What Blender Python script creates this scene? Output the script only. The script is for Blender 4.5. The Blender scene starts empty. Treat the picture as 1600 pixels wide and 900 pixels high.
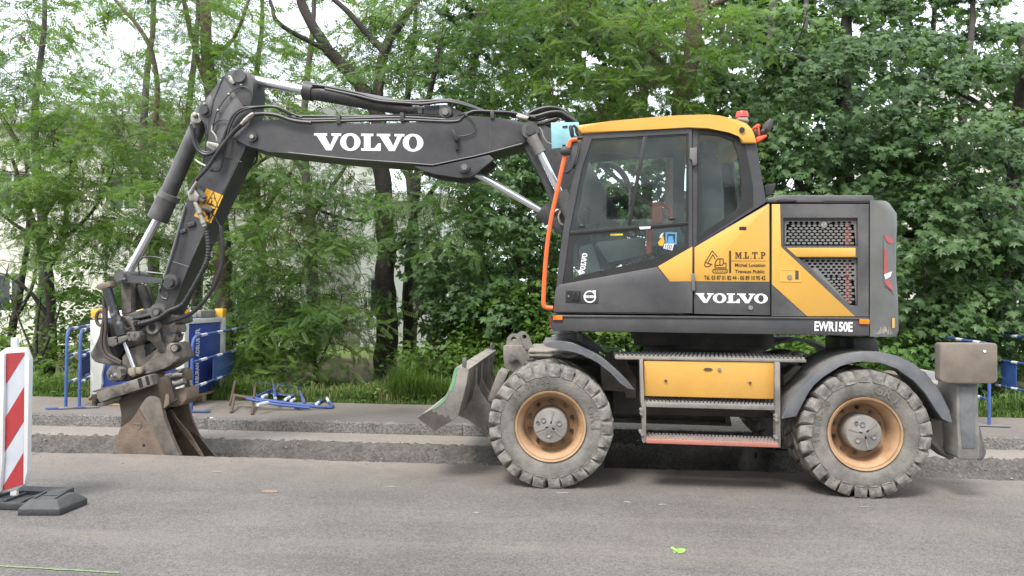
import bpy, bmesh, math, random
import numpy as np
from mathutils import Vector, Matrix
from mathutils.geometry import tessellate_polygon

PI = math.pi
rnd = random.Random(11)
nrg = np.random.default_rng(5)
scene = bpy.context.scene
COL = scene.collection

# ------------------------------------------------------------------ camera
F_PX = 1160.0
CAM = Vector((0.0, 0.0, 1.62))
yaw, pitch, roll = math.radians(4.5), math.atan(15.0 / F_PX), math.radians(0.6)
fw = Vector((-math.sin(yaw) * math.cos(pitch), math.cos(yaw) * math.cos(pitch), math.sin(pitch)))
rt0 = Vector((math.cos(yaw), math.sin(yaw), 0.0))
up0 = rt0.cross(fw)
rt = rt0 * math.cos(roll) + up0 * math.sin(roll)
up = up0 * math.cos(roll) - rt0 * math.sin(roll)
cam_d = bpy.data.cameras.new("camera")
cam_d.sensor_width = 36.0
cam_d.lens = F_PX / 1600.0 * 36.0
cam_d.clip_start = 0.05
cam_d.clip_end = 2000.0
cam = bpy.data.objects.new("camera", cam_d)
COL.objects.link(cam)
cam.matrix_world = Matrix(((rt.x, up.x, -fw.x, CAM.x), (rt.y, up.y, -fw.y, CAM.y), (rt.z, up.z, -fw.z, CAM.z), (0, 0, 0, 1)))
scene.camera = cam

# ------------------------------------------------------------------ sky, sun, exposure
SUN_EL, SUN_AZ = math.radians(55), math.radians(205)      # azimuth from +Y clockwise: sun behind the camera, to its left
world = bpy.data.worlds.new("World")
scene.world = world
world.use_nodes = True
wt = world.node_tree
wt.nodes.clear()
w_out = wt.nodes.new("ShaderNodeOutputWorld")
w_bg = wt.nodes.new("ShaderNodeBackground")
w_sky = wt.nodes.new("ShaderNodeTexSky")
w_sky.sky_type = 'NISHITA'
w_sky.sun_disc = False
w_sky.sun_elevation = SUN_EL
w_sky.sun_rotation = SUN_AZ
w_sky.air_density = 1.0
w_sky.dust_density = 4.0
w_mix = wt.nodes.new("ShaderNodeMix")
w_mix.data_type = 'RGBA'
w_mix.inputs[0].default_value = 0.82                       # bright overcast veil over the blue
w_mix.inputs[7].default_value = (9.3, 9.9, 10.8, 1)
wt.links.new(w_sky.outputs[0], w_mix.inputs[6])
wt.links.new(w_mix.outputs[2], w_bg.inputs[0])
w_bg.inputs[1].default_value = 0.10
wt.links.new(w_bg.outputs[0], w_out.inputs[0])
sun_d = bpy.data.lights.new("sun", 'SUN')
sun_d.energy = 1.5
sun_d.angle = math.radians(16)
sun_d.color = (1.0, 0.97, 0.93)
sun = bpy.data.objects.new("sun", sun_d)
COL.objects.link(sun)
sdir = Vector((math.sin(SUN_AZ) * math.cos(SUN_EL), math.cos(SUN_AZ) * math.cos(SUN_EL), math.sin(SUN_EL)))
sun.rotation_euler = sdir.to_track_quat('Z', 'Y').to_euler()
sun.location = sdir * 60
scene.view_settings.view_transform = 'Standard'
scene.view_settings.look = 'None'
scene.view_settings.exposure = 1.32
scene.view_settings.gamma = 1.0
scene.view_settings.use_curve_mapping = False
scene.render.engine = 'CYCLES'
scene.cycles.use_denoising = True
scene.cycles.max_bounces = 8
scene.cycles.transparent_max_bounces = 16


# ------------------------------------------------------------------ photo pixel -> place in the world
def ray(px, py):
    return fw * F_PX + rt * (px - 800.0) + up * (450.0 - py)


def at(px, py, Y):
    """the point of the plane y = Y seen at a pixel of the 1600 x 900 photograph"""
    d = ray(px, py)
    return CAM + d * ((Y - CAM.y) / d.y)


def atz(px, py, Z=0.0):
    d = ray(px, py)
    return CAM + d * ((Z - CAM.z) / d.z)


def mpp(px, py, Y):
    """metres per photo pixel at that place"""
    p = at(px, py, Y)
    return (p - CAM).dot(fw) / F_PX


# ------------------------------------------------------------------ mesh helpers
class MB:
    def __init__(self):
        self.bm = bmesh.new()

    def _bev(self, verts, off, seg=2):
        if off > 0:
            es = list({e for v in verts for e in v.link_edges})
            bmesh.ops.bevel(self.bm, geom=es, offset=off, segments=seg, affect='EDGES', clamp_overlap=True, profile=0.5)

    def prism(self, xz, y0, y1, bev=0.0, holes=()):
        """outline in the x-z plane, from y0 to y1"""
        bm = self.bm
        if not holes:
            a = [bm.verts.new((p[0], y0, p[1])) for p in xz]
            b = [bm.verts.new((p[0], y1, p[1])) for p in xz]
            n = len(xz)
            bm.faces.new(a)
            bm.faces.new(b[::-1])
            for i in range(n):
                bm.faces.new((a[i], b[i], b[(i + 1) % n], a[(i + 1) % n]))
            self._bev(a + b, bev)
            return a + b
        loops = [list(xz)] + [list(h) for h in holes]
        flat = [p for l in loops for p in l]
        tris = tessellate_polygon([[Vector((p[0], p[1], 0)) for p in l] for l in loops])
        a = [bm.verts.new((p[0], y0, p[1])) for p in flat]
        b = [bm.verts.new((p[0], y1, p[1])) for p in flat]
        for t in tris:
            try:
                bm.faces.new([a[i] for i in t])
                bm.faces.new([b[i] for i in t][::-1])
            except ValueError:
                pass
        k = 0
        for l in loops:
            n = len(l)
            for i in range(n):
                j = (i + 1) % n
                bm.faces.new((a[k + i], b[k + i], b[k + j], a[k + j]))
            k += n
        return a + b

    def pp(self, px, y0, y1, bev=0.0, holes=()):
        """outline traced in photo pixels on the plane y = y0"""
        c = lambda L: [(p.x, p.z) for p in (at(u, v, y0) for u, v in L)]
        return self.prism(c(px), y0, y1, bev, [c(h) for h in holes])

    def box(self, x0, x1, y0, y1, z0, z1, bev=0.0):
        return self.prism([(x0, z0), (x1, z0), (x1, z1), (x0, z1)], y0, y1, bev)

    def obox(self, c, ax, ay, az, bev=0.0):
        """oriented box: centre and three half-axis vectors"""
        c, ax, ay, az = Vector(c), Vector(ax), Vector(ay), Vector(az)
        vs = [self.bm.verts.new(c + ax * i + ay * j + az * k) for i in (-1, 1) for j in (-1, 1) for k in (-1, 1)]
        for f in ((0, 1, 3, 2), (4, 6, 7, 5), (0, 4, 5, 1), (2, 3, 7, 6), (0, 2, 6, 4), (1, 5, 7, 3)):
            self.bm.faces.new([vs[i] for i in f])
        self._bev(vs, bev)
        return vs

    def tube(self, pts, r, seg=8, smooth=0, r1=None, caps=True, radii=None):
        pts = [Vector(p) for p in pts]
        if smooth and len(pts) > 2:
            pts = catmull(pts, smooth)
        n = len(pts)
        rings = []
        prev = None
        for i, p in enumerate(pts):
            t = (pts[min(i + 1, n - 1)] - pts[max(i - 1, 0)])
            if t.length < 1e-9:
                t = Vector((0, 0, 1))
            t.normalize()
            if prev is None:
                ref = Vector((0, 0, 1)) if abs(t.z) < 0.9 else Vector((1, 0, 0))
                u = t.cross(ref).normalized()
            else:
                u = prev - t * prev.dot(t)
                if u.length < 1e-6:
                    u = t.orthogonal()
                u.normalize()
            prev = u
            w = t.cross(u)
            f = i / max(n - 1, 1)
            rr = radii[i] if radii and len(radii) == n else (r if r1 is None else r + (r1 - r) * f)
            rings.append([self.bm.verts.new(p + (u * math.cos(2 * PI * k / seg) + w * math.sin(2 * PI * k / seg)) * rr) for k in range(seg)])
        for a, b in zip(rings, rings[1:]):
            for k in range(seg):
                self.bm.faces.new((a[k], a[(k + 1) % seg], b[(k + 1) % seg], b[k]))
        if caps:
            self.bm.faces.new(rings[0][::-1])
            self.bm.faces.new(rings[-1])

    def cyl(self, p0, p1, r, seg=18, r1=None):
        self.tube([p0, p1], r, seg, r1=r1)

    def ycyl(self, px, py, rpx, y0, y1, seg=20, r1px=None):
        """round boss or pin, axis across the machine, centre and radius in photo pixels"""
        p = at(px, py, y0)
        m = mpp(px, py, y0)
        self.cyl((p.x, y0, p.z), (p.x, y1, p.z), rpx * m, seg, None if r1px is None else r1px * m)

    def lathe(self, prof, o=(0, 0, 0), seg=32, close=False):
        """profile of (radius, y) turned about the y axis through o"""
        o = Vector(o)
        rings = []
        for r, y in prof:
            rings.append([self.bm.verts.new(o + Vector((r * math.cos(2 * PI * k / seg), y, r * math.sin(2 * PI * k / seg)))) for k in range(seg)])
        for a, b in zip(rings, rings[1:]):
            for k in range(seg):
                self.bm.faces.new((a[k], a[(k + 1) % seg], b[(k + 1) % seg], b[k]))
        if close:
            a, b = rings[-1], rings[0]
            for k in range(seg):
                self.bm.faces.new((a[k], a[(k + 1) % seg], b[(k + 1) % seg], b[k]))

    def ball(self, c, r, seg=10, sq=(1, 1, 1)):
        m = Matrix.Translation(Vector(c)) @ Matrix.Diagonal((r * sq[0], r * sq[1], r * sq[2], 1))
        bmesh.ops.create_uvsphere(self.bm, u_segments=seg, v_segments=max(6, seg // 2 + 2), radius=1.0, matrix=m)

    def face(self, pts):
        self.bm.faces.new([self.bm.verts.new(Vector(p)) for p in pts])

    def sheet(self, rows):
        """grid of points"""
        vs = [[self.bm.verts.new(Vector(p)) for p in r] for r in rows]
        for a, b in zip(vs, vs[1:]):
            for i in range(len(a) - 1):
                self.bm.faces.new((a[i], a[i + 1], b[i + 1], b[i]))


def catmull(pts, k):
    out = []
    n = len(pts)
    for i in range(n - 1):
        p0, p1, p2, p3 = pts[max(i - 1, 0)], pts[i], pts[i + 1], pts[min(i + 2, n - 1)]
        for j in range(k):
            t = j / k
            out.append(0.5 * ((2 * p1) + (p2 - p0) * t + (2 * p0 - 5 * p1 + 4 * p2 - p3) * t * t + (3 * p1 - p0 - 3 * p2 + p3) * t ** 3))
    out.append(pts[-1])
    return out


WLOC = {}


def wl(o):
    return WLOC.get(o.name, Vector((0, 0, 0))) if o else Vector((0, 0, 0))


def obj(name, mb, mat, parent=None, origin=None, ang=35, label=None, kind=None, flat=False):
    """link what a helper holds (world coordinates) as ONE mesh object"""
    bm = mb.bm
    bmesh.ops.recalc_face_normals(bm, faces=bm.faces)
    me = bpy.data.meshes.new(name)
    org = Vector(origin) if origin is not None else (wl(parent) if parent else Vector((0, 0, 0)))
    bmesh.ops.translate(bm, verts=bm.verts, vec=-org)
    bm.to_mesh(me)
    bm.free()
    if not flat:
        me.polygons.foreach_set("use_smooth", [True] * len(me.polygons))
        me.set_sharp_from_angle(angle=math.radians(ang))
    me.materials.append(mat)
    o = bpy.data.objects.new(name, me)
    COL.objects.link(o)
    WLOC[o.name] = org
    o.location = org - wl(parent)
    if parent:
        o.parent = parent
    if label:
        o['label'] = label
    if kind:
        o['kind'] = kind
    return o


def tag(o, label, cat, group=None):
    o['label'] = label
    o['category'] = cat
    if group:
        o['group'] = group
    return o


def thing(name, label, cat, loc, group=None):
    o = bpy.data.objects.new(name, None)
    o.empty_display_size = 0.2
    COL.objects.link(o)
    o.location = Vector(loc)
    WLOC[o.name] = Vector(loc)
    return tag(o, label, cat, group)


def struct(name, mb, mat, parent=None, ang=35, flat=False):
    o = obj(name, mb, mat, parent, ang=ang, flat=flat)
    if not parent:
        o['kind'] = 'structure'
    return o


def copy_tree(o, parent=None):
    c = o.copy()
    COL.objects.link(c)
    if parent is not None:
        c.parent = parent
    for ch in o.children:
        copy_tree(ch, c)
    return c


# ------------------------------------------------------------------ materials
def srgb(r, g, b):
    f = lambda c: (c / 255.0 / 12.92) if c / 255.0 <= 0.04045 else ((c / 255.0 + 0.055) / 1.055) ** 2.4
    return (f(r), f(g), f(b))


DUST = (0.27, 0.245, 0.21)


def M(name, col, rough=0.5, metal=0.0, var=0.12, scale=5.0, dust=0.0, dustcol=DUST, dscale=3.0, bump=0.0, bscale=60.0, spec=0.5, updust=True, col2=None, split=(0.4, 0.62), coat=0.0, wear=0.0, edge=0.0):
    m = bpy.data.materials.new(name)
    m.use_nodes = True
    nt = m.node_tree
    N, L = nt.nodes.new, nt.links.new
    bs = nt.nodes["Principled BSDF"]
    tc = N("ShaderNodeTexCoord")
    n1 = N("ShaderNodeTexNoise")
    n1.inputs["Scale"].default_value = scale
    n1.inputs["Detail"].default_value = 8
    n1.inputs["Roughness"].default_value = 0.65
    L(tc.outputs["Object"], n1.inputs["Vector"])
    rp = N("ShaderNodeValToRGB")
    c2 = col2 or tuple(c * (1 + var) for c in col)
    c1 = tuple(c * (1 - var) for c in col) if col2 is None else col
    rp.color_ramp.elements[0].position, rp.color_ramp.elements[1].position = split if col2 else (0.3, 0.7)
    rp.color_ramp.elements[0].color = (*c1, 1)
    rp.color_ramp.elements[1].color = (*c2, 1)
    L(n1.outputs["Fac"], rp.inputs["Fac"])
    cur = rp.outputs["Color"]
    rough_out = None
    if wear > 0:
        # scuffs: thin pale scratches and rubbed spots
        mpn = N("ShaderNodeMapping")
        mpn.inputs["Scale"].default_value = (1.0, 1.0, 2.6)
        mpn.inputs["Rotation"].default_value = (0, 0.35, 0)
        L(tc.outputs["Object"], mpn.inputs["Vector"])
        nw = N("ShaderNodeTexNoise")
        nw.inputs["Scale"].default_value = 9
        nw.inputs["Detail"].default_value = 14
        nw.inputs["Roughness"].default_value = 0.78
        L(mpn.outputs[0], nw.inputs["Vector"])
        rw = N("ShaderNodeMapRange")
        rw.inputs["From Min"].default_value = 0.58
        rw.inputs["From Max"].default_value = 0.70
        rw.inputs["To Max"].default_value = wear
        L(nw.outputs["Fac"], rw.inputs["Value"])
        mw = N("ShaderNodeMix")
        mw.data_type = 'RGBA'
        L(rw.outputs["Result"], mw.inputs[0])
        L(cur, mw.inputs[6])
        mw.inputs[7].default_value = (*[min(1, c * 1.6 + .10) for c in col], 1)
        cur = mw.outputs[2]
    if dust > 0:
        n2 = N("ShaderNodeTexNoise")
        n2.inputs["Scale"].default_value = dscale
        n2.inputs["Detail"].default_value = 10
        n2.inputs["Roughness"].default_value = 0.7
        L(tc.outputs["Object"], n2.inputs["Vector"])
        r2 = N("ShaderNodeMapRange")
        r2.inputs["From Min"].default_value = 0.40
        r2.inputs["From Max"].default_value = 0.60
        r2.inputs["To Min"].default_value = dust * 0.35
        r2.inputs["To Max"].default_value = dust
        L(n2.outputs["Fac"], r2.inputs["Value"])
        fac = r2.outputs["Result"]
        if updust:
            ge = N("ShaderNodeNewGeometry")
            sx = N("ShaderNodeSeparateXYZ")
            L(ge.outputs["Normal"], sx.inputs[0])
            mr = N("ShaderNodeMapRange")
            mr.inputs["From Min"].default_value = 0.1
            mr.inputs["From Max"].default_value = 0.9
            mr.inputs["To Min"].default_value = 1.0
            mr.inputs["To Max"].default_value = 1.8
            L(sx.outputs["Z"], mr.inputs["Value"])
            mu = N("ShaderNodeMath")
            mu.operation = 'MULTIPLY'
            mu.use_clamp = True
            L(fac, mu.inputs[0])
            L(mr.outputs["Result"], mu.inputs[1])
            fac = mu.outputs[0]
        mx = N("ShaderNodeMix")
        mx.data_type = 'RGBA'
        L(fac, mx.inputs[0])
        L(cur, mx.inputs[6])
        mx.inputs[7].default_value = (*dustcol, 1)
        cur = mx.outputs[2]
        rr = N("ShaderNodeMapRange")
        rr.inputs["To Min"].default_value = rough
        rr.inputs["To Max"].default_value = 0.95
        L(fac, rr.inputs["Value"])
        rough_out = rr.outputs["Result"]
    if edge > 0:
        # rubbed, bare edges
        gp = N("ShaderNodeNewGeometry")
        ep = N("ShaderNodeMapRange")
        ep.inputs["From Min"].default_value = 0.52
        ep.inputs["From Max"].default_value = 0.60
        ep.inputs["To Max"].default_value = edge
        L(gp.outputs["Pointiness"], ep.inputs["Value"])
        em = N("ShaderNodeMath")
        em.operation = 'MULTIPLY'
        em.use_clamp = True
        L(ep.outputs["Result"], em.inputs[0])
        en = N("ShaderNodeMapRange")
        en.inputs["From Min"].default_value = 0.38
        en.inputs["From Max"].default_value = 0.58
        L(n1.outputs["Fac"], en.inputs["Value"])
        L(en.outputs["Result"], em.inputs[1])
        ex_ = N("ShaderNodeMix")
        ex_.data_type = 'RGBA'
        L(em.outputs[0], ex_.inputs[0])
        L(cur, ex_.inputs[6])
        ex_.inputs[7].default_value = (0.30, 0.28, 0.25, 1)
        cur = ex_.outputs[2]
    L(cur, bs.inputs["Base Color"])
    if rough_out is None:
        ra = N("ShaderNodeMapRange")
        ra.inputs["To Min"].default_value = max(rough - 0.07, 0.02)
        ra.inputs["To Max"].default_value = min(rough + 0.07, 1.0)
        L(n1.outputs["Fac"], ra.inputs["Value"])
        rough_out = ra.outputs["Result"]
    L(rough_out, bs.inputs["Roughness"])
    bs.inputs["Metallic"].default_value = metal
    bs.inputs["Specular IOR Level"].default_value = spec
    bs.inputs["Coat Weight"].default_value = coat
    bs.inputs["Coat Roughness"].default_value = 0.15
    if bump > 0:
        n3 = N("ShaderNodeTexNoise")
        n3.inputs["Scale"].default_value = bscale
        n3.inputs["Detail"].default_value = 8
        L(tc.outputs["Object"], n3.inputs["Vector"])
        bp = N("ShaderNodeBump")
        bp.inputs["Strength"].default_value = bump
        bp.inputs["Distance"].default_value = 0.02
        L(n3.outputs["Fac"], bp.inputs["Height"])
        L(bp.outputs["Normal"], bs.inputs["Normal"])
    return m


def glass_mat(name, tint, gloss=0.10):
    m = bpy.data.materials.new(name)
    m.use_nodes = True
    nt = m.node_tree
    nt.nodes.clear()
    N, L = nt.nodes.new, nt.links.new
    out = N("ShaderNodeOutputMaterial")
    tr = N("ShaderNodeBsdfTransparent")
    tr.inputs[0].default_value = (*tint, 1)
    gl = N("ShaderNodeBsdfGlossy")
    gl.inputs["Roughness"].default_value = 0.02
    gl.inputs["Color"].default_value = (0.9, 0.95, 0.95, 1)
    df = N("ShaderNodeBsdfDiffuse")
    df.inputs["Color"].default_value = (0.30, 0.30, 0.27, 1)
    fr = N("ShaderNodeFresnel")
    fr.inputs["IOR"].default_value = 1.5
    ad = N("ShaderNodeMath")
    ad.operation = 'ADD'
    ad.use_clamp = True
    ad.inputs[1].default_value = gloss
    L(fr.outputs[0], ad.inputs[0])
    mx = N("ShaderNodeMixShader")
    L(ad.outputs[0], mx.inputs[0])
    L(tr.outputs[0], mx.inputs[1])
    L(gl.outputs[0], mx.inputs[2])
    tc = N("ShaderNodeTexCoord")
    nz = N("ShaderNodeTexNoise")
    nz.inputs["Scale"].default_value = 4
    nz.inputs["Detail"].default_value = 6
    L(tc.outputs["Object"], nz.inputs["Vector"])
    mr = N("ShaderNodeMapRange")
    mr.inputs["From Min"].default_value = 0.4
    mr.inputs["From Max"].default_value = 0.75
    mr.inputs["To Max"].default_value = 0.12
    L(nz.outputs["Fac"], mr.inputs["Value"])
    m2 = N("ShaderNodeMixShader")
    L(mr.outputs["Result"], m2.inputs[0])
    L(mx.outputs[0], m2.inputs[1])
    L(df.outputs[0], m2.inputs[2])
    L(m2.outputs[0], out.inputs[0])
    return m


GREY = M("grey_paint", (0.055, 0.055, 0.059), 0.36, var=0.12, scale=2.0, dust=0.13, dscale=2.5, wear=.30, bump=.03, bscale=6, edge=0.2)
BOOMG = M("boom_grey_paint", (0.042, 0.042, 0.045), 0.36, var=0.14, scale=2.0, dust=0.09, dscale=2.2, wear=.28, bump=.03, bscale=6, edge=0.25)
CWG = M("counterweight_grey", (0.105, 0.110, 0.104), 0.45, var=0.12, scale=3.0, dust=0.20, dscale=3.0)
DARKG = M("dark_trim", (0.030, 0.030, 0.032), 0.45, var=0.1, scale=4, dust=0.12)
BLACK = M("black_rubber", (0.012, 0.012, 0.013), 0.5, var=0.2, scale=8, dust=0.05)
VOID = M("dark_interior", (0.012, 0.012, 0.012), 0.8, var=0.2)
UNDER = M("chassis_black", (0.018, 0.017, 0.016), 0.6, var=0.2, dust=0.25, dscale=3)
YELLOW = M("yellow_paint", (0.69, 0.375, 0.060), 0.36, var=0.06, scale=2.0, dust=0.12, dustcol=(0.55, 0.38, 0.2), coat=0.2, wear=.15)
YELDUST = M("dusty_yellow_paint", (0.61, 0.315, 0.050), 0.5, wear=.25, var=0.10, scale=3.0, dust=0.22, dustcol=(0.50, 0.33, 0.15), dscale=4)
WHITE = M("white_lettering", (0.82, 0.82, 0.80), 0.5, var=0.04)
BROWNINK = M("brown_lettering", (0.050, 0.022, 0.008), 0.6, var=0.1)
CHROME = M("chrome_rod", (0.78, 0.79, 0.81), 0.24, metal=0.9, var=0.04)
STEEL = M("worn_steel", (0.16, 0.155, 0.15), 0.5, metal=0.6, var=0.3, scale=12, dust=0.3)
FITTING = M("zinc_fitting", (0.38, 0.36, 0.31), 0.4, metal=0.7, var=0.3, scale=20, dust=0.2)
DIRTY = M("muddy_dark_steel", (0.024, 0.022, 0.020), 0.5, var=0.4, scale=7, dust=0.24, dustcol=(0.17, 0.135, 0.10), dscale=9, bump=0.25, bscale=30, edge=0.6)
DUSTY = M("dusty_grey_steel", (0.09, 0.085, 0.08), 0.6, var=0.2, scale=5, dust=0.80, dustcol=(0.30, 0.265, 0.22), dscale=3.5, bump=0.15, bscale=30, edge=0.4)
BLADEM = M("dusty_blade_steel", (0.10, 0.092, 0.085), 0.6, var=0.25, scale=5, dust=0.78, dustcol=(0.31, 0.275, 0.23), dscale=4.5, bump=0.15, bscale=40, edge=0.4)
HITCH = M("pale_muddy_steel", (0.055, 0.049, 0.043), 0.5, var=0.4, scale=7, dust=0.55, dustcol=(0.235, 0.195, 0.15), dscale=7, bump=0.25, bscale=30, edge=0.6)
RUSTB = M("rusty_bucket_steel", (0.058, 0.042, 0.032), 0.6, scale=3.2, col2=(0.150, 0.092, 0.058), split=(.38, .60), dust=0.58, dustcol=(0.25, 0.185, 0.135), dscale=6, bump=0.25, bscale=35, updust=False, edge=0.4)
RUSTG = M("scraped_bucket_steel", (0.072, 0.067, 0.062), 0.5, scale=4, col2=(0.135, 0.11, 0.088), split=(.40, .62), dust=0.50, dustcol=(0.25, 0.195, 0.145), dscale=6, bump=0.2, bscale=40, updust=False, edge=0.5)
RUSTD = M("earthy_dark_steel", (0.030, 0.025, 0.021), 0.75, var=0.3, scale=5, dust=0.35, dustcol=(0.13, 0.085, 0.05), dscale=4, bump=0.25, bscale=30, updust=False)
ORANGE = M("orange_rail_paint", (0.80, 0.13, 0.025), 0.4, var=0.06, dust=0.05)
AMBER = M("amber_lens", (0.90, 0.20, 0.012), 0.25, var=0.05)
REDL = M("red_lens", (0.42, 0.04, 0.04), 0.25, var=0.08, dust=0.25, dustcol=(.4, .25, .24))
REDP = M("faded_red_paint", (0.42, 0.13, 0.085), 0.6, var=0.15, dust=0.35, dustcol=(0.40, 0.25, 0.2))
HOSE = M("hydraulic_hose", (0.016, 0.016, 0.017), 0.42, var=0.2, scale=12, dust=0.06)
TYREM = M("dusty_tyre_rubber", (0.060, 0.056, 0.050), 0.8, var=0.25, scale=4, dust=0.92, dustcol=(0.245, 0.226, 0.196), dscale=3.6, wear=.2, bump=0.25, bscale=45, updust=False)
LUGM = M("scuffed_tread_rubber", (0.030, 0.029, 0.028), 0.65, var=0.3, scale=7, dust=0.98, dustcol=(0.265, 0.245, 0.213), dscale=10, bump=0.35, bscale=35, updust=False, edge=0.25)
RIMM = M("dusty_tan_rim", (0.36, 0.185, 0.075), 0.45, var=0.22, scale=4, dust=0.66, dustcol=(0.47, 0.325, 0.205), dscale=4, updust=False)
HUBM = M("grey_hub_cap", (0.20, 0.19, 0.18), 0.55, var=0.2, scale=8, dust=0.4, dustcol=(0.30, 0.26, 0.21), bump=0.2, bscale=30)
FENDER = M("plastic_fender", (0.070, 0.082, 0.100), 0.38, var=0.15, scale=4, dust=0.34, dscale=3.5, wear=.35, edge=0.4)
TREAD = M("galvanised_tread", (0.27, 0.265, 0.255), 0.5, metal=0.3, var=0.25, scale=12, dust=0.3)
GLASS = glass_mat("cab_glass", (0.78, 0.91, 0.85), 0.10)
GLASSD = glass_mat("dark_cab_glass", (0.78, 0.90, 0.85), 0.09)
BLUEF = M("pale_blue_film", (0.27, 0.52, 0.58), 0.3, var=0.15, scale=8, bump=0.1, bscale=30)
BLUE = M("blue_barrier_paint", (0.028, 0.085, 0.31), 0.4, var=0.2, scale=6, dust=0.14)
BANDW = M("white_reflective_band", (0.72, 0.73, 0.74), 0.45, var=0.1, dust=0.1)
GALV = M("galvanised_foot", (0.24, 0.24, 0.25), 0.5, metal=0.4, var=0.2, dust=0.2)
RUSTT = M("rusty_tube", (0.11, 0.075, 0.055), 0.7, var=0.35, scale=15)
CABBLUE = M("cabinet_blue", (0.018, 0.050, 0.26), 0.4, var=0.12, scale=3, dust=0.08)
CABWHITE = M("cabinet_white", (0.66, 0.66, 0.60), 0.45, var=0.08, scale=4, dust=0.12)
CABYEL = M("cabinet_yellow", (0.75, 0.42, 0.03), 0.4, var=0.08, dust=0.1)
WOODM = M("pallet_wood", (0.30, 0.22, 0.13), 0.8, var=0.3, scale=9, bump=0.3, bscale=60)
SEATM = M("seat_fabric", (0.07, 0.075, 0.08), 0.85, var=0.2, scale=12)
CONSOLE = M("console_plastic", (0.24, 0.25, 0.25), 0.55, var=0.15)
CHAIRRED = M("red_console", (0.62, 0.10, 0.05), 0.5, var=0.1)


# ------------------------------------------------------------------ lettering
def _mapmesh(mb, flatverts, faces, o, r, u, Y, w, h):
    """flat glyphs (0..w, 0..h) laid on the plane y = Y between three photo points: lower left, lower right, upper left"""
    P0, P1, P2 = at(*o, Y), at(*r, Y), at(*u, Y)
    ex, ey = (P1 - P0) / w, (P2 - P0) / h
    vs = [mb.bm.verts.new(P0 + ex * x + ey * y) for x, y in flatverts]
    for f in faces:
        try:
            mb.bm.faces.new([vs[i] for i in f])
        except ValueError:
            pass


def ell(cx, cy, rx, ry, n=28):
    return [(cx + rx * math.cos(2 * PI * i / n), cy + ry * math.sin(2 * PI * i / n)) for i in range(n)]


GV = [(0, 1), (0.85, 1), (0.85, .86), (0.72, .86), (1.04, .28), (1.30, .86), (1.12, .86), (1.12, 1), (1.75, 1), (1.75, .86), (1.60, .86), (1.13, 0), (0.78, 0), (0.17, .86), (0, .86)]
GL = [(0, 1), (0.78, 1), (.78, .86), (.60, .86), (.60, .15), (.84, .15), (1.09, .44), (1.25, .44), (1.25, 0), (0, 0), (0, .14), (.18, .14), (.18, .86), (0, .86)]
GM = [(0, 1), (.34, 1), (.55, .45), (.76, 1), (1.1, 1), (1.1, .88), (1.0, .88), (1.0, .12), (1.1, .12), (1.1, 0), (.72, 0), (.72, .12), (.80, .12), (.80, .72), (.56, .06), (.48, .06), (.22, .74), (.22, .12), (.32, .12), (.32, 0), (0, 0), (0, .12), (.09, .12), (.09, .88), (0, .88)]
GT = [(0, 1), (.9, 1), (.9, .66), (.80, .66), (.72, .88), (.56, .88), (.56, .12), (.68, .12), (.68, 0), (.22, 0), (.22, .12), (.34, .12), (.34, .88), (.18, .88), (.10, .66), (0, .66)]
GP = [(0, 1), (.5, 1), (.72, .95), (.82, .80), (.82, .64), (.72, .48), (.5, .42), (.33, .42), (.33, .12), (.45, .12), (.45, 0), (0, 0), (0, .12), (.11, .12), (.11, .88), (0, .88)]
GP_H = [(.33, .88), (.46, .88), (.57, .80), (.57, .62), (.46, .54), (.33, .54)]


def glyphs(items):
    """items: (outline, holes, x offset, x scale, y scale) -> flat vertices and triangles"""
    V, Fc = [], []
    for out, holes, dx, sx, sy in items:
        loops = [[(x * sx + dx, y * sy) for x, y in out]] + [[(x * sx + dx, y * sy) for x, y in h] for h in holes]
        k = len(V)
        for t in tessellate_polygon([[Vector((x, y, 0)) for x, y in l] for l in loops]):
            Fc.append([k + i for i in t])
        V += [p for l in loops for p in l]
    return V, Fc


def slab_word(o, r, u, Y, mat, parent):
    O = (ell(.65, .5, .65, .52), [ell(.65, .5, .27, .38)])
    V, Fc = glyphs([(GV, [], 0, 1, 1), (*O, 1.68, 1, 1), (GL, [], 3.02, 1, 1), (GV, [], 4.02, 1, 1), (*O, 5.66, 1, 1)])
    mb = MB()
    _mapmesh(mb, V, Fc, o, r, u, Y, 6.96, 1.0)
    return obj("lettering", mb, mat, parent, flat=True)


def font_word(text, o, r, u, Y, mat, parent, bold=0.0, name="lettering"):
    cu = bpy.data.curves.new("lettering", 'FONT')
    cu.body = text
    cu.offset = bold
    cu.resolution_u = 3
    to = bpy.data.objects.new("lettering_source", cu)
    COL.objects.link(to)
    dg = bpy.context.evaluated_depsgraph_get()
    me = bpy.data.meshes.new_from_object(to.evaluated_get(dg))
    bpy.data.objects.remove(to)
    bpy.data.curves.remove(cu)
    xs = [v.co.x for v in me.vertices]
    ys = [v.co.y for v in me.vertices]
    x0, y0 = min(xs), min(ys)
    mb = MB()
    _mapmesh(mb, [(v.co.x - x0, v.co.y - y0) for v in me.vertices], [list(p.vertices) for p in me.polygons], o, r, u, Y, max(xs) - x0, max(ys) - y0)
    bpy.data.meshes.remove(me)
    return obj(name, mb, mat, parent, flat=True)
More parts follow.
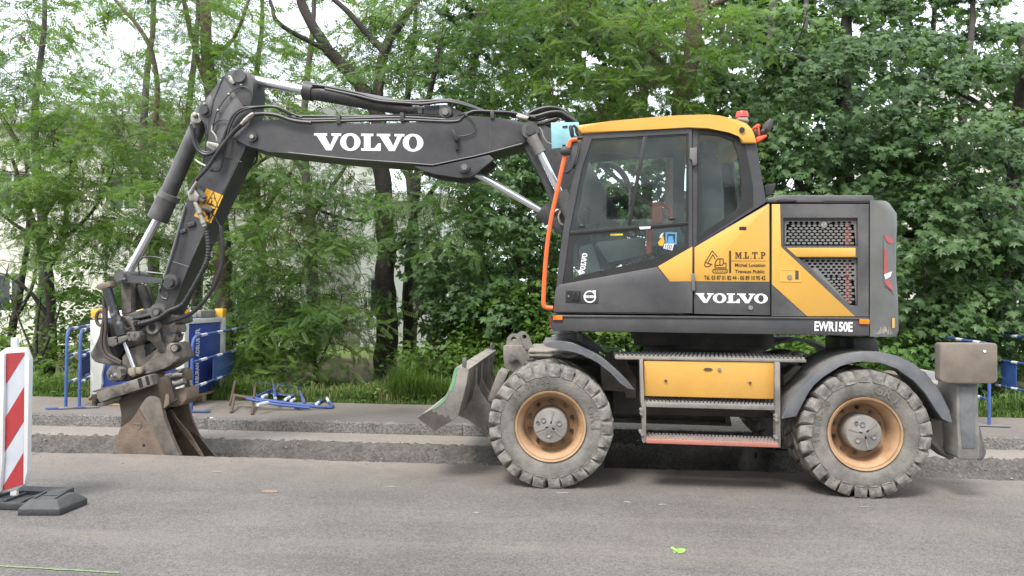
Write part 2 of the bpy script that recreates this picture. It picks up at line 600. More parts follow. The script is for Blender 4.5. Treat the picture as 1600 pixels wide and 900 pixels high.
# =================================================================== THE SETTING
def ground_mat(name, c1, c2, dustc, y0, y1, agg=95.0, aggamt=0.5, bump=0.5, big=0.7, cracks=False):
    """worn asphalt: stone grains, stains and a drift of dust towards one edge"""
    m = bpy.data.materials.new(name)
    m.use_nodes = True
    nt = m.node_tree
    N, L = nt.nodes.new, nt.links.new
    bs = nt.nodes["Principled BSDF"]
    tc = N("ShaderNodeTexCoord")

    def noise(s, d=8, r=.6):
        n = N("ShaderNodeTexNoise")
        n.inputs["Scale"].default_value = s
        n.inputs["Detail"].default_value = d
        n.inputs["Roughness"].default_value = r
        L(tc.outputs["Object"], n.inputs["Vector"])
        return n.outputs["Fac"]

    def ramp(f, a, b, ca, cb):
        r = N("ShaderNodeValToRGB")
        r.color_ramp.elements[0].position, r.color_ramp.elements[1].position = a, b
        r.color_ramp.elements[0].color, r.color_ramp.elements[1].color = (*ca, 1), (*cb, 1)
        L(f, r.inputs["Fac"])
        return r.outputs["Color"]

    def mix(f, a, b, mode='MIX'):
        x = N("ShaderNodeMix")
        x.data_type = 'RGBA'
        x.blend_type = mode
        if isinstance(f, float):
            x.inputs[0].default_value = f
        else:
            L(f, x.inputs[0])
        for s, v in ((6, a), (7, b)):
            if isinstance(v, tuple):
                x.inputs[s].default_value = (*v, 1)
            else:
                L(v, x.inputs[s])
        return x.outputs[2]

    def mrange(f, a, b, c, d):
        r = N("ShaderNodeMapRange")
        for k, v in (("From Min", a), ("From Max", b), ("To Min", c), ("To Max", d)):
            r.inputs[k].default_value = v
        L(f, r.inputs["Value"])
        return r.outputs["Result"]

    def math_(op, a, b):
        x = N("ShaderNodeMath")
        x.operation = op
        x.use_clamp = True
        for i, v in enumerate((a, b)):
            if isinstance(v, float):
                x.inputs[i].default_value = v
            else:
                L(v, x.inputs[i])
        return x.outputs[0]
    vo = N("ShaderNodeTexVoronoi")
    vo.inputs["Scale"].default_value = agg
    L(tc.outputs["Object"], vo.inputs["Vector"])
    sp = N("ShaderNodeSeparateColor")
    L(vo.outputs["Color"], sp.inputs[0])
    base = ramp(noise(big, 8, .65), .3, .72, c1, c2)
    grain = ramp(sp.outputs[0], 0.0, 1.0, (.45, .45, .45), (1.55, 1.53, 1.5))
    col = mix(aggamt, base, grain, 'MULTIPLY')
    sep = N("ShaderNodeSeparateXYZ")
    L(tc.outputs["Object"], sep.inputs[0])
    edge = mrange(sep.outputs["Y"], y0, y1, 0.0, 1.0)
    dust = math_('MULTIPLY', edge, mrange(noise(1.6, 10, .7), .30, .62, .25, 1.0))
    patch = mrange(noise(.55, 6, .6), .52, .70, 0.0, .45)
    dust = math_('MAXIMUM', dust, math_('MULTIPLY', patch, .7))
    # drifts, wheel tracks and stains drawn out along the road, and a few meandering cracks
    mp = N("ShaderNodeMapping")
    mp.inputs["Scale"].default_value = (.16, 1.5, 1.0)
    L(tc.outputs["Object"], mp.inputs["Vector"])
    nl = N("ShaderNodeTexNoise")
    nl.inputs["Scale"].default_value = 1.3
    nl.inputs["Detail"].default_value = 9
    nl.inputs["Roughness"].default_value = .68
    L(mp.outputs[0], nl.inputs["Vector"])
    dust = math_('MAXIMUM', dust, mrange(nl.outputs["Fac"], .50, .70, 0.0, .50))
    col = mix(mrange(nl.outputs["Fac"], .30, .44, .32, 0.0), col, (.055, .052, .050))
    stn = noise(.9, 5, .6)
    col = mix(mrange(stn, .64, .72, 0.0, .40), col, (.050, .047, .045))
    if cracks:
        vc = N("ShaderNodeTexVoronoi")
        vc.feature = 'DISTANCE_TO_EDGE'
        vc.inputs["Scale"].default_value = .42
        wv = N("ShaderNodeVectorMath")
        wv.operation = 'ADD'
        nv = N("ShaderNodeTexNoise")
        nv.inputs["Scale"].default_value = 3.0
        nv.inputs["Detail"].default_value = 8
        L(tc.outputs["Object"], nv.inputs["Vector"])
        sv = N("ShaderNodeVectorMath")
        sv.operation = 'SCALE'
        sv.inputs["Scale"].default_value = .55
        L(nv.outputs["Color"], sv.inputs[0])
        L(tc.outputs["Object"], wv.inputs[0])
        L(sv.outputs[0], wv.inputs[1])
        L(wv.outputs[0], vc.inputs["Vector"])
        ck = mrange(vc.outputs["Distance"], .0, .006, .6, 0.0)
        ck = math_('MULTIPLY', ck, mrange(noise(.5, 3, .5), .48, .56, 0.0, 1.0))
        col = mix(ck, col, (.04, .037, .034))
    fine = mrange(noise(28, 6, .7), .35, .65, .65, 1.0)
    col = mix(math_('MULTIPLY', dust, fine), col, dustc)
    L(col, bs.inputs["Base Color"])
    bs.inputs["Roughness"].default_value = .88
    bs.inputs["Specular IOR Level"].default_value = .3
    bp = N("ShaderNodeBump")
    bp.inputs["Strength"].default_value = bump
    bp.inputs["Distance"].default_value = .006
    hh = N("ShaderNodeMath")
    hh.operation = 'ADD'
    L(vo.outputs["Distance"], hh.inputs[0])
    L(noise(60, 6, .7), hh.inputs[1])
    L(hh.outputs[0], bp.inputs["Height"])
    L(bp.outputs["Normal"], bs.inputs["Normal"])
    return m


ROAD = ground_mat("worn_asphalt", (0.116, 0.107, 0.100), (0.172, 0.159, 0.148), (0.260, 0.220, 0.184), 5.9, 7.05, agg=105, aggamt=.62, bump=.7)
WALK = ground_mat("pavement_asphalt", (0.13, 0.112, 0.10), (0.185, 0.162, 0.145), (0.24, 0.205, 0.17), 8.0, 10.8, agg=110, aggamt=.35, bump=.35)
GUTTER = ground_mat("dusty_gutter", (0.180, 0.161, 0.142), (0.262, 0.236, 0.208), (0.275, 0.24, 0.204), 8.0, 9.3, agg=80, aggamt=.45, bump=.4)
RUBBLE = ground_mat("crushed_base", (0.062, 0.056, 0.051), (0.125, 0.114, 0.104), (0.20, 0.175, 0.15), 8.1, 9.6, agg=45, aggamt=.65, bump=1.0, big=3.0)
GRANITE = ground_mat("granite_kerb", (0.112, 0.107, 0.100), (0.215, 0.202, 0.186), (0.24, 0.205, 0.17), 30, 40, agg=60, aggamt=.8, bump=1.0, big=3.0)
SOIL = ground_mat("verge_soil", (0.075, 0.060, 0.035), (0.12, 0.10, 0.055), (0.16, 0.14, 0.07), 9, 30, agg=20, aggamt=.5, bump=.7)
LAWN = ground_mat("lawn_green", (0.13, 0.19, 0.05), (0.21, 0.27, 0.08), (0.23, 0.28, 0.09), 12, 30, agg=15, aggamt=.4, bump=.6)

Y_EDGE, Y_FACE, Y_KERB = 7.17, 8.47, 8.95

# near carriageway: one sheet, its trench edge broken unevenly
xs = np.concatenate([np.linspace(-90, -9, 28), np.arange(-8.9, 9, .045), np.linspace(9, 90, 28)])
edge = Y_EDGE + .022 * np.sin(xs * 1.3) + .014 * np.sin(xs * 4.1 + 1) + np.where(np.abs(xs) < 9, nrg.normal(0, .010, len(xs)), 0)
mb = MB()
rows = [[(x, -70, 0) for x in xs], [(x, 5.5, 0) for x in xs], [(x, e, 0) for x, e in zip(xs, edge)], [(x, e + .012, -.012) for x, e in zip(xs, edge)], [(x, e + .04 + abs(nrg.normal(0, .012)), -.40) for x, e in zip(xs, edge)]]
rows[-1] = [(x, y, -.8) for x, y, z in rows[-1]]
mb.sheet(rows)
road = struct("road", mb, ROAD, ang=20)
# excavated strip: rough bottom and a far face printed by tyre lugs
gx, gy = np.arange(-10.5, 10.5, .042), np.arange(7.18, 8.98, .030)
XX, YY = np.meshgrid(gx, gy)


VTAB = {}


def vnoise(x, y, seed):
    if seed not in VTAB:
        VTAB[seed] = np.random.default_rng(seed).random((512, 512))
    t = VTAB[seed]
    xi, yi = np.floor(x).astype(int), np.floor(y).astype(int)
    fx, fy = x - xi, y - yi
    fx, fy = fx * fx * (3 - 2 * fx), fy * fy * (3 - 2 * fy)
    g = lambda i, j: t[i % 512, j % 512]
    return (g(xi, yi) * (1 - fx) + g(xi + 1, yi) * fx) * (1 - fy) + (g(xi, yi + 1) * (1 - fx) + g(xi + 1, yi + 1) * fx) * fy


face_y = Y_FACE - .02 + .05 * (vnoise(XX * 2.2, XX * 0 + 3, 1) - .5) + .03 * (vnoise(XX * 9, YY * 9, 2) - .5)
dug = np.clip((XX - .30) / .10, 0, 1) * np.clip((2.12 - XX) / .10, 0, 1)      # between the wheels the gutter is dug away to the kerb, extra depth added to darken it
face_y = face_y * (1 - dug) + (8.93 + .03 * (vnoise(XX * 6, YY * 0, 15) - .5)) * dug
t = np.clip((face_y - YY) / (.30 - .16 * dug), 0, 1)
ZZ = np.where(YY > 8.50, -.105, -.075) - (.27 + .30 * dug) * t ** 1.2
lug = np.sin((XX * .8 + (YY - 8) * 1.1) * 2 * PI / .115)
ZZ += .011 * np.clip(lug * 1.6, -1, 1) * (vnoise(XX * 1.2, YY * 3, 4) > .35)
ZZ += .060 * (vnoise(XX * 11, YY * 11, 5) - .5) * np.clip(t * 4, 0, 1) + .022 * (vnoise(XX * 34, YY * 34, 6) - .5)
# under the machine's far wheels the old surface was left in place
keep = np.maximum(np.clip(1.9 - np.abs(XX + .17) / .28, 0, 1), np.clip(1.9 - np.abs(XX - 2.44) / .28, 0, 1))
k2 = keep * np.clip((8.9 - YY) / .05, 0, 1) * np.clip((YY - 8.08) / .08, 0, 1)
ZZ = ZZ * (1 - k2) + (-.012) * k2
mb = MB()
mb.sheet([[(XX[j, i], YY[j, i], ZZ[j, i]) for i in range(len(gx))] for j in range(len(gy))])
mb.sheet([[(-90, 7.1, -.75), (90, 7.1, -.75)], [(-90, 8.6, -.75), (90, 8.6, -.75)]])
trench = struct("trench", mb, RUBBLE, ang=60)
for sx in (np.concatenate([[-90, -30], np.arange(-10, .36, .05)]), np.concatenate([np.arange(2.06, 10, .05), [30, 90]])):
    mb = MB()
    sy0 = Y_FACE + .05 * (vnoise(sx * 3.0 + 40, sx * 0, 8) - .5) + nrg.normal(0, .016, len(sx))
    mb.sheet([[(x, y + .0, -.14) for x, y in zip(sx, sy0)], [(x, y, -.078) for x, y in zip(sx, sy0)], [(x, y + .03, -.068) for x, y in zip(sx, sy0)], [(x, 8.70, -.066) for x in sx], [(x, Y_KERB + .02, -.064) for x in sx]])
    struct("gutter_strip", mb, GUTTER, ang=30)
for wx_ in (-.17, 2.44):                                  # lumps of old asphalt the far wheels stand on
    mb = MB()
    mb.box(wx_ - .34, wx_ + .34, 8.22, 8.92, -.12, -.003, .02)
    struct("old_asphalt", mb, RUBBLE)
# kerb stones
mb = MB()
mb.box(-90, 90, Y_KERB + .012, Y_KERB + .14, -.30, .058)
kerb = struct("kerb", mb, M("mortar", (0.14, 0.13, 0.115), 0.9))
proto = MB()
KL = 1.62
proto.box(-KL / 2 + .005, KL / 2 - .005, Y_KERB, Y_KERB + .155, -.28, .07, .018)
k0 = obj("kerb_stone", proto, GRANITE, kerb)
x0 = at(519, 660, Y_KERB).x + KL / 2
for i in range(-6, 7):
    k = k0 if i == -6 else k0.copy()
    if i != -6:
        COL.objects.link(k)
        k.parent = kerb
    k.location = (x0 + i * KL, rnd.uniform(-.004, .004), rnd.uniform(-.004, .004))
    k.rotation_euler = (0, rnd.uniform(-.002, .002), rnd.uniform(-.003, .003))
# pavement and the ground behind it
mb = MB()
wx = np.concatenate([[-90, -30], np.arange(-12, 12, .2), [30, 90]])
wy = 10.55 + .10 * (vnoise(wx * 1.1, wx * 0 + 2, 9) - .5)
mb.sheet([[(x, Y_KERB + .15, .062) for x in wx], [(x, 9.6, .066) for x in wx], [(x, y, .070) for x, y in zip(wx, wy)]])
struct("pavement", mb, WALK, ang=20)
mb = MB()
gxx = np.concatenate([[-400, -90, -30], np.arange(-14, 14.1, .5), [30, 90, 400]])
gyy = [10.3, 10.5, 10.8, 11.2, 12, 13, 14.5, 16, 18]
mb.sheet([[(x, y, .055 + .06 * min(1, max(0, y - 10.6)) * vnoise(np.array(x * .8), np.array(y * .8), 12)) for x in gxx] for y in gyy])
struct("verge", mb, SOIL, ang=60)
mb = MB()
mb.sheet([[(-900, 17.9, .05), (900, 17.9, .05)], [(-900, 40, -.05), (900, 40, -.05)], [(-900, 900, -.1), (900, 900, -.1)]])
struct("lawn", mb, LAWN)

# spray paint marks, dirt and loose stones on the road
GRN = M("fluorescent_green_paint", (0.36, 0.72, 0.06), 0.7, var=.4, scale=60, dust=.65, dscale=75, updust=False, dustcol=(.15, .17, .12))
mb = MB()
for poly in ([(1047, 855.5), (1051, 854), (1056, 857.5), (1060, 859.5), (1057, 862), (1051, 859)], [(1057, 858.5), (1064, 856), (1071, 857.5), (1071, 861), (1065, 864.5), (1059, 863.5)], [(1052, 861), (1056, 862.6), (1055, 864), (1052, 863)], [(1073, 859), (1075, 858.6), (1074.5, 860.2)], [(1043.5, 857), (1045.5, 856.6), (1045, 858)],):
    mb.face([atz(u, v, .004) for u, v in poly])
o = obj("paint_mark", mb, GRN, road, flat=True, label="small fluorescent green paint blob on the asphalt")
mb = MB()
U = np.linspace(-60, 186, 60)
up_ = [atz(u, 883 + (u + 0) * .0555 + rnd.uniform(-.4, .4), .004) for u in U]
dn_ = [atz(u, 885.0 + (u + 0) * .0555 + rnd.uniform(-.4, .5), .004) for u in U]
mb.sheet([up_, dn_])
obj("paint_line", mb, M("faded_green_line", (0.22, 0.36, 0.10), 0.7, var=.3, scale=30, dust=.8, updust=False, dustcol=(.15, .15, .135), dscale=30), road, flat=True, label="thin faded green survey line sprayed on the asphalt")
mb = MB()
pts = []
for k in range(16):
    a = 2 * PI * k / 16
    pts.append(atz(422 + 14 * math.cos(a) * rnd.uniform(.6, 1.1), 767.5 + 2.6 * math.sin(a) * rnd.uniform(.6, 1.1), .004))
mb.face(pts)
obj("clay_smear", mb, M("orange_clay", (0.30, 0.155, 0.085), 0.9, var=.3, scale=40, dust=.85, updust=False, dustcol=(.24, .2, .16), dscale=40), road, flat=True)
mb = MB()
for cx, cy, rx, ry in ((1035, 788, 10, 1.2), (980, 784, 9, 1.5), (743, 801, 6, 1.6), (1350, 792, 9, 1.0), (880, 770, 14, 1.2), (610, 760, 12, 1.0), (338, 737, 10, .9)):
    mb.face([atz(cx + rx * math.cos(2 * PI * k / 10) * rnd.uniform(.5, 1.1), cy + ry * math.sin(2 * PI * k / 10) * rnd.uniform(.5, 1.1), .004) for k in range(10)])
obj("chalky_smear", mb, M("chalky_dust", (0.26, 0.245, 0.225), 0.95, var=.2, scale=40), road, flat=True)


def stones(name, n, place, smin, smax, mat, label=None):
    """loose chippings as one mesh: squashed octahedra"""
    base = np.array([(1, 0, 0), (-1, 0, 0), (0, 1, 0), (0, -1, 0), (0, 0, 1), (0, 0, -.4)], float)
    fc = np.array([(0, 2, 4), (2, 1, 4), (1, 3, 4), (3, 0, 4), (2, 0, 5), (1, 2, 5), (3, 1, 5), (0, 3, 5)])
    V = np.zeros((n, 6, 3))
    for i in range(n):
        s = smin + (smax - smin) * nrg.random() ** 3
        a = nrg.random() * 6.28
        b = base * (s * nrg.uniform(.6, 1.3, (6, 1)))
        b[:, 2] *= .7
        c, q = math.cos(a), math.sin(a)
        V[i] = np.stack([b[:, 0] * c - b[:, 1] * q, b[:, 0] * q + b[:, 1] * c, b[:, 2]], 1) + np.array(place())
    me = bpy.data.meshes.new(name)
    F = (fc[None] + np.arange(n)[:, None, None] * 6).reshape(-1, 3)
    me.from_pydata(V.reshape(-1, 3).tolist(), [], F.tolist())
    me.materials.append(mat)
    o = bpy.data.objects.new(name, me)
    COL.objects.link(o)
    o['kind'] = 'stuff'
    if label:
        o['label'] = label
        o['category'] = 'gravel'
    return o


CHIP = M("chippings", (0.12, 0.11, 0.10), 0.9, col2=(0.36, 0.33, 0.29), scale=2.2, split=(.40, .60))


def p_edge():
    x = nrg.uniform(-8, 8)
    return (x, Y_EDGE - .04 - abs(nrg.normal(0, .16)), .003)


def p_road():
    return (nrg.uniform(-6, 6), 7.1 - abs(nrg.normal(0, 1.0)), .002)


def p_pit():
    x, y = nrg.uniform(-9, 9), nrg.uniform(7.25, 8.5)
    j, i = int((y - 7.18) / .030), int((x + 10.5) / .042)
    return (x, y, ZZ[min(j, len(gy) - 1), min(i, len(gx) - 1)] + .004)


def p_gut():
    return (nrg.uniform(-9, 9), Y_KERB - abs(nrg.normal(0, .06)), -.062)


stones("gravel", 900, p_edge, .003, .011, CHIP, "loose pale chippings along the broken edge of the road")
stones("gravel", 700, p_road, .002, .008, CHIP, "scattered small chippings on the open asphalt")
stones("gravel", 2600, p_pit, .006, .024, CHIP, "crushed stone covering the floor and face of the trench")
stones("gravel", 500, p_gut, .003, .014, CHIP, "fine grit lying along the foot of the kerb")

# ------------------------------------------------------------------ buildings behind the trees
def house(name, label, x0, x1, y0, depth, h, wall, rows, cols, wsize, roof=None, pitch=0):
    t = thing(name, label, "building", ((x0 + x1) / 2, y0, 0))
    holes = []
    w, hh = wsize
    for r in range(rows):
        for c in range(cols):
            cx = x0 + (c + .5) * (x1 - x0) / cols
            z = 1.0 + r * (h - .6) / rows
            holes.append([(cx - w / 2, z), (cx + w / 2, z), (cx + w / 2, z + hh), (cx - w / 2, z + hh)])
    mb = MB()
    s = 1 if depth > 0 else -1                               # a negative depth: the front faces away from the lawn
    mb.prism([(x0, -.2), (x1, -.2), (x1, h), (x0, h)], y0, y0 + .25 * s, 0, holes)
    mb.box(x0 + .01, x1 - .01, y0 + .26 * s, y0 + depth, -.2, h - .01)
    obj("wall", mb, wall, t, flat=True)
    fm = M("window_frame_white", (.7, .7, .68), .5)
    pn = M("dark_window_pane", (.03, .035, .04), .1)
    w0 = p0 = None
    for q in holes:
        c = ((q[0][0] + q[1][0]) / 2, y0 + .12 * s, q[0][1])
        if w0 is None:
            mb = MB()
            mb.prism(q, y0 + .10 * s, y0 + .16 * s, 0, [[(q[0][0] + .06, q[0][1] + .06), (c[0] - .03, q[0][1] + .06), (c[0] - .03, q[2][1] - .06), (q[0][0] + .06, q[2][1] - .06)], [(c[0] + .03, q[0][1] + .06), (q[1][0] - .06, q[0][1] + .06), (q[1][0] - .06, q[2][1] - .06), (c[0] + .03, q[2][1] - .06)]])
            w0 = obj("window", mb, fm, t, origin=c, flat=True)
            mb = MB()
            mb.box(q[0][0], q[1][0], y0 + .14 * s, y0 + .15 * s, q[0][1], q[2][1])
            p0 = obj("pane", mb, pn, w0, flat=True)
        else:
            k = copy_tree(w0, t)
            k.location = Vector(c) - wl(t)
    if roof:
        mb = MB()
        if pitch:
            vs = [(x0 - .4, y0 - .5, h), (x1 + .4, y0 - .5, h), (x1 + .4, y0 + depth / 2, h + pitch), (x0 - .4, y0 + depth / 2, h + pitch), (x0 - .4, y0 + depth + .5, h), (x1 + .4, y0 + depth + .5, h)]
            mb.sheet([[vs[0], vs[1]], [vs[3], vs[2]], [vs[4], vs[5]]])
            mb.face([vs[0], vs[3], vs[4]])
            mb.face([vs[1], vs[2], vs[5]])
            mb.box(x0 - .4, x1 + .4, y0 - .5, y0, h - .2, h - .003)
        else:
            mb.box(x0 - .3, x1 + .3, y0 - .3 * s, y0 + depth + .3 * s, h, h + .25)
        obj("roof", mb, roof, t, flat=True)
    return t


CREAM = M("cream_render", (0.66, 0.63, 0.56), 0.85, var=.06, scale=.6)
WHITEW = M("white_render", (0.74, 0.74, 0.72), 0.85, var=.05, scale=.6)
ROOFG = M("grey_roof_tile", (0.32, 0.31, 0.30), 0.8, var=.15, scale=3)
house("apartment_block", "long cream building seen through the trees at the left", -19, -8.2, 21.5, 9, 6.9, CREAM, 2, 3, (1.0, 1.2), ROOFG, 1.8)
house("apartment_block", "narrow white building behind the twin trunks in the middle gap", -6.6, -4.05, 23, 8, 4.6, WHITEW, 1, 2, (.8, 1.2), WHITEW)
house("apartment_block", "pale building glimpsed high between the maple leaves at the right", 12.5, 22, 25, 9, 9.0, CREAM, 3, 5, (1.1, 1.3), ROOFG)
# the houses across the road, behind the camera: only their reflection shows in the cab glass
house("terraced_house", "grey rendered house across the road reflected in the cab windows", -16, 16, -13, -8, 10.5, M("grey_render", (0.46, 0.48, 0.47), .85, var=.08), 3, 8, (1.7, 1.25), M("dark_slate", (0.06, 0.06, 0.065), .7), 0)
# =================================================================== THE EXCAVATOR
def cr(ox, oy, s):
    """enlarged view of the photo -> photo pixels"""
    return lambda *L: [(ox + x / s, oy + y / s) for x, y in L]


A5, A6 = cr(820, 160, 2.5), cr(1160, 160, 2.25)
A7, A8 = cr(620, 490, 3.0), cr(1100, 500, 3.0)
A2, A3, A4 = cr(120, 90, 2.7275), cr(120, 400, 2.727), cr(450, 110, 3.104)
Z1, Z2, Z3 = cr(130, 410, 5.625), cr(130, 560, 5.4545), cr(280, 95, 5.625)
ZB, ZS, ZT = cr(640, 510, 5.294), cr(1440, 510, 4.094), cr(940, 510, 4.284)

YN, YC, YF = 6.32, 7.59, 8.86         # near tyre face, centre line, far tyre face
YH = 6.35                             # near side of the upper structure
R_T = 0.535
WF, WR = at(860, 660, YN), at(1353, 673, YN)
WF = Vector((WF.x, YC, R_T - 0.008))
WR = Vector((WR.x, YC, R_T - 0.008))

EX = thing("wheeled_excavator", "grey and yellow wheeled excavator with its arm reaching down into the road trench", "excavator", ((WF.x + WR.x) / 2, YC, 0))


def part(name, mb, mat, parent=None, **k):
    return obj(name, mb, mat, parent or EX, **k)


# ------------------------------------------------------------------ wheels (twin tyres)
def tyre_mb(y0, w):
    """carcass with side lugs; y0 is the outer face"""
    c = y0 + w / 2
    mb = MB()
    half = [(.285, .040), (.300, .028), (.315, .016), (.34, .006), (.375, .001), (.41, .0), (.44, .004), (.46, .014), (.478, .035), (.486, .07), (.488, .1325)]
    prof = [(r, y0 + d * w / .265) for r, d in half] + [(r, y0 + w - d * w / .265) for r, d in half[-2::-1]]
    mb.lathe(prof, seg=72)
    return mb


def lug_mb(y0, w, n=25):
    """chunky shoulder blocks on both sides, staggered"""
    c = y0 + w / 2
    mb = MB()
    for side in (-1, 1):
        for k in range(n):
            a0 = 2 * PI * (k + (0.5 if side > 0 else 0)) / n
            jit = rnd.uniform(-.012, .012)
            da = 2 * PI / n
            # cross-section stations from the middle of the tread down the shoulder: (radius bottom, radius top, y, half angle, sweep)
            st = [(0.472, R_T + rnd.uniform(-.003, .002), c + side * w * 0.02, da * .27, da * .60),
                  (0.470, R_T + rnd.uniform(-.004, .001), c + side * w * 0.30, da * .38, da * .20),
                  (0.440, R_T - 0.010, c + side * w * 0.47, da * .40, 0.0),
                  (0.432, R_T - 0.058, c + side * w * 0.520, da * .37, -da * .05),
                  (0.425, R_T - 0.092, c + side * w * 0.500, da * .24, -da * .12)]
            rows = []
            for rb, rtp, y, ha, sw in st:
                aa = a0 + sw + jit
                rows.append([mb.bm.verts.new((r * math.cos(aa + s * ha * f), y, r * math.sin(aa + s * ha * f)))
                             for r, s, f in ((rb, -1, 1.15), (rtp, -1, .9), (rtp, 1, .9), (rb, 1, 1.15))])
            for p, q in zip(rows, rows[1:]):
                for i in range(4):
                    mb.bm.faces.new((p[i], p[(i + 1) % 4], q[(i + 1) % 4], q[i]))
            mb.bm.faces.new(rows[0])
            mb.bm.faces.new(rows[-1][::-1])
            for r_ in rows:
                for v in r_:
                    v.co += Vector((rnd.uniform(-1, 1), rnd.uniform(-.5, .5), rnd.uniform(-1, 1))) * .0045
    bmesh.ops.bevel(mb.bm, geom=list(mb.bm.edges), offset=.007, segments=1, affect='EDGES', clamp_overlap=True)
    return mb


def wheel_side(name_loc, hub_out, side):
    """one side's twin wheel, built for the near side about the axle end; y = 0 is the outer tyre face"""
    O = Vector(name_loc)
    W = WLOC
    tyre_w = 0.265
    rim = MB()
    prof = [(0.285, 0.012), (0.300, 0.006), (0.302, 0.018), (0.292, 0.030), (0.278, 0.030), (0.262, 0.050), (0.250, 0.085),
            (0.243, 0.10), (0.236, 0.150), (0.228, 0.198), (0.205, 0.215), (0.10, 0.218), (0.02, 0.218)]
    rim.lathe(prof, seg=56)
    rim.lathe([(0.285, 0.25), (0.24, 0.26), (0.24, 0.60), (0.285, 0.61)], seg=32)

    def sh(mb):
        bmesh.ops.translate(mb.bm, verts=mb.bm.verts, vec=O)
        return mb
    w = obj("wheel", sh(rim), RIMM, EX, origin=O, ang=40)
    for y0 in (0.0, 0.345):
        t = obj("tyre", sh(tyre_mb(y0, tyre_w)), TYREM, w, ang=60)
        obj("tyre_lugs", sh(lug_mb(y0, tyre_w)), LUGM, w, ang=50)
    h = MB()
    h.lathe([(0.155, 0.218), (0.150, 0.15), (0.146, hub_out + .012), (0.140, hub_out), (0.128, hub_out - .004), (0.05, hub_out - 0.006), (0.045, hub_out - 0.010), (0.0005, hub_out - 0.010)], seg=36)
    for k in range(3):
        a = 2 * PI * k / 3 + .35
        h.lathe([(0.021, hub_out - .014), (0.021, hub_out + .01)], (0.078 * math.cos(a), 0, 0.078 * math.sin(a)), seg=12)
        h.lathe([(0.019, hub_out - .013), (0.008, hub_out - .007), (0.0005, hub_out - .007)], (0.078 * math.cos(a), 0, 0.078 * math.sin(a)), seg=12)
        b = a + 1.05
        h.obox((0.075 * math.cos(b), hub_out - .006, 0.075 * math.sin(b)), (.055 * math.cos(b), 0, .055 * math.sin(b)), (0, .004, 0), (-.006 * math.sin(b), 0, .006 * math.cos(b)))
    h.lathe([(0.014, hub_out - .016), (0.014, hub_out), (0.02, hub_out)], (-0.108, 0, 0.03), seg=10)
    obj("hub", sh(h), HUBM, w, ang=40)
    for k in range(10):
        a = 2 * PI * k / 10 + .3
        b = MB()
        b.lathe([(0.0005, 0.180), (0.011, 0.180), (0.011, 0.196), (0.018, 0.196), (0.018, 0.216)], (0.192 * math.cos(a), 0, 0.192 * math.sin(a)), seg=6)
        obj("wheel_nut", sh(b), STEEL if k % 3 else UNDER, w, ang=20)
    return w


def ring_text(text, O, rad, a_mid, hgt, wdt, parent, mat):
    """raised size marking moulded in the tyre wall, following the circle"""
    n = len(text)
    mb = MB()
    cu = bpy.data.curves.new("t", 'FONT')
    to = bpy.data.objects.new("t", cu)
    COL.objects.link(to)
    for i, ch in enumerate(text):
        cu.body = ch
        cu.offset = 0.015
        cu.extrude = 0.0
        dg = bpy.context.evaluated_depsgraph_get()
        dg.update()
        me = bpy.data.meshes.new_from_object(to.evaluated_get(dg))
        a = a_mid - (i - (n - 1) / 2) * wdt / rad
        rd, tg = Vector((math.cos(a), 0, math.sin(a))), Vector((math.sin(a), 0, -math.cos(a)))
        xs = [v.co.x for v in me.vertices]
        if xs:
            cx = (min(xs) + max(xs)) / 2
            base = O + rd * rad
            vs = [mb.bm.verts.new(base + tg * (v.co.x - cx) * hgt * 1.25 + rd * v.co.y * hgt * 1.3) for v in me.vertices]
            for p in me.polygons:
                try:
                    mb.bm.faces.new([vs[j] for j in p.vertices])
                except ValueError:
                    pass
        bpy.data.meshes.remove(me)
    bpy.data.objects.remove(to)
    bpy.data.curves.remove(cu)
    ret = bmesh.ops.extrude_face_region(mb.bm, geom=list(mb.bm.faces))
    vv = [g for g in ret['geom'] if isinstance(g, bmesh.types.BMVert)]
    bmesh.ops.translate(mb.bm, verts=vv, vec=(0, -0.006, 0))
    return obj("size_marking", mb, mat, parent, flat=True)


w_front = wheel_side((WF.x, YN, WF.z), 0.035, 1)
TMARK = M("moulded_rubber_mark", (0.05, 0.047, 0.042), 0.8, var=0.2, dust=0.9, dustcol=(0.20, 0.178, 0.15), updust=False)
w_rear = copy_tree(w_front, EX)
w_rear.location = Vector((WR.x, YN, WR.z)) - wl(EX)
w_rear.rotation_euler = (0, math.radians(37), 0)
for src, x in ((w_front, WF.x), (w_front, WR.x)):
    c = copy_tree(src, EX)
    c.location = Vector((x, YF, src.location.z + 0)) - Vector((wl(EX).x, wl(EX).y, 0))
    c.rotation_euler = (0, 0, PI)
WLOC[w_rear.name] = Vector((WR.x, YN, WR.z))
FO, RO = Vector((WF.x, YN + 0.003, WF.z)), Vector((WR.x, YN + 0.003, WR.z))
ring_text("10.00-20", FO, 0.372, math.radians(118), 0.055, 0.044, w_front, TMARK)
ring_text("GRI", FO, 0.345, math.radians(12), 0.085, 0.075, w_front, TMARK)
qi = Matrix.Rotation(-math.radians(37), 4, 'Y')
for m_ in (ring_text("10.00-20", RO, 0.372, math.radians(165), 0.055, 0.044, w_front, TMARK), ring_text("GRI", RO, 0.345, math.radians(62), 0.085, 0.075, w_front, TMARK)):
    m_.parent = w_rear                                     # the rear wheel stands turned: undo that for the marks placed on it
    m_.matrix_basis = qi @ Matrix.Translation(Vector((WF.x - WR.x, 0, WF.z - WR.z)))

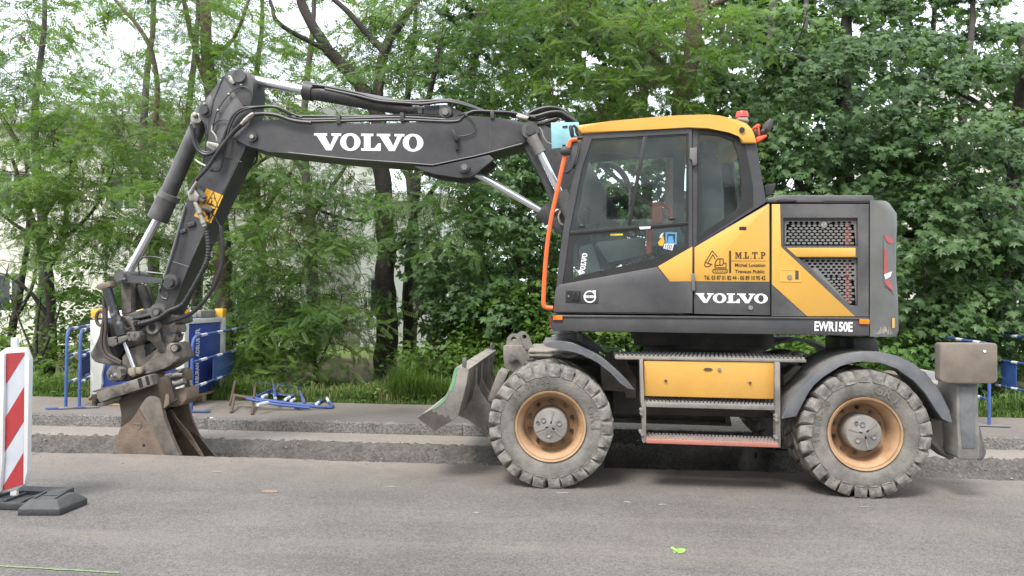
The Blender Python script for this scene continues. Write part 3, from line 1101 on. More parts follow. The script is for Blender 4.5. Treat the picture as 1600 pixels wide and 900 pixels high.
# ------------------------------------------------------------------ undercarriage
mb = MB()
mb.box(WF.x - .35, WR.x + .45, 7.20, 7.98, .52, .98, .02)
mb.box(WF.x + .55, WR.x - .45, 6.86, 8.40, .56, 1.02, .02)
chassis = part("chassis", mb, UNDER)
for wx in (WF.x, WR.x):
    mb = MB()
    mb.box(wx - .12, wx + .12, 6.9, 8.28, R_T - .13, R_T + .13, .05)
    mb.ball((wx, YC, R_T), .26, 16)
    part("axle", mb, UNDER)
mb = MB()
mb.cyl((at(1097, 530, YC).x, YC, 1.0), (at(1097, 530, YC).x, YC, 1.28), .58, 40)
mb.cyl((at(1097, 530, YC).x, YC, 1.16), (at(1097, 530, YC).x, YC, 1.34), .68, 40)
mb.box(at(1003, 530, 6.95).x, at(1190, 530, 6.95).x, 6.95, 8.2, 1.19, 1.32, .01)
part("turntable", mb, UNDER)

# near fenders: a lip plate and the arched sheet behind it
def fender(outer, inner, y0, y1, name="fender"):
    o = [at(u, v, y0) for u, v in outer]
    i = [at(u, v, y0) for u, v in inner]
    mb = MB()
    ring = [(p.x, p.z) for p in o] + [(p.x, p.z) for p in i[::-1]]
    mb.prism(ring, y0, y0 + .045, .004)
    oc = catmull(o, 4)
    n = len(oc)
    top = []
    bot = []
    for k, p in enumerate(oc):
        t = (oc[min(k + 1, n - 1)] - oc[max(k - 1, 0)]).normalized()
        nn = Vector((-t.z, 0, t.x))
        if nn.z < 0:
            nn = -nn
        top.append(p - nn * .006)
        bot.append(p - nn * .022)
    prof = [(p.x, p.z) for p in top] + [(p.x, p.z) for p in bot[::-1]]
    mb.prism(prof, y0 + .02, y1, 0)
    return part(name, mb, FENDER, ang=40)


f_out = A7((686, 130), (705, 126), (760, 128), (820, 136), (880, 162), (960, 203), (1040, 272), (1085, 318), (1114, 356))
f_in = A7((692, 150), (712, 158), (770, 170), (830, 180), (880, 195), (940, 226), (1000, 275), (1050, 328), (1082, 352))
fender(f_out, f_in, YN - .01, YN + .60)
r_out = A8((365, 463), (388, 410), (415, 365), (455, 318), (510, 262), (585, 202), (660, 165), (735, 149), (820, 149), (905, 168), (985, 206), (1055, 265), (1110, 340), (1150, 425), (1166, 484))
r_in = A8((432, 452), (455, 405), (482, 348), (512, 308), (556, 266), (636, 215), (690, 198), (740, 192), (830, 198), (905, 226), (985, 282), (1040, 345), (1085, 418), (1118, 465), (1150, 478))
fender(r_out, r_in, YN - .01, YN + .60)
# far fenders: the same arches on the other side
for src in (f_out, r_out):
    pts = [at(u, v, YN) for u, v in src]
    prof = [(p.x, p.z) for p in catmull(pts, 3)]
    mb = MB()
    mb.prism(prof + [(x, z - .03) for x, z in prof[::-1]], YF - .60, YF, 0)
    part("fender", mb, FENDER, ang=40)
# folded cover and pipes over the front axle seen above the near fender
mb = MB()
mb.pp(A7((722, 105), (760, 95), (850, 92), (880, 100), (960, 160), (975, 185), (900, 168), (830, 132), (740, 128)), 6.95, 7.05, .01)
mb.pp(A7((845, 88), (872, 90), (874, 135), (846, 135)), 6.9, 7.1, .01)
part("axle_cover", mb, FENDER)
mb = MB()
mb.pp(A7((612, 172), (850, 172), (880, 210), (612, 210)), 7.05, 8.1, .02)
for v in (178, 196):
    a, b = A7((620, v), (850, v + 6))
    mb.tube([at(*a, 6.98), at(*b, 6.98)], .014)
mb.tube([at(*p, 6.94) for p in A7((720, 200), (760, 190), (800, 205), (845, 198))], .012, smooth=4)
part("front_frame", mb, DUSTY)

# ladder frame, toolbox and treads on the near side
def saw_strip(L, R, h_px, y, n, up_px=3.4):
    """outline of a tread edge with a row of teeth"""
    out = []
    for i in range(n):
        t0, t1, t2 = i / n, (i + .30) / n, (i + .70) / n
        for t, d in ((t0, 0), (t0 + .12 / n, up_px), (t2 - .05 / n, up_px), (t2 + .02 / n, 0)):
            out.append((L[0] + (R[0] - L[0]) * t, L[1] + (R[1] - L[1]) * t - d))
    out.append(R)
    out.append((R[0], R[1] + h_px))
    out.append((L[0], L[1] + h_px))
    return out


def tread(L, R, h_px, y0, depth, n, mat, name="step"):
    s = MB()
    p0, p1 = at(*L, y0), at(*R, y0)
    dz = mpp(*L, y0) * h_px
    s.prism([(p0.x, p0.z - dz), (p1.x, p1.z - dz), (p1.x, p1.z), (p0.x, p0.z)], y0, y0 + depth, .004)
    st = part(name, s, mat, ang=30)
    t = MB()
    for k in range(3):
        yy = y0 + .012 + k * (depth - .03) / 2
        c = [(p.x, p.z) for p in (at(u, v, y0) for u, v in saw_strip(L, R, .8, y0, n))]
        t.prism(c, yy, yy + .012)
    obj("grip_teeth", t, TREAD, st, flat=True)
    return st


t1, t2 = ZT((92, 200), (1371, 222))
tread(t1, t2, 4.6, YN + .06, .40, 44, DUSTY)
t1, t2 = ZT((283, 508), (1190, 532))
tread(t1, t2, 7.2, YN + .03, .24, 36, DUSTY)
t1, t2 = ZT((300, 752), (1185, 782))
tread(t1, t2, 7.0, YN - .01, .20, 36, REDP)
mb = MB()
mb.pp(ZT((255, 224), (278, 222), (282, 500), (298, 540), (298, 776), (280, 782), (272, 770), (270, 545), (262, 500)), YN + .02, YN + .10, .004)
for p in ZT((266, 560), (268, 585), (262, 706), (272, 722)):
    mb.ycyl(p[0], p[1], 2.6, YN + .0, YN + .06, 8)
part("ladder_post", mb, DUSTY)
mb = MB()
mb.pp(ZT((1162, 242), (1195, 242), (1199, 812), (1186, 814), (1166, 780), (1163, 560)), YN + .02, YN + .10, .004)
for p in ZT((1172, 625), (1172, 600), (1172, 745)):
    mb.ycyl(p[0], p[1], 2.8, YN + .0, YN + .06, 8)
part("ladder_post", mb, DUSTY)
mb = MB()
mb.pp(ZT((283, 228), (1153, 240), (1153, 482), (1146, 488), (284, 466)), YN + .07, YN + .45, .008)
tb = part("toolbox", mb, YELDUST)
mb = MB()
mb.pp(ZT((682, 287), (695, 278), (730, 278), (744, 287), (730, 296), (695, 296)), YN + .062, YN + .09)
obj("latch", mb, UNDER, tb)
for p, r in zip(ZT((790, 288), (430, 365), (995, 378)), (2.8, 2.0, 2.0)):
    mb = MB()
    mb.ycyl(p[0], p[1], r, YN + .055, YN + .09, 12)
    obj("lock" if r > 2.5 else "bolt", mb, FITTING if r > 2.5 else UNDER, tb)
# things between the wheels, behind the ladder
mb = MB()
mb.pp(ZT((0, 225), (165, 225), (235, 350), (230, 480), (160, 480), (160, 430), (0, 430)), 6.85, 7.1, .01)
part("frame_plate", mb, DUSTY)
mb = MB()
mb.pp(ZT((0, 470), (160, 480), (240, 490), (270, 530), (0, 540)), 6.95, 7.3, .02)
mb.pp(ZT((390, 535), (575, 545), (570, 580), (540, 592), (430, 590), (395, 570)), 7.0, 7.5, .02)
part("driveline", mb, UNDER)
mb = MB()
mb.pp(ZT((0, 545), (835, 560), (862, 662), (0, 625)), 8.35, 8.38)
mb.pp(ZT((0, 622), (872, 658), (872, 668), (0, 640)), 8.15, 8.38)
mb.pp(ZT((815, 560), (850, 560), (872, 660), (835, 660)), 8.25, 8.34)
part("far_step_plate", mb, DUSTY)
# pipe and rubber by the rear fender
mb = MB()
mb.tube([at(*p, 6.75) for p in ZT((1200, 330), (1290, 380), (1340, 400))], .022, smooth=3)
mb.pp(ZT((1215, 330), (1300, 260), (1345, 270), (1260, 360), (1220, 400)), 6.7, 6.9, .01)
part("fender_bracket", mb, DUSTY)

# ------------------------------------------------------------------ dozer blade
YB0, YB1 = 6.40, 8.78
side = ZB((385, 338), (395, 334), (490, 352), (470, 470), (440, 590), (400, 748), (205, 866), (62, 757), (100, 728), (180, 682), (240, 640), (285, 590), (318, 540), (346, 460), (364, 375))
mb = MB()
mb.pp(side, YB0, YB0 + .03, .004)
blade = part("dozer_blade", mb, BLADEM)
s3 = [(p.x, p.z) for p in (at(u, v, YB0) for u, v in side)]
mb = MB()
mb.prism(s3, YB1 - .03, YB1, .004)
front = ZB((62, 757), (100, 728), (180, 682), (240, 640), (285, 590), (318, 540), (346, 460), (364, 375), (385, 338))
fp = [at(u, v, YB0) for u, v in front]
back = [(p.x + .035, p.z - .01) for p in fp]
mb.prism([(p.x, p.z) for p in fp] + back[::-1], YB0 + .03, YB1 - .03, .002)
obj("mouldboard", mb, BLADEM, blade)
mb = MB()
mb.pp(ZB((385, 338), (395, 334), (492, 352), (490, 366), (385, 352)), YB0 + .03, YB1 - .03, .003)
obj("top_plate", mb, BLADEM, blade)
cb = [(p.x, p.z) for p in (at(u, v, YB0) for u, v in ZB((490, 352), (470, 470), (440, 590), (400, 748), (385, 760), (300, 640), (345, 470), (375, 365)))]
mb = MB()
mb.prism([(at(*ZB((470, 362))[0], YB0).x, at(*ZB((470, 362))[0], YB0).z), (at(*ZB((485, 362))[0], YB0).x, at(*ZB((485, 362))[0], YB0).z),
          (at(*ZB((400, 745))[0], YB0).x, at(*ZB((400, 745))[0], YB0).z), (at(*ZB((380, 745))[0], YB0).x, at(*ZB((380, 745))[0], YB0).z)], YB0 + .03, YB1 - .03)
obj("back_plate", mb, BLADEM, blade)
mb = MB()
mb.pp(ZB((376, 345), (396, 346), (388, 372), (390, 398), (376, 420), (380, 450), (366, 470), (370, 492), (354, 508), (352, 530), (324, 545), (338, 500), (350, 455), (366, 375)), YB0 - .004, YB0 - .001)
mb.pp(ZB((310, 560), (322, 556), (300, 600), (280, 625), (262, 640), (230, 668), (205, 682), (190, 684), (240, 645), (285, 598)), YB0 - .004, YB0 - .001)
GREENP = M("green_scraped_paint", (0.10, 0.42, 0.20), 0.5, var=0.3, scale=14, dust=0.45, dustcol=(0.22, 0.22, 0.17), dscale=9, updust=False)
obj("paint_streak", mb, GREENP, blade, label="streaks of green paint along the blade's front edge", flat=True)
mb = MB()
mb.pp(ZB((64, 757), (100, 730), (180, 688), (196, 712), (222, 704), (236, 738), (270, 730), (290, 752), (325, 738), (338, 770), (366, 772), (205, 863)), YB0 - .003, YB0 - .001)
obj("worn_edge", mb, M("bare_worn_steel", (0.075, 0.062, 0.054), .55, var=.3, scale=14, wear=.25), blade, flat=True)
for pts in (ZB((438, 262), (462, 260), (470, 275), (468, 345), (432, 335)),):
    for yy in (YB0 + .01, YB1 - .12):
        p = [(q.x, q.z) for q in (at(u, v, YB0 + .01) for u, v in pts)]
        mb = MB()
        mb.prism(p, yy, yy + .025, .004)
        obj("marker_lug", mb, STEEL, blade)
# curved ribs behind the mouldboard
rib = ZB((548, 345), (560, 345), (556, 480), (590, 560), (630, 610), (668, 655), (658, 740), (640, 860), (560, 830), (480, 770), (405, 740), (420, 700), (520, 600), (540, 480))
for yy in (6.92, 7.35, 7.95, 8.3):
    p = [(q.x, q.z) for q in (at(u, v, 6.92) for u, v in rib)]
    mb = MB()
    mb.prism(p, yy, yy + .03, .003)
    obj("rib", mb, BLADEM, blade)
mb = MB()
mb.pp(ZB((735, 360), (820, 385), (740, 560), (680, 640), (640, 610)), 6.95, 7.25, .02)
part("blade_arm", mb, DUSTY)
mb = MB()
mb.pp(ZB((735, 360), (820, 385), (740, 560), (680, 640), (640, 610)), 7.85, 8.15, .02)
part("blade_arm", mb, DUSTY)
# bracket with the pierced lugs in front of the chassis
br = A7((498, 156), (505, 148), (590, 150), (612, 195), (640, 172), (660, 200), (600, 222), (590, 270), (545, 275), (510, 255), (500, 215))
mb = MB()
mb.pp(br, 6.98, 7.03, .004)
p = [(q.x, q.z) for q in (at(u, v, 6.98) for u, v in br)]
brp = part("blade_bracket", mb, DUSTY)
for yy in (7.5, 7.98):
    mb = MB()
    mb.prism(p, yy, yy + .05, .004)
    part("blade_bracket", mb, DUSTY)
hol = lambda cx, cy, r: [(cx + r * math.cos(2 * PI * k / 14), cy + r * .95 * math.sin(2 * PI * k / 14)) for k in range(14)]
for pts, c, r, y in ((A7((512, 150), (516, 115), (532, 97), (555, 94), (575, 108), (590, 150)), A7((548, 120))[0], 4.2, 7.02),
                     (A7((560, 120), (562, 95), (580, 83), (600, 86), (618, 104), (628, 130), (645, 168), (600, 168)), A7((598, 108))[0], 3.6, 7.45)):
    mb = MB()
    mb.pp(pts, y, y + .06, 0, [hol(*c, r)])
    obj("lug", mb, DUSTY, brp)
c = A7((541, 206))[0]
mb = MB()
mb.ycyl(c[0], c[1], 7.5, 6.955, 7.1, 16)
obj("boss", mb, DUSTY, brp)
mb = MB()
mb.ycyl(c[0], c[1], 5.0, 6.93, 7.1, 14)
mb.pp(A7((548, 200), (572, 205), (575, 214), (550, 216)), 6.935, 6.955)
part("pin", mb, STEEL)

# ------------------------------------------------------------------ rear stabiliser
mb = MB()
mb.pp(ZS((225, 365), (362, 365), (364, 600), (368, 640), (374, 760), (372, 840), (355, 856), (245, 852), (232, 838), (236, 780), (226, 600)), 6.30, 6.62, .012)
st = part("stabiliser", mb, M("stabiliser_grey", (0.085, 0.087, 0.088), 0.5, var=0.2, scale=6, dust=0.75, dustcol=(0.30, 0.275, 0.24), dscale=3, updust=False))
mb = MB()
mb.pp(ZS((246, 380), (342, 380), (345, 780), (262, 782), (250, 640)), 6.294, 6.31, .003)
obj("wear_plate", mb, M("stabiliser_plate", (0.075, 0.082, 0.09), 0.5, var=0.15, scale=8, dust=0.55, dscale=6, dustcol=(0.24, 0.235, 0.225)), st)
mb = MB()
mb.pp(ZS((118, 118), (128, 106), (475, 108), (487, 120), (488, 335), (480, 358), (455, 366), (165, 362), (128, 352), (118, 335)), 6.22, 6.315, .018)
obj("leg_housing", mb, M("dusty_brown_box", (0.12, 0.10, 0.085), 0.6, var=0.12, scale=3, dust=0.8, dustcol=(0.265, 0.215, 0.165), dscale=2.5, updust=False), st)
mb = MB()
c = ZS((405, 160))[0]
mb.ycyl(c[0], c[1], 2.0, 6.212, 6.23, 10)
obj("bolt", mb, WHITE, st)
mb = MB()
mb.pp(ZS((362, 600), (378, 660), (396, 760), (414, 790), (414, 815), (400, 845), (380, 858), (358, 856), (368, 800), (374, 700)), 6.34, 6.56, .01)
mb.pp(ZS((372, 765), (386, 780), (386, 830), (372, 850), (362, 850)), 6.31, 6.33)
obj("foot_hinge", mb, STEEL, st)
mb = MB()
mb.pp(ZS((60, 590), (120, 600), (190, 618), (216, 720), (222, 800), (214, 848), (190, 856), (165, 845), (130, 815), (66, 752)), 6.55, 6.75, .02)
mb.pp(ZS((150, 380), (225, 372), (228, 600), (200, 600), (170, 520)), 6.6, 7.9, .02)
part("stabiliser_bracket", mb, DUSTY)
mb = MB()
mb.ball(at(*ZS((165, 800))[0], 6.56), .055, 12)
part("ball_joint", mb, DUSTY)
mb = MB()
mb.pp(ZS((0, 280), (110, 295), (115, 370), (130, 375), (125, 395), (90, 370)), 7.2, 8.0, .01)
part("rear_hitch_cover", mb, M("pale_dusty_cover", (0.28, 0.29, 0.31), 0.6, var=0.1, dust=0.3))

# ------------------------------------------------------------------ upper structure
Yb = 8.80
mb = MB()
mb.pp([(861, 492.5), (1358.3, 497.5), (1358.3, 525), (863, 517)], YH - .01, Yb, .008)
deck = part("deck_frame", mb, M("deck_grey", (0.045, 0.045, 0.048), 0.45, var=0.1, scale=2, dust=0.15, dscale=3))
mb = MB()
mb.pp([(858.5, 492), (1240, 495.2), (1358, 496.3), (1358, 499), (858.5, 495)], YH - .022, YH + .02, .002)
obj("deck_lip", mb, GREY, deck)
mb = MB()
mb.pp(A5((110, 833), (147, 833), (147, 850), (110, 850)), YH - .030, YH, .002)
obj("marker_light", mb, AMBER, deck)
mb = MB()
mb.pp(A6((413, 762), (447, 763), (447, 780), (413, 779)), YH - .030, YH, .002)
obj("marker_light", mb, AMBER, deck)
mb = MB()
mb.pp(A5((97, 840), (105, 840), (106, 884), (98, 880)), YH + .02, YH + .10, .002)
obj("reflector", mb, REDL, deck)
font_word("EWR150E", *A6((253, 804), (387, 807), (254, 769)), YH - .014, WHITE, deck, bold=0.035)

# body core that fills the house behind the panels
mb = MB()
mb.pp([(1092, 392), (1202, 322), (1356, 322), (1356, 494), (1092, 490)], YH + .16, Yb - .02)
mb.pp([(1085, 386), (1203, 318), (1206, 440), (1206, 493), (1084, 489)], YH + .02, YH + .16)
part("body_core", mb, VOID)

# rear side panel: grey below, yellow above
mb = MB()
mb.pp(A5((660, 566), (952, 394), (957, 398), (958, 832), (661, 826)), YH, YH + .03, .004)
sp = part("side_panel", mb, GREY)
mb = MB()
mb.pp(A5((663, 567), (952, 397), (955, 400), (956, 701), (663, 699)), YH - .004, YH + .01, .002)
obj("yellow_panel", mb, YELLOW, sp)
Yt = YH - .0065
slab_word(*A5((667, 782), (949, 785), (667, 745)), Yt + .004, WHITE, sp)
mb = MB()
c = A5((882, 802))[0]
mb.ycyl(c[0], c[1], 3.6, YH - .012, YH + .01, 14)
obj("lock", mb, FITTING, sp)
mb = MB()
mb.pp(A5((838, 485), (866, 485), (866, 498), (838, 498)), YH - .008, YH, .002)
obj("latch_slot", mb, BLACK, sp)
PB = cr(1080, 360, 6.0)
for g, dx, ww in ((GM, 412, 62), (GL, 500, 40), (GT, 572, 50), (GP, 652, 44)):
    V, Fc = glyphs([(g, [GP_H] if g is GP else [], 0, 1, 1)])
    mb = MB()
    _mapmesh(mb, V, Fc, *PB((dx, 264), (dx + ww, 265), (dx, 203)), Yt, max(v[0] for v in V), 1.0)
    for d in ():
        pass
    obj("lettering", mb, BROWNINK, sp, flat=True)
for dx in (486, 557, 634):
    mb = MB()
    mb.pp(PB((dx, 256), (dx + 9, 256), (dx + 9, 265), (dx, 265)), Yt, Yt + .001)
    obj("lettering", mb, BROWNINK, sp, flat=True)
font_word("Michel Location", *PB((410, 341), (696, 343), (410, 308)), Yt, BROWNINK, sp, bold=0.02)
font_word("Travaux Public", *PB((410, 401), (688, 403), (410, 368)), Yt, BROWNINK, sp, bold=0.02)
font_word("Tél. 03 87 01 82 44 - 06 89 10 95 42", *PB((120, 464), (696, 467), (120, 422)), Yt, BROWNINK, sp, bold=0.025)
mb = MB()
mb.pp(PB((356, 190), (374, 190), (374, 400), (356, 400)), Yt, Yt + .001)
mb.pp(PB((374, 284), (696, 286), (696, 288), (374, 287)), Yt, Yt + .001)
obj("lettering", mb, BROWNINK, sp, flat=True)


def stroke(mb, pts, wpx, Y):
    """flat line drawing of even width"""
    for a, b in zip(pts, pts[1:]):
        d = Vector((b[0] - a[0], b[1] - a[1]))
        if d.length < 1e-6:
            continue
        d.normalize()
        n = Vector((-d.y, d.x)) * wpx / 2
        e = d * wpx * .35
        q = [(a[0] + n.x - e.x, a[1] + n.y - e.y), (b[0] + n.x + e.x, b[1] + n.y + e.y), (b[0] - n.x + e.x, b[1] - n.y + e.y), (a[0] - n.x - e.x, a[1] - n.y - e.y)]
        Y -= .00002
        mb.face([at(u, v, Y) for u, v in q])


mb = MB()
for pts in (((245, 248), (197, 190), (132, 298), (124, 325), (138, 340), (165, 338), (192, 316), (165, 312), (140, 300)),
            ((225, 268), (203, 226), (165, 290), (155, 312)),
            ((222, 350), (222, 318), (236, 280), (252, 266), (298, 266), (303, 306), (327, 308), (327, 350), (222, 350)),
            ((228, 328), (290, 326), (303, 306)), ((270, 268), (268, 326)),
            ((215, 364), (325, 364), (338, 372), (338, 390), (325, 399), (215, 399), (202, 390), (202, 372), (215, 364))):
    stroke(mb, PB(*pts), 1.25, Yt)
for k in range(5):
    stroke(mb, PB((222 + k * 23, 381), (228 + k * 23, 381)), 1.2, Yt)
obj("excavator_emblem", mb, BROWNINK, sp, flat=True)

# engine door with grilles
def hexgrid(poly, sx, sy, wx, wy, margin):
    xs = [p[0] for p in poly]
    ys = [p[1] for p in poly]

    def inside(x, y):
        c = False
        for (x1, y1), (x2, y2) in zip(poly, poly[1:] + poly[:1]):
            if (y1 > y) != (y2 > y) and x < (x2 - x1) * (y - y1) / (y2 - y1) + x1:
                c = not c
        return c
    H = []
    r = 0
    y = min(ys) + wy * .5 + 1.2
    while y < max(ys):
        x = min(xs) + (wx / 2 + 1.0 if r % 2 else wx / 2 + 1.0 + sx / 2)
        while x < max(xs):
            h = [(x - wx / 2, y), (x - wx * .28, y - wy / 2), (x + wx * .28, y - wy / 2), (x + wx / 2, y), (x + wx * .28, y + wy / 2), (x - wx * .28, y + wy / 2)]
            if all(inside(u + du, v) for (u, v) in h for du in (-margin, margin)):
                H.append(h)
            x += sx
        y += sy / 2 * 1.0
        r += 1
    return H


g_up = A6((150, 416), (400, 416), (400, 504), (150, 504))
g_lo = A6((208, 551), (400, 551), (400, 714), (378, 712))
mb = MB()
mb.pp(A6((103, 357), (444, 357), (444, 753), (103, 751)), YH - .002, YH + .04, .004, [A6((143, 405), (406, 405), (406, 508), (143, 508)), A6((196, 546), (406, 546), (406, 720), (372, 718))])
ed = part("engine_door", mb, GREY)
for g, rim_ in ((g_up, A6((143, 405), (406, 405), (406, 508), (143, 508))), (g_lo, A6((196, 546), (406, 546), (406, 720), (372, 718)))):
    mb = MB()
    r3 = [at(u, v, YH) for u, v in rim_]
    i3 = [at(u, v, YH + .03) for u, v in g]
    n = len(r3)
    for k in range(n):
        mb.face([r3[k], r3[(k + 1) % n], i3[(k + 1) % n], i3[k]])
    obj("grille_frame", mb, GREY, ed, flat=True)
    mb = MB()
    mb.pp(g, YH + .030, YH + .036, 0, hexgrid(g, 8.4, 9.2, 6.7, 3.3, .5))
    obj("grille", mb, M("grille_grey", (0.16, 0.16, 0.155), 0.55, var=0.15, dust=0.3), ed, flat=True)
    mb = MB()
    mb.pp(g, YH + .10, YH + .15)
    obj("radiator", mb, VOID, ed)
    mb = MB()
    if g is g_up:
        mb.pp(A6((362, 418), (380, 418), (380, 502), (362, 502)), YH + .07, YH + .09)
    else:
        mb.pp(A6((362, 553), (380, 553), (380, 708), (362, 700)), YH + .07, YH + .09)
    obj("warning_strip", mb, M("orange_red_strip", (0.62, 0.10, 0.05), 0.6), ed)
mb = MB()
mb.ycyl(*A6((287, 430))[0], 5.0, YH + .022, YH + .04, 14)
obj("grille_badge", mb, FITTING, ed)
mb = MB()
mb.pp(A6((104, 358), (133, 358), (135, 508), (396, 752), (228, 752), (104, 640)), YH - .007, YH + .01, .002)
obj("yellow_stripe", mb, YELLOW, ed)
mb = MB()
mb.pp(A6((155, 511), (398, 511), (398, 543), (191, 543)), YH - .007, YH + .02, .002)
obj("yellow_stripe", mb, YELLOW, ed)
mb = MB()
mb.pp(A6((132, 586), (206, 587), (206, 632), (132, 630)), YH - .011, YH, .002, [A6((139, 590), (198, 591), (198, 624), (139, 622))])
mb.pp(A6((139, 590), (185, 591), (185, 624), (139, 622)), YH - .009, YH)
lt = obj("latch", mb, YELLOW, ed)
mb = MB()
mb.ycyl(*A6((167, 613))[0], 3.6, YH - .02, YH, 14)
mb2 = MB()
mb2.pp(A6((186, 592), (198, 592), (198, 623), (186, 623)), YH - .0075, YH)
obj("lock", mb, FITTING, ed)
obj("latch_pocket", mb2, UNDER, ed)

# hood, counterweight, tail light
mb = MB()
mb.pp(A6((84, 352), (90, 336), (150, 325), (460, 326), (469, 352)), YH + .01, Yb - .05, .012)
hood = part("hood", mb, GREY)
mb = MB()
mb.pp(A6((288, 345), (445, 346), (445, 353), (285, 353)), YH - .004, YH + .03)
mb.pp(A6((122, 343), (135, 339), (190, 342), (190, 350), (150, 349), (125, 352)), YH - .006, YH + .02, .003)
obj("hood_handle", mb, BLACK, hood)
mb = MB()
mb.pp(A5((937, 322), (983, 315), (965, 362), (940, 366)), YH + .35, YH + .50, .01)
part("mirror_arm", mb, DARKG)
# counterweight: plan outline rounded at the rear corner, lofted by height
cw_rows = []
prof = [(355, 1387, 319), (400, 1398.5, 335), (450, 1399, 360), (480, 1398, 375), (600, 1397.5, 427), (660, 1399.5, 455), (690, 1400.5, 467), (800, 1401.5, 516), (822, 1398, 525)]
zs = []
for _, px, py in prof:
    e = at(px, py, YH + .16)
    x0 = at(1359.5, py, YH).x
    x1 = e.x
    z = e.z
    row = [Vector((x0, YH + .02, z)), Vector((x0, YH, z))]
    rr = min(.16, (x1 - x0) * .9)
    for k in range(9):
        a = PI / 2 * k / 8
        row.append(Vector((x1 - rr + rr * math.sin(a), YH + rr - rr * math.cos(a), z)))
    for yy in (YH + .8, YC, YC + .7, Yb - .2):
        row.append(Vector((x1 + .05 * (1 - abs(yy - YC) / 1.2), yy, z)))
    row.append(Vector((x0, Yb, z)))
    cw_rows.append(row)
mb = MB()
top = cw_rows[0]
cap = [p + Vector((-.02 if i > 2 else 0, 0, .012)) for i, p in enumerate(top)]
mb.sheet([[p for p in cap]] + cw_rows)
for row, s in ((cap, 1), (cw_rows[-1], -1)):
    mb.face(row[::s])
cw = part("counterweight", mb, CWG, ang=50)
def on_cw(u, v, out):
    """the point of the rounded counterweight corner seen at a photo pixel"""
    vs_ = [p[2] for p in prof]
    Y = YH
    for _ in range(40):
        px = np.interp(v, vs_, [p[1] for p in prof])
        x1 = at(px, v, YH + .16).x
        x0_ = at(1359.5, v, YH).x
        rr = min(.16, (x1 - x0_) * .9)
        s_ = min(max((at(u, v, Y).x - (x1 - rr)) / rr, 0), .97)
        Y = .5 * Y + .5 * (YH + rr * (1 - math.sqrt(1 - s_ * s_)))
    p = at(u, v, Y)
    return p + (CAM - p).normalized() * out


def tl(px, name, mat, dy):
    mb = MB()
    # fine strips so the lens follows the round corner
    us = np.linspace(min(p[0] for p in px), max(p[0] for p in px), 6)
    n = len(px)
    rows = []
    for u in us:
        cross = []
        for i in range(n):
            (a0, b0), (a1, b1) = px[i], px[(i + 1) % n]
            if abs(a1 - a0) > 1e-9 and min(a0, a1) - 1e-6 <= u <= max(a0, a1) + 1e-6:
                cross.append(b0 + (b1 - b0) * (u - a0) / (a1 - a0))
            elif abs(a1 - a0) <= 1e-9 and abs(u - a0) < 1e-6:
                cross += [b0, b1]
        rows.append([on_cw(u, min(cross) + (max(cross) - min(cross)) * f, dy) for f in (0, .5, 1)])
    mb.sheet(rows)
    return obj(name, mb, mat, cw)


tl([(1381, 366), (1390, 368), (1397, 373), (1397.5, 425), (1393, 440), (1397, 448), (1397.5, 462), (1390, 452), (1381, 446)], "light_recess", M("recess_grey", (0.13, 0.135, 0.13), 0.5, dust=0.2), .006)
tl([(1382, 367), (1390, 369), (1396, 374), (1396, 379), (1390, 381), (1386, 378)], "tail_light", REDL, .012)
tl([(1381.2, 388), (1386, 389), (1386.1, 427), (1381.1, 428)], "tail_light", REDL, .012)
tl([(1381.5, 440), (1388, 436), (1396, 449), (1396.5, 456), (1388, 449)], "tail_light", REDL, .012)
tl([(1381.2, 429), (1388, 426), (1394, 424), (1393, 431), (1387, 435), (1381.5, 438)], "light_lens", BANDW, .012)
tl([(1394, 497), (1398, 497), (1398, 512), (1394, 513)], "reflector", YELLOW, .012)
mb = MB()
for k in range(60):
    u, v = 1364 + abs(rnd.gauss(0, 15)), 521 + rnd.uniform(-4, 2)
    h = rnd.uniform(2, 15) * max(.1, 1 - abs(u - 1384) / 22)
    if u > 1396:
        continue
    w_ = rnd.uniform(.8, 2.2)
    mb.face([on_cw(u, v, .002), on_cw(u + w_, v - .5, .002), on_cw(u + w_ * rnd.uniform(0, .6), v - h, .002)])
obj("dried_mud", mb, M("dried_mud", (0.32, 0.29, 0.25), 0.9, var=0.2), cw, flat=True)

# posts under the counterweight
mb = MB()
mb.pp(A8((638, 82), (700, 80), (705, 145), (638, 150)), 6.9, 7.3, .01)
mb.pp(A8((700, 80), (808, 84), (825, 150), (705, 146)), 6.75, 7.0, .01)
part("rear_post", mb, GREY)
# ------------------------------------------------------------------ cab
YC0, YC1 = YH - .01, YH + 1.0                       # near and far side of the cab
outline = [(865, 489), (874, 400), (886, 320), (898, 264), (912, 206), (920, 203), (1076, 198), (1140, 201), (1160, 210), (1182, 224), (1189, 268), (1197, 316), (1084, 385), (1082, 490)]
w_up = A5((268, 150), (632, 128), (630, 467), (180, 502), (200, 395), (232, 255))
w_lo = A5((168, 517), (642, 478), (642, 572), (516, 642), (150, 706))
w_rr = A5((682, 104), (770, 112), (838, 132), (855, 165), (875, 260), (887, 330), (887, 402), (676, 541))
CABG = M("cab_frame_grey", (0.050, 0.050, 0.054), 0.42, var=0.08, scale=3, dust=0.10)
mb = MB()
d_win = A5((247, 122), (655, 100), (655, 562), (520, 640), (140, 712), (168, 500), (205, 300))
mb.pp(outline, YC0 + .012, YC0 + .07, .006, [d_win, A5((678, 100), (770, 108), (842, 128), (860, 163), (880, 260), (892, 330), (892, 406), (672, 549))])
cab = part("cab", mb, CABG)
mb = MB()
mb.pp([(865.5, 488), (874.5, 400), (886.5, 320), (898.5, 264), (913, 207), (1081, 199.5), (1082, 489)], YC0 - .012, YC0 + .012, .006,
      [A5((262, 142), (640, 121), (640, 570), (515, 645), (147, 710), (175, 500), (222, 260))])
door = part("door", mb, CABG)
mb = MB()
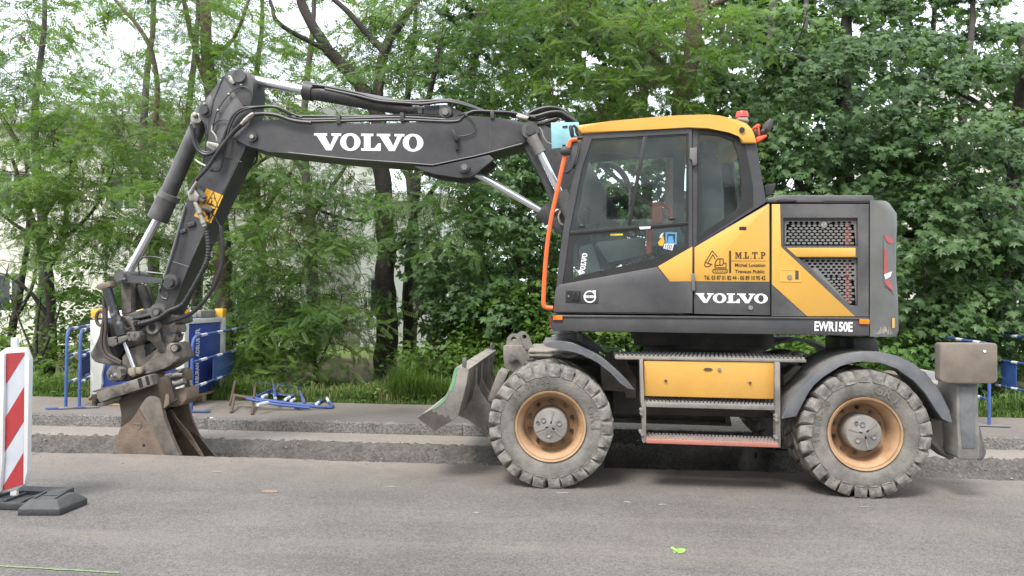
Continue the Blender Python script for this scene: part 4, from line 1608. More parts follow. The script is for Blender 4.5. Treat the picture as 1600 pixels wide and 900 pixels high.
mb.pp(A5((136, 712), (517, 643), (566, 701), (655, 701), (655, 823), (112, 818), (120, 730)), YC0 - .016, YC0, .003)
obj("lower_panel", mb, GREY, door)
mb = MB()
mb.pp(A5((520, 641), (655, 563), (654, 700), (567, 700)), YC0 - .018, YC0, .003)
obj("yellow_panel", mb, YELLOW, door)
# dark surround of the two panes, with the sill between them
mb = MB()
mb.pp(A5((264, 144), (640, 122), (640, 571), (515, 646), (148, 709), (176, 500), (223, 262)), YC0 - .006, YC0 + .01, .002, [w_up, A5((215, 520), (630, 484), (627, 560), (512, 610), (212, 676), (190, 690), (190, 560))])
obj("window_seal", mb, BLACK, door)
mb = MB()
mb.pp(A5((170, 503), (640, 466), (640, 477), (172, 518)), YC0 - .012, YC0 + .02, .003)
mb.pp(A5((462, 133), (480, 132), (414, 478), (402, 478)), YC0 - .009, YC0 + .02, .002)
obj("window_divider", mb, BLACK, door)
def pane(px, y, mat, parent, name="window_pane"):
    mb = MB()
    mb.face([at(u, v, y) for u, v in px])
    return obj(name, mb, mat, parent, flat=True)


pane(w_up, YC0 + .004, GLASS, door)
pane(A5((168, 517), (642, 478), (642, 572), (516, 642), (150, 706)), YC0 + .006, GLASSD, door)
pane(w_rr, YC0 + .03, GLASSD, cab)
mb = MB()
mb.pp(A5((676, 100), (770, 108), (842, 128), (860, 163), (880, 260), (892, 330), (892, 406), (672, 549)), YC0 + .008, YC0 + .03, .002, [A5((684, 122), (760, 128), (815, 150), (832, 200), (846, 300), (848, 380), (828, 420), (684, 515))])
obj("window_seal", mb, BLACK, cab)
# door hardware
for q in (A5((645, 178), (672, 175), (673, 236), (668, 246), (656, 246), (655, 224), (645, 222)), A5((652, 668), (664, 668), (666, 735), (653, 738))):
    mb = MB()
    mb.pp(q, YC0 - .028, YC0 + .02, .004)
    obj("hinge", mb, M("hinge_grey", (0.12, 0.12, 0.12), 0.5, dust=0.2), door)
mb = MB()
mb.pp(A5((159, 730), (287, 732), (287, 787), (159, 783)), YC0 - .020, YC0 - .01, .003)
hp = obj("handle_plate", mb, DARKG, door)
mb = MB()
mb.pp(A5((163, 737), (218, 738), (218, 780), (163, 778)), YC0 - .0225, YC0 - .018)
mb.pp(A5((186, 742), (196, 742), (196, 775), (186, 774)), YC0 - .030, YC0 - .018, .002)
mb.pp(A5((203, 742), (212, 742), (212, 775), (203, 774)), YC0 - .030, YC0 - .018, .002)
obj("door_handle", mb, BLACK, door)
mb = MB()
mb.ycyl(*A5((171, 757))[0], 1.6, YC0 - .026, YC0 - .018, 10)
obj("lock", mb, FITTING, door)
# round iron-mark emblem: ring, arrow at the upper right and a band across
mb = MB()
cx, cy = A5((254, 759))[0]
rg = [(cx + 8.6 * math.cos(2 * PI * k / 32), cy + 8.6 * math.sin(2 * PI * k / 32)) for k in range(33)]
stroke(mb, rg, 2.0, YC0 - .0205)
stroke(mb, [(cx + 5.6, cy - 6.4), (cx + 8.6, cy - 9.0)], 1.6, YC0 - .0208)
stroke(mb, [(cx + 4.6, cy - 9.0), (cx + 8.8, cy - 9.2)], 1.4, YC0 - .0209)
stroke(mb, [(cx + 8.6, cy - 9.2), (cx + 8.4, cy - 5.0)], 1.4, YC0 - .0210)
stroke(mb, [(cx - 8.4, cy), (cx + 8.4, cy)], 3.8, YC0 - .0212)
obj("round_emblem", mb, WHITE, door, flat=True)
font_word("VOLVO", (cx - 7.2, cy + 1.2), (cx + 7.2, cy + 1.2), (cx - 7.2, cy - 1.2), YC0 - .0236, DARKG, door)
V, Fc = glyphs([(GV, [], 0, 1, 1), (ell(.65, .5, .65, .52), [ell(.65, .5, .27, .38)], 1.68, 1, 1), (GL, [], 3.02, 1, 1), (GV, [], 4.02, 1, 1), (ell(.65, .5, .65, .52), [ell(.65, .5, .27, .38)], 5.66, 1, 1)])
mb = MB()
_mapmesh(mb, V, Fc, *A5((232, 676), (245, 590), (212, 674)), YC0 + .003, 6.96, 1.0)
obj("lettering", mb, WHITE, door, flat=True)
# small sill handle, stickers, rubber feet
mb = MB()
mb.pp(A5((446, 486), (492, 484), (490, 494), (450, 497)), YC0 - .016, YC0, .002)
obj("sill_plate", mb, BANDW, door)
for c in A5((224, 483), (575, 454)):
    mb = MB()
    mb.ball(at(c[0], c[1], YC0 - .002), .030, 12, (1, .3, .5))
    obj("glass_clamp", mb, BLACK, door)
mb = MB()
mb.pp(A5((334, 513), (383, 512), (383, 519), (334, 520)), YC0 + .004, YC0 + .0055)
obj("yellow_sticker", mb, M("yellow_sticker", (.75, .6, .05), .5), door, flat=True)
SKYB = M("sticker_blue", (0.09, 0.27, 0.46), 0.5)
mb = MB()
for pts in (((553, 510), (591, 511), (590, 552), (553, 550), (553, 510)),):
    stroke(mb, A5(*pts), 2.6, YC0 + .004)
mb.pp(A5((562, 522), (578, 522), (584, 552), (556, 552)), YC0 + .003, YC0 + .0035)
obj("safety_sticker", mb, SKYB, door, flat=True)
mb = MB()
mb.pp(A5((532, 514), (543, 508), (534, 528), (525, 530)), YC0 + .003, YC0 + .0035)
obj("safety_sticker", mb, BANDW, door, flat=True)
mb = MB()
mb.pp(A5((545, 552), (583, 552), (576, 578), (541, 570)), YC0 + .003, YC0 + .0035)
obj("safety_sticker", mb, BANDW, door, flat=True)
font_word("100", *A5((546, 570), (572, 575), (551, 553)), YC0 + .0022, DARKG, door, bold=.01)
mb = MB()
mb.pp(A5((520, 548), (540, 520), (546, 545), (538, 562), (524, 558)), YC0 + .003, YC0 + .0035)
obj("safety_sticker", mb, M("sticker_yellow", (.7, .38, .03), .5), door, flat=True)
# roof
rf = A5((203, 93), (213, 88), (340, 72), (480, 59), (600, 50), (715, 47), (760, 51), (830, 68), (868, 82), (888, 102), (898, 130), (908, 158), (850, 158), (840, 128), (800, 112), (715, 100), (640, 97), (440, 108), (225, 122), (211, 108))
mb = MB()
mb.pp(rf, YC0 - .03, YC1 + .02, .016)
roof = part("roof", mb, YELLOW)
mb = MB()
mb.ycyl(*A5((849, 107))[0], 4.2, YC0 - .045, YC0 + .01, 14, 3.4)
obj("roof_light", mb, BLACK, roof)
# shell behind: far wall with its own windows, front and rear pillars, floor
sh = MB()
fo = [(p.x, p.z) for p in (at(u, v, YC0) for u, v in outline)]
fw1 = [(p.x, p.z) for p in (at(u, v, YC0) for u, v in A5((262, 150), (640, 128), (640, 560), (520, 632), (160, 695), (195, 390)))]
fw2 = [(p.x, p.z) for p in (at(u, v, YC0) for u, v in A5((690, 130), (820, 150), (865, 300), (870, 400), (690, 520)))]
sh.prism(fo, YC1 - .06, YC1, 0, [fw1, fw2])
fl = at(870, 480, YC0)
sh.box(fl.x, at(1082, 480, YC0).x, YC0 + .06, YC1 - .06, fl.z - .04, fl.z + .04)
# cross pieces: front top and bottom bars, rear wall with window
for q in (A5((238, 122), (262, 122), (256, 150), (230, 150)), A5((118, 740), (150, 735), (145, 818), (112, 818))):
    sh.pp(q, YC0 + .06, YC1 - .06)
obj("shell", sh, CABG, cab)
mb = MB()
for a, b in (((244, 126), (118, 800)),):
    q = A5((246, 124), (262, 130), (135, 800), (112, 815), (165, 400), (200, 270))
    c = [(p.x, p.z) for p in (at(u, v, YC0) for u, v in q)]
    mb.prism(c, YC1 - .07, YC1 - .005)
q = A5((895, 162), (905, 162), (940, 385), (925, 395))
c = [(p.x, p.z) for p in (at(u, v, YC0) for u, v in q)]
mb.prism(c, YC0 + .07, YC0 + .16)
mb.prism(c, YC1 - .16, YC1 - .06)
obj("pillar", mb, CABG, cab)
fr = [at(*A5((243, 128))[0], YC0), at(*A5((205, 270))[0], YC0), at(*A5((168, 405))[0], YC0), at(*A5((122, 740))[0], YC0)]
mb = MB()
mb.sheet([[Vector((p.x, YC0 + .05, p.z)) for p in fr], [Vector((p.x, YC1 - .06, p.z)) for p in fr]])
obj("windscreen", mb, GLASS, cab, flat=True)
# wiper and parallel arms behind the windscreen
mb = MB()
mb.tube([at(*p, YC0 + .55) for p in A5((285, 240), (420, 350), (560, 450))], .012)
mb.tube([at(*p, YC0 + .50) for p in A5((296, 240), (428, 350), (570, 455))], .010)
mb.tube([at(*p, YC1 + .04) for p in A5((300, 245), (350, 250), (390, 290), (412, 350))], .030, smooth=5)
obj("wiper", mb, STEEL, cab)
# interior
mb = MB()
X = lambda u, v, y=YC0 + .5: at(u, v, y)
mb.pp([(1092, 250), (1120, 245), (1128, 262), (1135, 372), (1100, 376)], YC0 + .28, YC0 + .74, .03)
mb.pp([(1035, 372), (1128, 366), (1130, 392), (1040, 398)], YC0 + .26, YC0 + .76, .03)
mb.pp([(1098, 212), (1120, 210), (1124, 240), (1100, 243)], YC0 + .38, YC0 + .64, .02)
mb.pp([(1050, 396), (1120, 392), (1124, 470), (1046, 470)], YC0 + .34, YC0 + .70, .02)
obj("seat", mb, SEATM, cab)
mb = MB()
mb.pp([(1010, 352), (1060, 348), (1070, 378), (1012, 386)], YC0 + .16, YC0 + .26, .02)
mb.pp([(1010, 352), (1060, 348), (1070, 378), (1012, 386)], YC0 + .76, YC0 + .86, .02)
mb.pp([(930, 378), (1010, 370), (1008, 400), (950, 412)], YC0 + .30, YC0 + .8, .03)
mb.pp([(905, 385), (926, 380), (945, 440), (915, 455)], YC0 + .30, YC0 + .7, .02)
obj("console", mb, CONSOLE, cab)
mb = MB()
for yy in (YC0 + .20, YC0 + .8):
    mb.tube([at(1014, 320, yy), at(1034, 319, yy), at(1046, 326, yy), at(1049, 345, yy)], .018, smooth=4)
mb.pp([(1012, 356), (1021, 354), (1018, 395), (1010, 397)], YC0 + .14, YC0 + .22, .01)
mb.pp([(1018, 322), (1034, 320), (1036, 348), (1018, 350)], YC0 + .17, YC0 + .24, .01)
obj("armrest", mb, CHAIRRED, cab)
mb = MB()
ctr = at(933, 352, YC0 + .5)
ring = []
for k in range(25):
    a = 2 * PI * k / 24
    ring.append(ctr + Vector((.17 * math.cos(a), .18 * math.sin(a), .05 * math.cos(a))))
mb.tube(ring, .015, 8)
mb.tube([ctr, at(918, 400, YC0 + .5), at(912, 440, YC0 + .5)], .03)
mb.tube([ctr + Vector((-.16, 0, -.04)), ctr + Vector((.16, 0, .04))], .012)
mb.tube([ctr + Vector((0, -.17, 0)), ctr + Vector((0, .17, 0))], .012)
for u, v in ((918, 330), (950, 334), (1030, 300)):
    mb.tube([at(u, v, YC0 + .35), at(u + 2, v + 30, YC0 + .35)], .008)
    mb.ball(at(u, v, YC0 + .35), .03, 10)
obj("steering_wheel", mb, BLACK, cab)
mb = MB()
mb.pp([(893, 250), (915, 246), (917, 257), (893, 258)], YC1 - .3, YC1 - .08, .01)
mb.pp([(1000, 215), (1062, 212), (1064, 224), (1000, 226)], YC0 + .2, YC0 + .8, .01)
obj("sun_visor", mb, SEATM, cab)
# mirrors and handrail in front of the cab
mb = MB()
mb.pp(cr(800, 160, 6.92)((650, 400), (715, 412), (728, 440), (700, 560), (660, 690), (640, 725), (600, 758), (570, 752), (600, 735), (618, 690), (625, 590), (632, 470)), YC0 - .05, YC0 + .05, .012)
part("mirror", mb, M("mirror_back", (0.06, 0.06, 0.065), 0.45, var=0.1, dust=0.15))
mb = MB()
mb.pp(cr(800, 160, 6.92)((612, 250), (630, 240), (660, 250), (670, 300), (672, 350), (650, 372), (630, 345)), YC0 - .02, YC0 + .06, .008)
mb.tube([at(*p, YC0) for p in cr(800, 160, 6.92)((660, 250), (690, 270), (700, 330), (735, 375), (760, 380))], .012, smooth=4)
mb.tube([at(*p, YC0) for p in cr(800, 160, 6.92)((650, 372), (700, 385), (770, 382))], .016)
part("mirror", mb, BLACK)
mb = MB()
mb.pp(cr(800, 160, 6.92)((420, 218), (722, 212), (728, 480), (430, 500)), YC0 + .45, YC0 + .475, .004)
bf = part("mirror", mb, BLUEF, label="square mirror back under pale blue film")
mb = MB()
for q in (((545, 252), (600, 248), (602, 268), (545, 270)), ((542, 456), (578, 454), (578, 474), (544, 474))):
    mb.pp(cr(800, 160, 6.92)(*q), YC0 + .44, YC0 + .46, .003)
mb.tube([at(*p, YC0 + .47) for p in cr(800, 160, 6.92)((600, 258), (700, 300), (790, 330))], .015)
obj("mirror_clip", mb, BLACK, bf)
mb = MB()
rail = A5((205, 145), (180, 150), (170, 178), (158, 205), (128, 340), (103, 455), (90, 540), (80, 640), (74, 750), (74, 790), (84, 801), (110, 803))
mb.tube([at(u, v, YC0 - .06) for u, v in rail], .019, 12, smooth=4)
part("handrail", mb, ORANGE)
mb = MB()
mb.ball(at(*A5((157, 190))[0], YC0 - .08), .045, 12, (1, .8, .9))
mb.pp(A5((150, 180), (178, 175), (180, 200), (152, 205)), YC0 - .08, YC0 - .02, .01)
part("rail_clamp", mb, DARKG)
# beacon and work light at the rear of the roof
ZR = cr(1140, 165, 9.47)
mb = MB()
mb.pp(ZR((118, 172), (272, 170), (296, 238), (112, 205)), YC0 + .40, YC0 + .54, .01)
bc = part("beacon", mb, M("beacon_base", (0.28, 0.26, 0.24), 0.5, dust=0.3))
mb = MB()
p = at(*ZR((183, 180))[0], YC0 + .47)
m_ = mpp(1160, 180, YC0 + .47)
mb.tube([p, p + Vector((0, 0, .3 * m_ * 8)), p + Vector((0, 0, 7.0 * m_)), p + Vector((0, 0, 9.2 * m_))], .07, 18, radii=[10.2 * m_, 9.8 * m_, 9.4 * m_, 8.4 * m_])
obj("lens", mb, M("red_beacon_lens", (0.50, 0.065, 0.045), 0.3, var=0.1), bc)
mb = MB()
mb.pp(ZR((355, 310), (400, 275), (450, 262), (470, 310), (420, 330), (365, 340)), YC0 + .12, YC0 + .2, .01)
mb.pp(ZR((400, 462), (545, 425), (565, 440), (550, 465), (410, 545), (402, 520)), YC0 + .05, YC0 + .2, .01)
mb.pp(ZR((415, 320), (440, 310), (462, 440), (440, 445)), YC0 + .12, YC0 + .16, .005)
wl_ = part("work_light_bracket", mb, M("orange_red_bracket", (0.72, 0.09, 0.03), 0.45))
mb = MB()
mb.pp(ZR((590, 185), (655, 195), (640, 290), (610, 360), (580, 375), (540, 335), (550, 280)), YC0 + .02, YC0 + .20, .015)
mb.pp(ZR((470, 350), (545, 330), (580, 375), (480, 410)), YC0 + .08, YC0 + .16, .01)
mb.pp(ZR((365, 345), (410, 345), (420, 440), (385, 430)), YC0 + .06, YC0 + .14, .01)
obj("lamp", mb, DARKG, wl_)

# ------------------------------------------------------------------ boom
YB = 7.48
BT = .42
BP = cr(800, 160, 6.92)
boom_px = [(364, 216), (366, 207), (372, 201), (385, 197), (399, 193), (409, 188), (439, 186), (480, 190), (520, 193), (600, 193), (676, 191), (712, 182), (730, 180), (772, 183.5), (800, 187), (826, 190), (840, 196), (843, 206), (838, 213), (817, 225), (764, 239.5), (742, 245), (676, 259), (640, 256), (547, 249.5), (450, 239.5), (420, 237), (385, 229), (374, 221)]
mb = MB()
mb.pp(boom_px, YB, YB + BT, .012)
boom = part("boom", mb, BOOMG)
mb = MB()
mb.pp([(645, 259), (676, 261.5), (764, 241.5), (772, 248.5), (762, 256), (750, 265), (742, 273), (734, 277.3), (717, 277.6), (676, 271.5), (656, 264.5)], YB + .004, YB + .06, .004)
obj("boom_lug", mb, BOOMG, boom)
mb = MB()
p0 = [(p.x, p.z) for p in (at(u, v, YB + .004) for u, v in [(645, 259), (676, 261.5), (764, 241.5), (772, 248.5), (762, 256), (750, 265), (742, 273), (734, 277.3), (717, 277.6), (676, 271.5), (656, 264.5)])]
mb.prism(p0, YB + BT - .06, YB + BT - .004, .004)
obj("boom_lug", mb, BOOMG, boom)
for c, r, d in (((725.5, 261), 8.5, .035), ((393, 213), 8.2, .03), ((828.5, 203), 13.5, .07), ((828.5, 203), 7.5, .11)):
    mb = MB()
    mb.ycyl(c[0], c[1], r, YB - d, YB + .05, 22, r * .94)
    obj("pin_boss", mb, DARKG if r != 13.5 else BOOMG, boom)
for c, r, d in (((725.5, 261), 5.2, .05), ((393, 213), 3.4, .05)):
    mb = MB()
    mb.ycyl(c[0], c[1], r, YB - d, YB, 6)
    obj("pin", mb, FITTING if r < 4 else STEEL, boom)
# weld beads along the lower edge
mb = MB()
mb.tube([at(u, v, YB - .001) for u, v in [(450, 238.5), (547, 248.5), (640, 255), (676, 258), (742, 244), (764, 238.5), (816, 224.5)]], .008, 6)
mb.tube([at(u, v, YB - .001) for u, v in [(766, 186), (765, 238)]], .004, 5)
obj("weld_seam", mb, BOOMG, boom)
slab_word((490.5, 234.5), (661.5, 236.5), (490.5, 208.0), YB - .002, WHITE, boom)
# lamp and cable on the boom side
mb = MB()
mb.pp(A4((793, 288), (803, 284), (830, 325), (822, 345), (806, 340), (798, 315)), YB - .07, YB - .01, .01)
mb.pp(A4((810, 340), (822, 340), (828, 385), (812, 388)), YB - .035, YB, .005)
obj("work_lamp", mb, BLACK, boom)
mb = MB()
mb.tube([at(*p, YB - .02) for p in A4((830, 320), (870, 315), (908, 295), (905, 262), (880, 230), (850, 212))], .006, 6, smooth=4)
obj("lamp_cable", mb, HOSE, boom)
# lower boom section leaning back to the house
mb = MB()
lb = [(816, 226), (824, 195), (842, 189), (866, 204), (905, 225), (965, 330), (960, 420), (900, 420), (868, 332), (846, 280)]
mb.pp(lb, YB + .05, YB + BT - .05, .012)
part("boom_base", mb, BOOMG)
mb = MB()
for u, v in BP((205, 538), (470, 558), (490, 655), (508, 630), (260, 610), (300, 655)):
    mb.ycyl(u, v, .9, YB + .045, YB + .06, 8)
part("bolt", mb, UNDER)


def rod(a, b, ra, ya, mat, name, parent=None, rb=None, seg=20):
    """a straight round bar between two photo points on the plane y = ya, radius in photo pixels"""
    mb = MB()
    A, B = at(*a, ya), at(*b, ya)
    mb.cyl(A, B, ra * mpp(*a, ya), seg, (rb or ra) * mpp(*b, ya))
    return obj(name, mb, mat, parent or EX, ang=40)


Yl = YB - .07
cyl1 = rod((831, 214), (845, 240), 9.5, Yl, STEEL, "lift_cylinder")
rod((843, 237), (880, 312), 6.2, Yl, CHROME, "rod", cyl1)
rod((876, 300), (905, 366), 11, Yl, BOOMG, "barrel", cyl1)
mb = MB()
mb.tube([at(*p, Yl - .02) for p in BP((290, 270), (320, 300), (340, 370), (380, 430), (430, 450))], .007, 6, smooth=4)
obj("grease_line", mb, GALV, cyl1)
Y2 = YB + .16
cyl2 = rod((725, 261), (742, 270), 9, Y2, DARKG, "boom_cylinder")
rod((739, 268.5), (850, 332), 5.6, Y2, CHROME, "rod", cyl2)
rod((846, 328), (862, 341), 14.5, Y2, BOOMG, "gland", cyl2)
rod((856, 336), (900, 372), 12, Y2, BOOMG, "barrel", cyl2)
mb = MB()
mb.tube([at(*p, YB + .02) for p in A5((118, 428), (128, 420), (140, 425), (132, 445), (138, 470), (150, 480))], .012, 6, smooth=4)
part("hose_fitting", mb, FITTING)

# arm cylinder on top of the boom
Y3 = YB + .20
cyl3 = rod((480, 142), (660, 174), 12.5, Y3, BOOMG, "arm_cylinder", rb=11.5)
rod((392, 125), (484, 143.5), 7.4, Y3, CHROME, "rod", cyl3)
rod((476, 141), (490, 144), 14.5, Y3, DARKG, "gland", cyl3)
rod((650, 172), (664, 175), 14, Y3, BOOMG, "collar", cyl3)
mb = MB()
mb.pp(A4((660, 168), (730, 172), (760, 165), (800, 180), (860, 210), (870, 222), (800, 222), (655, 212)), Y3 - .10, Y3 + .10, .01)
mb.ycyl(*A4((762, 198))[0], 10, Y3 - .16, Y3 + .16, 18)
obj("end_mount", mb, BOOMG, cyl3)
mb = MB()
mb.ycyl(*A4((762, 198))[0], 5.5, Y3 - .19, Y3 - .1, 14)
mb.pp(A4((735, 172), (758, 166), (756, 178), (735, 182)), Y3 - .12, Y3 - .09)
obj("pin", mb, STEEL, cyl3)
mb = MB()
mb.pp(A4((628, 178), (652, 176), (650, 210), (630, 208)), Y3 - .10, Y3 - .05, .004)
mb.pp(A4((632, 130), (652, 128), (650, 165), (634, 166)), Y3 - .10, Y3 - .06, .004)
obj("hose_clamp", mb, STEEL, cyl3)

# hoses along the top
hose_paths = [
    (A4((120, 70), (200, 82), (330, 110), (440, 140), (560, 150), (640, 152), (760, 145), (850, 160), (945, 195)), YB + .06, 2.6),
    (A4((180, 90), (330, 122), (440, 148), (560, 158), (650, 163), (760, 152), (840, 165), (930, 192)), YB + .02, 2.4),
    (A4((90, 85), (180, 78), (300, 115), (430, 150), (600, 164)), YB + .12, 2.2),
    (A4((0, 226), (60, 238), (240, 236), (550, 228), (800, 240), (860, 222), (900, 206), (1000, 205), (1100, 220), (1180, 232)), YB + .03, 2.6),
    (A4((0, 236), (80, 248), (240, 246), (550, 240), (800, 248), (850, 225), (900, 198), (1000, 200), (1080, 205), (1200, 230)), YB + .0, 2.2),
    (A4((40, 222), (240, 224), (400, 224), (550, 218), (700, 222), (800, 226), (880, 204), (960, 198), (1060, 210)), YB + .10, 2.4),
    (BP((0, 105), (120, 140), (250, 150), (400, 110), (520, 105), (600, 150), (690, 215), (760, 300)), YB + .02, 2.6),
    (BP((150, 140), (260, 85), (380, 55), (500, 65), (580, 110), (640, 160), (700, 225), (770, 310)), YB + .06, 2.6),
    (BP((180, 160), (300, 160), (430, 115), (520, 110), (610, 160), (670, 210), (740, 300)), YB + .10, 2.6),
    (BP((150, 130), (280, 100), (400, 75), (500, 85), (570, 125), (650, 190), (730, 270)), YB + .14, 2.8),
    (BP((0, 150), (160, 170), (300, 185), (420, 140), (500, 130), (590, 175), (660, 235)), YB + .16, 2.4),
    (BP((200, 190), (330, 175), (420, 150), (520, 150), (600, 200), (680, 260)), YB + .20, 2.6),
]
for path, y, r in hose_paths:
    mb = MB()
    mb.tube([at(u, v, y) for u, v in path], r * mpp(700, 190, y), 8, smooth=5)
    obj("hose", mb, HOSE, boom)
mb = MB()
mb.pp(BP((270, 215), (470, 160), (505, 165), (490, 178), (320, 230), (270, 240)), YB + .02, YB + .12, .01)
mb.pp(BP((260, 225), (420, 205), (420, 240), (270, 255)), YB + .05, YB + .2, .01)
obj("hose_guard", mb, DARKG, boom)
for path in (A4((1112, 215), (1165, 232)), BP((48, 150), (165, 178))):
    mb = MB()
    mb.tube([at(u, v, YB - .01) for u, v in path], 3.0 * mpp(830, 190, YB), 10)
    obj("hose_ferrule", mb, FITTING, boom)
for c in A4((243, 236), (552, 226), (990, 212)):
    mb = MB()
    mb.pp([(c[0] - 3, c[1] - 7), (c[0] + 3, c[1] - 7), (c[0] + 3.5, c[1] + 7), (c[0] - 3, c[1] + 7)], YB - .02, YB + .16, .004)
    obj("hose_clip", mb, DARKG, boom)

# ------------------------------------------------------------------ arm
YA = YB + .05
AT = .30
arm_px = [(349, 118), (355, 112), (366, 108), (378, 108), (390, 113), (396, 122), (396, 140), (393, 170), (386, 228), (380, 235), (303, 400), (282, 450), (276, 470), (268, 485), (262, 497), (250, 500), (238, 494), (237, 483), (243, 474), (246, 468), (263, 411), (281, 343), (296, 306), (316, 262), (325, 200), (320, 192), (311, 184), (309, 168), (316, 160), (329, 147)]
mb = MB()
mb.pp(arm_px, YA, YA + AT, .010)
arm = part("arm", mb, BOOMG)
# raised plates and welds
mb = MB()
mb.pp(Z3((385, 135), (400, 120), (520, 80), (590, 95), (650, 150), (645, 300), (625, 400), (560, 390), (480, 270)), YA - .014, YA + .01, .006)
mb.pp(Z3((165, 400), (215, 350), (265, 300), (300, 330), (275, 480), (240, 500), (190, 480)), YA - .012, YA + .01, .006)
obj("arm_plate", mb, BOOMG, arm)
mb = MB()
mb.tube([at(u, v, YA - .002) for u, v in [(349, 119), (334, 155), (325, 196), (316, 262)]], .006, 5)
mb.tube([at(u, v, YA - .002) for u, v in Z3((400, 840), (550, 890))] , .004, 5)
mb.tube([at(u, v, YA - .001) for u, v in [(378, 236), (302, 400), (280, 452)]], .006, 5)
mb.tube([at(u, v, YA - .001) for u, v in A2((405, 868), (480, 893))], .004, 5)
obj("weld_seam", mb, BOOMG, arm)
for c, r, d in (((373, 118), 10, .06), ((317.5, 171), 7, .05), ((265, 440), 12, .07), ((262.5, 441.5), 7.6, .12), ((246, 487), 13, .06), ((243.5, 488), 7, .10), ((243.5, 488), 4.2, .125)):
    mb = MB()
    mb.ycyl(c[0], c[1], r, YA - d, YA + AT + (.05 if r > 9 else 0), 22, r * .93)
    obj("pin_boss", mb, BOOMG if r > 9 else (STEEL if r < 5 else DARKG), arm)
mb = MB()
mb.pp(Z3((425, 135), (450, 130), (490, 195), (465, 208), (440, 180)), YA - .04, YA, .006)
obj("hose_clip", mb, FITTING, arm)
for c in Z3((437, 295), (342, 436), (545, 213), (222, 380), (440, 142)):
    mb = MB()
    mb.ball(at(c[0], c[1], YA - .03), .017, 8)
    obj("hose_clip", mb, FITTING, arm)
mb = MB()
mb.pp(Z3((240, 705), (350, 730), (340, 775), (300, 790), (235, 755)), YA - .07, YA - .01, .008)
for k in range(5):
    u, v = Z3((256 + k * 19, 728 + k * 6))[0]
    mb.ycyl(u, v, 1.6, YA - .085, YA - .06, 8)
obj("valve_block", mb, FITTING, arm)
mb = MB()
for q in (A2((438, 735), (462, 728), (465, 742), (440, 750)), A2((468, 705), (500, 698), (502, 715), (470, 724))):
    mb.pp(q, YA - .03, YA, .005)
obj("welded_stud", mb, DARKG, arm)
mb = MB()
for pts in (A3((356, 138), (350, 160), (368, 180), (384, 183), (388, 165), (372, 156), (388, 158)),):
    mb.tube([at(u, v, YA - .005) for u, v in pts], .009, 6)
obj("weld_mark", mb, BOOMG, arm)
# warning decal
mb = MB()
dc = A2((553, 557), (624, 588), (572, 706), (500, 675))
mb.pp(dc, YA - .003, YA - .0015)
dec = obj("warning_sticker", mb, M("sticker_orange", (0.80, 0.40, 0.03), 0.45, var=0.08), arm, flat=True)
mb = MB()
stroke(mb, A2((582, 572), (555, 622), (602, 640), (582, 572)), 1.5, YA - .004)
for q in (((572, 598), (576, 602)), ((586, 598), (590, 602)), ((566, 622), (582, 628)), ((576, 610), (574, 622))):
    stroke(mb, A2(*q), 2.2, YA - .0045)
stroke(mb, A2((500 + 48, 632), (600, 652)), .8, YA - .004)
for q in (((548, 655), (556, 672)), ((558, 660), (566, 684)), ((566, 664), (560, 688)), ((540, 648), (566, 660)), ((535, 668), (545, 676))):
    stroke(mb, A2(*q), 2.4, YA - .0046)
obj("pictogram", mb, DARKG, dec.parent, flat=True)
# bucket cylinder in front of the arm
Y4 = YA + AT / 2
bcyl = rod((313, 190), (252, 328), 12.5, Y4, BOOMG, "bucket_cylinder")
rod((262, 309), (246, 343), 15.5, Y4, BOOMG, "gland", bcyl, 16.0)
rod((266, 303), (262, 311), 16.5, Y4, STEEL, "ring", bcyl)
rod((247, 341), (202, 424), 6.3, Y4, CHROME, "rod", bcyl, 6.6)
rod((314, 182), (318, 172), 11.5, Y4, BOOMG, "eye", bcyl)
mb = MB()
mb.pp(Z3((100, 470), (125, 445), (190, 470), (205, 510), (180, 545), (130, 550), (95, 520)), Y4 - .12, Y4 - .05, .01)
mb.ball(at(*Z3((140, 480))[0], Y4 - .13), .03, 8)
obj("valve_block", mb, FITTING, bcyl)
# hoses on the arm
arm_hoses = [
    (Z3((100, 560), (120, 640), (130, 710), (170, 790), (240, 825), (320, 790), (420, 690), (560, 560), (640, 480), (700, 460)), YA - .09, 2.7),
    (Z3((135, 590), (140, 680), (200, 790), (280, 800), (370, 720), (420, 600), (470, 490), (560, 420), (700, 408), (830, 400), (900, 430), (980, 470)), YA - .05, 2.6),
    (A2((505, 525), (560, 465), (610, 390), (665, 320), (700, 285), (730, 255), (780, 240), (850, 245), (920, 268), (1000, 278)), YA - .10, 3.0),
    (A2((570, 480), (605, 480), (620, 440), (640, 350), (655, 290), (690, 235), (760, 212), (850, 210), (920, 240), (960, 255)), YA - .06, 1.8),
    (A2((590, 320), (580, 300), (600, 270), (640, 265), (660, 275)), YA - .03, 1.0),
    (A2((735, 470), (765, 440), (768, 400)), YA + .2, 1.8),
    (A2((545, 275), (550, 320), (545, 345), (525, 365)), YA - .02, .9),
    (A2((575, 310), (600, 225), (650, 155), (700, 125), (735, 135), (745, 165)), YA - .035, .9),
    (A2((500, 520), (492, 545), (480, 560)), YA - .08, 2.0),
]
for path, y, r in arm_hoses:
    mb = MB()
    mb.tube([at(u, v, y) for u, v in path], r * mpp(330, 250, y), 8, smooth=5)
    obj("hose", mb, HOSE, arm)
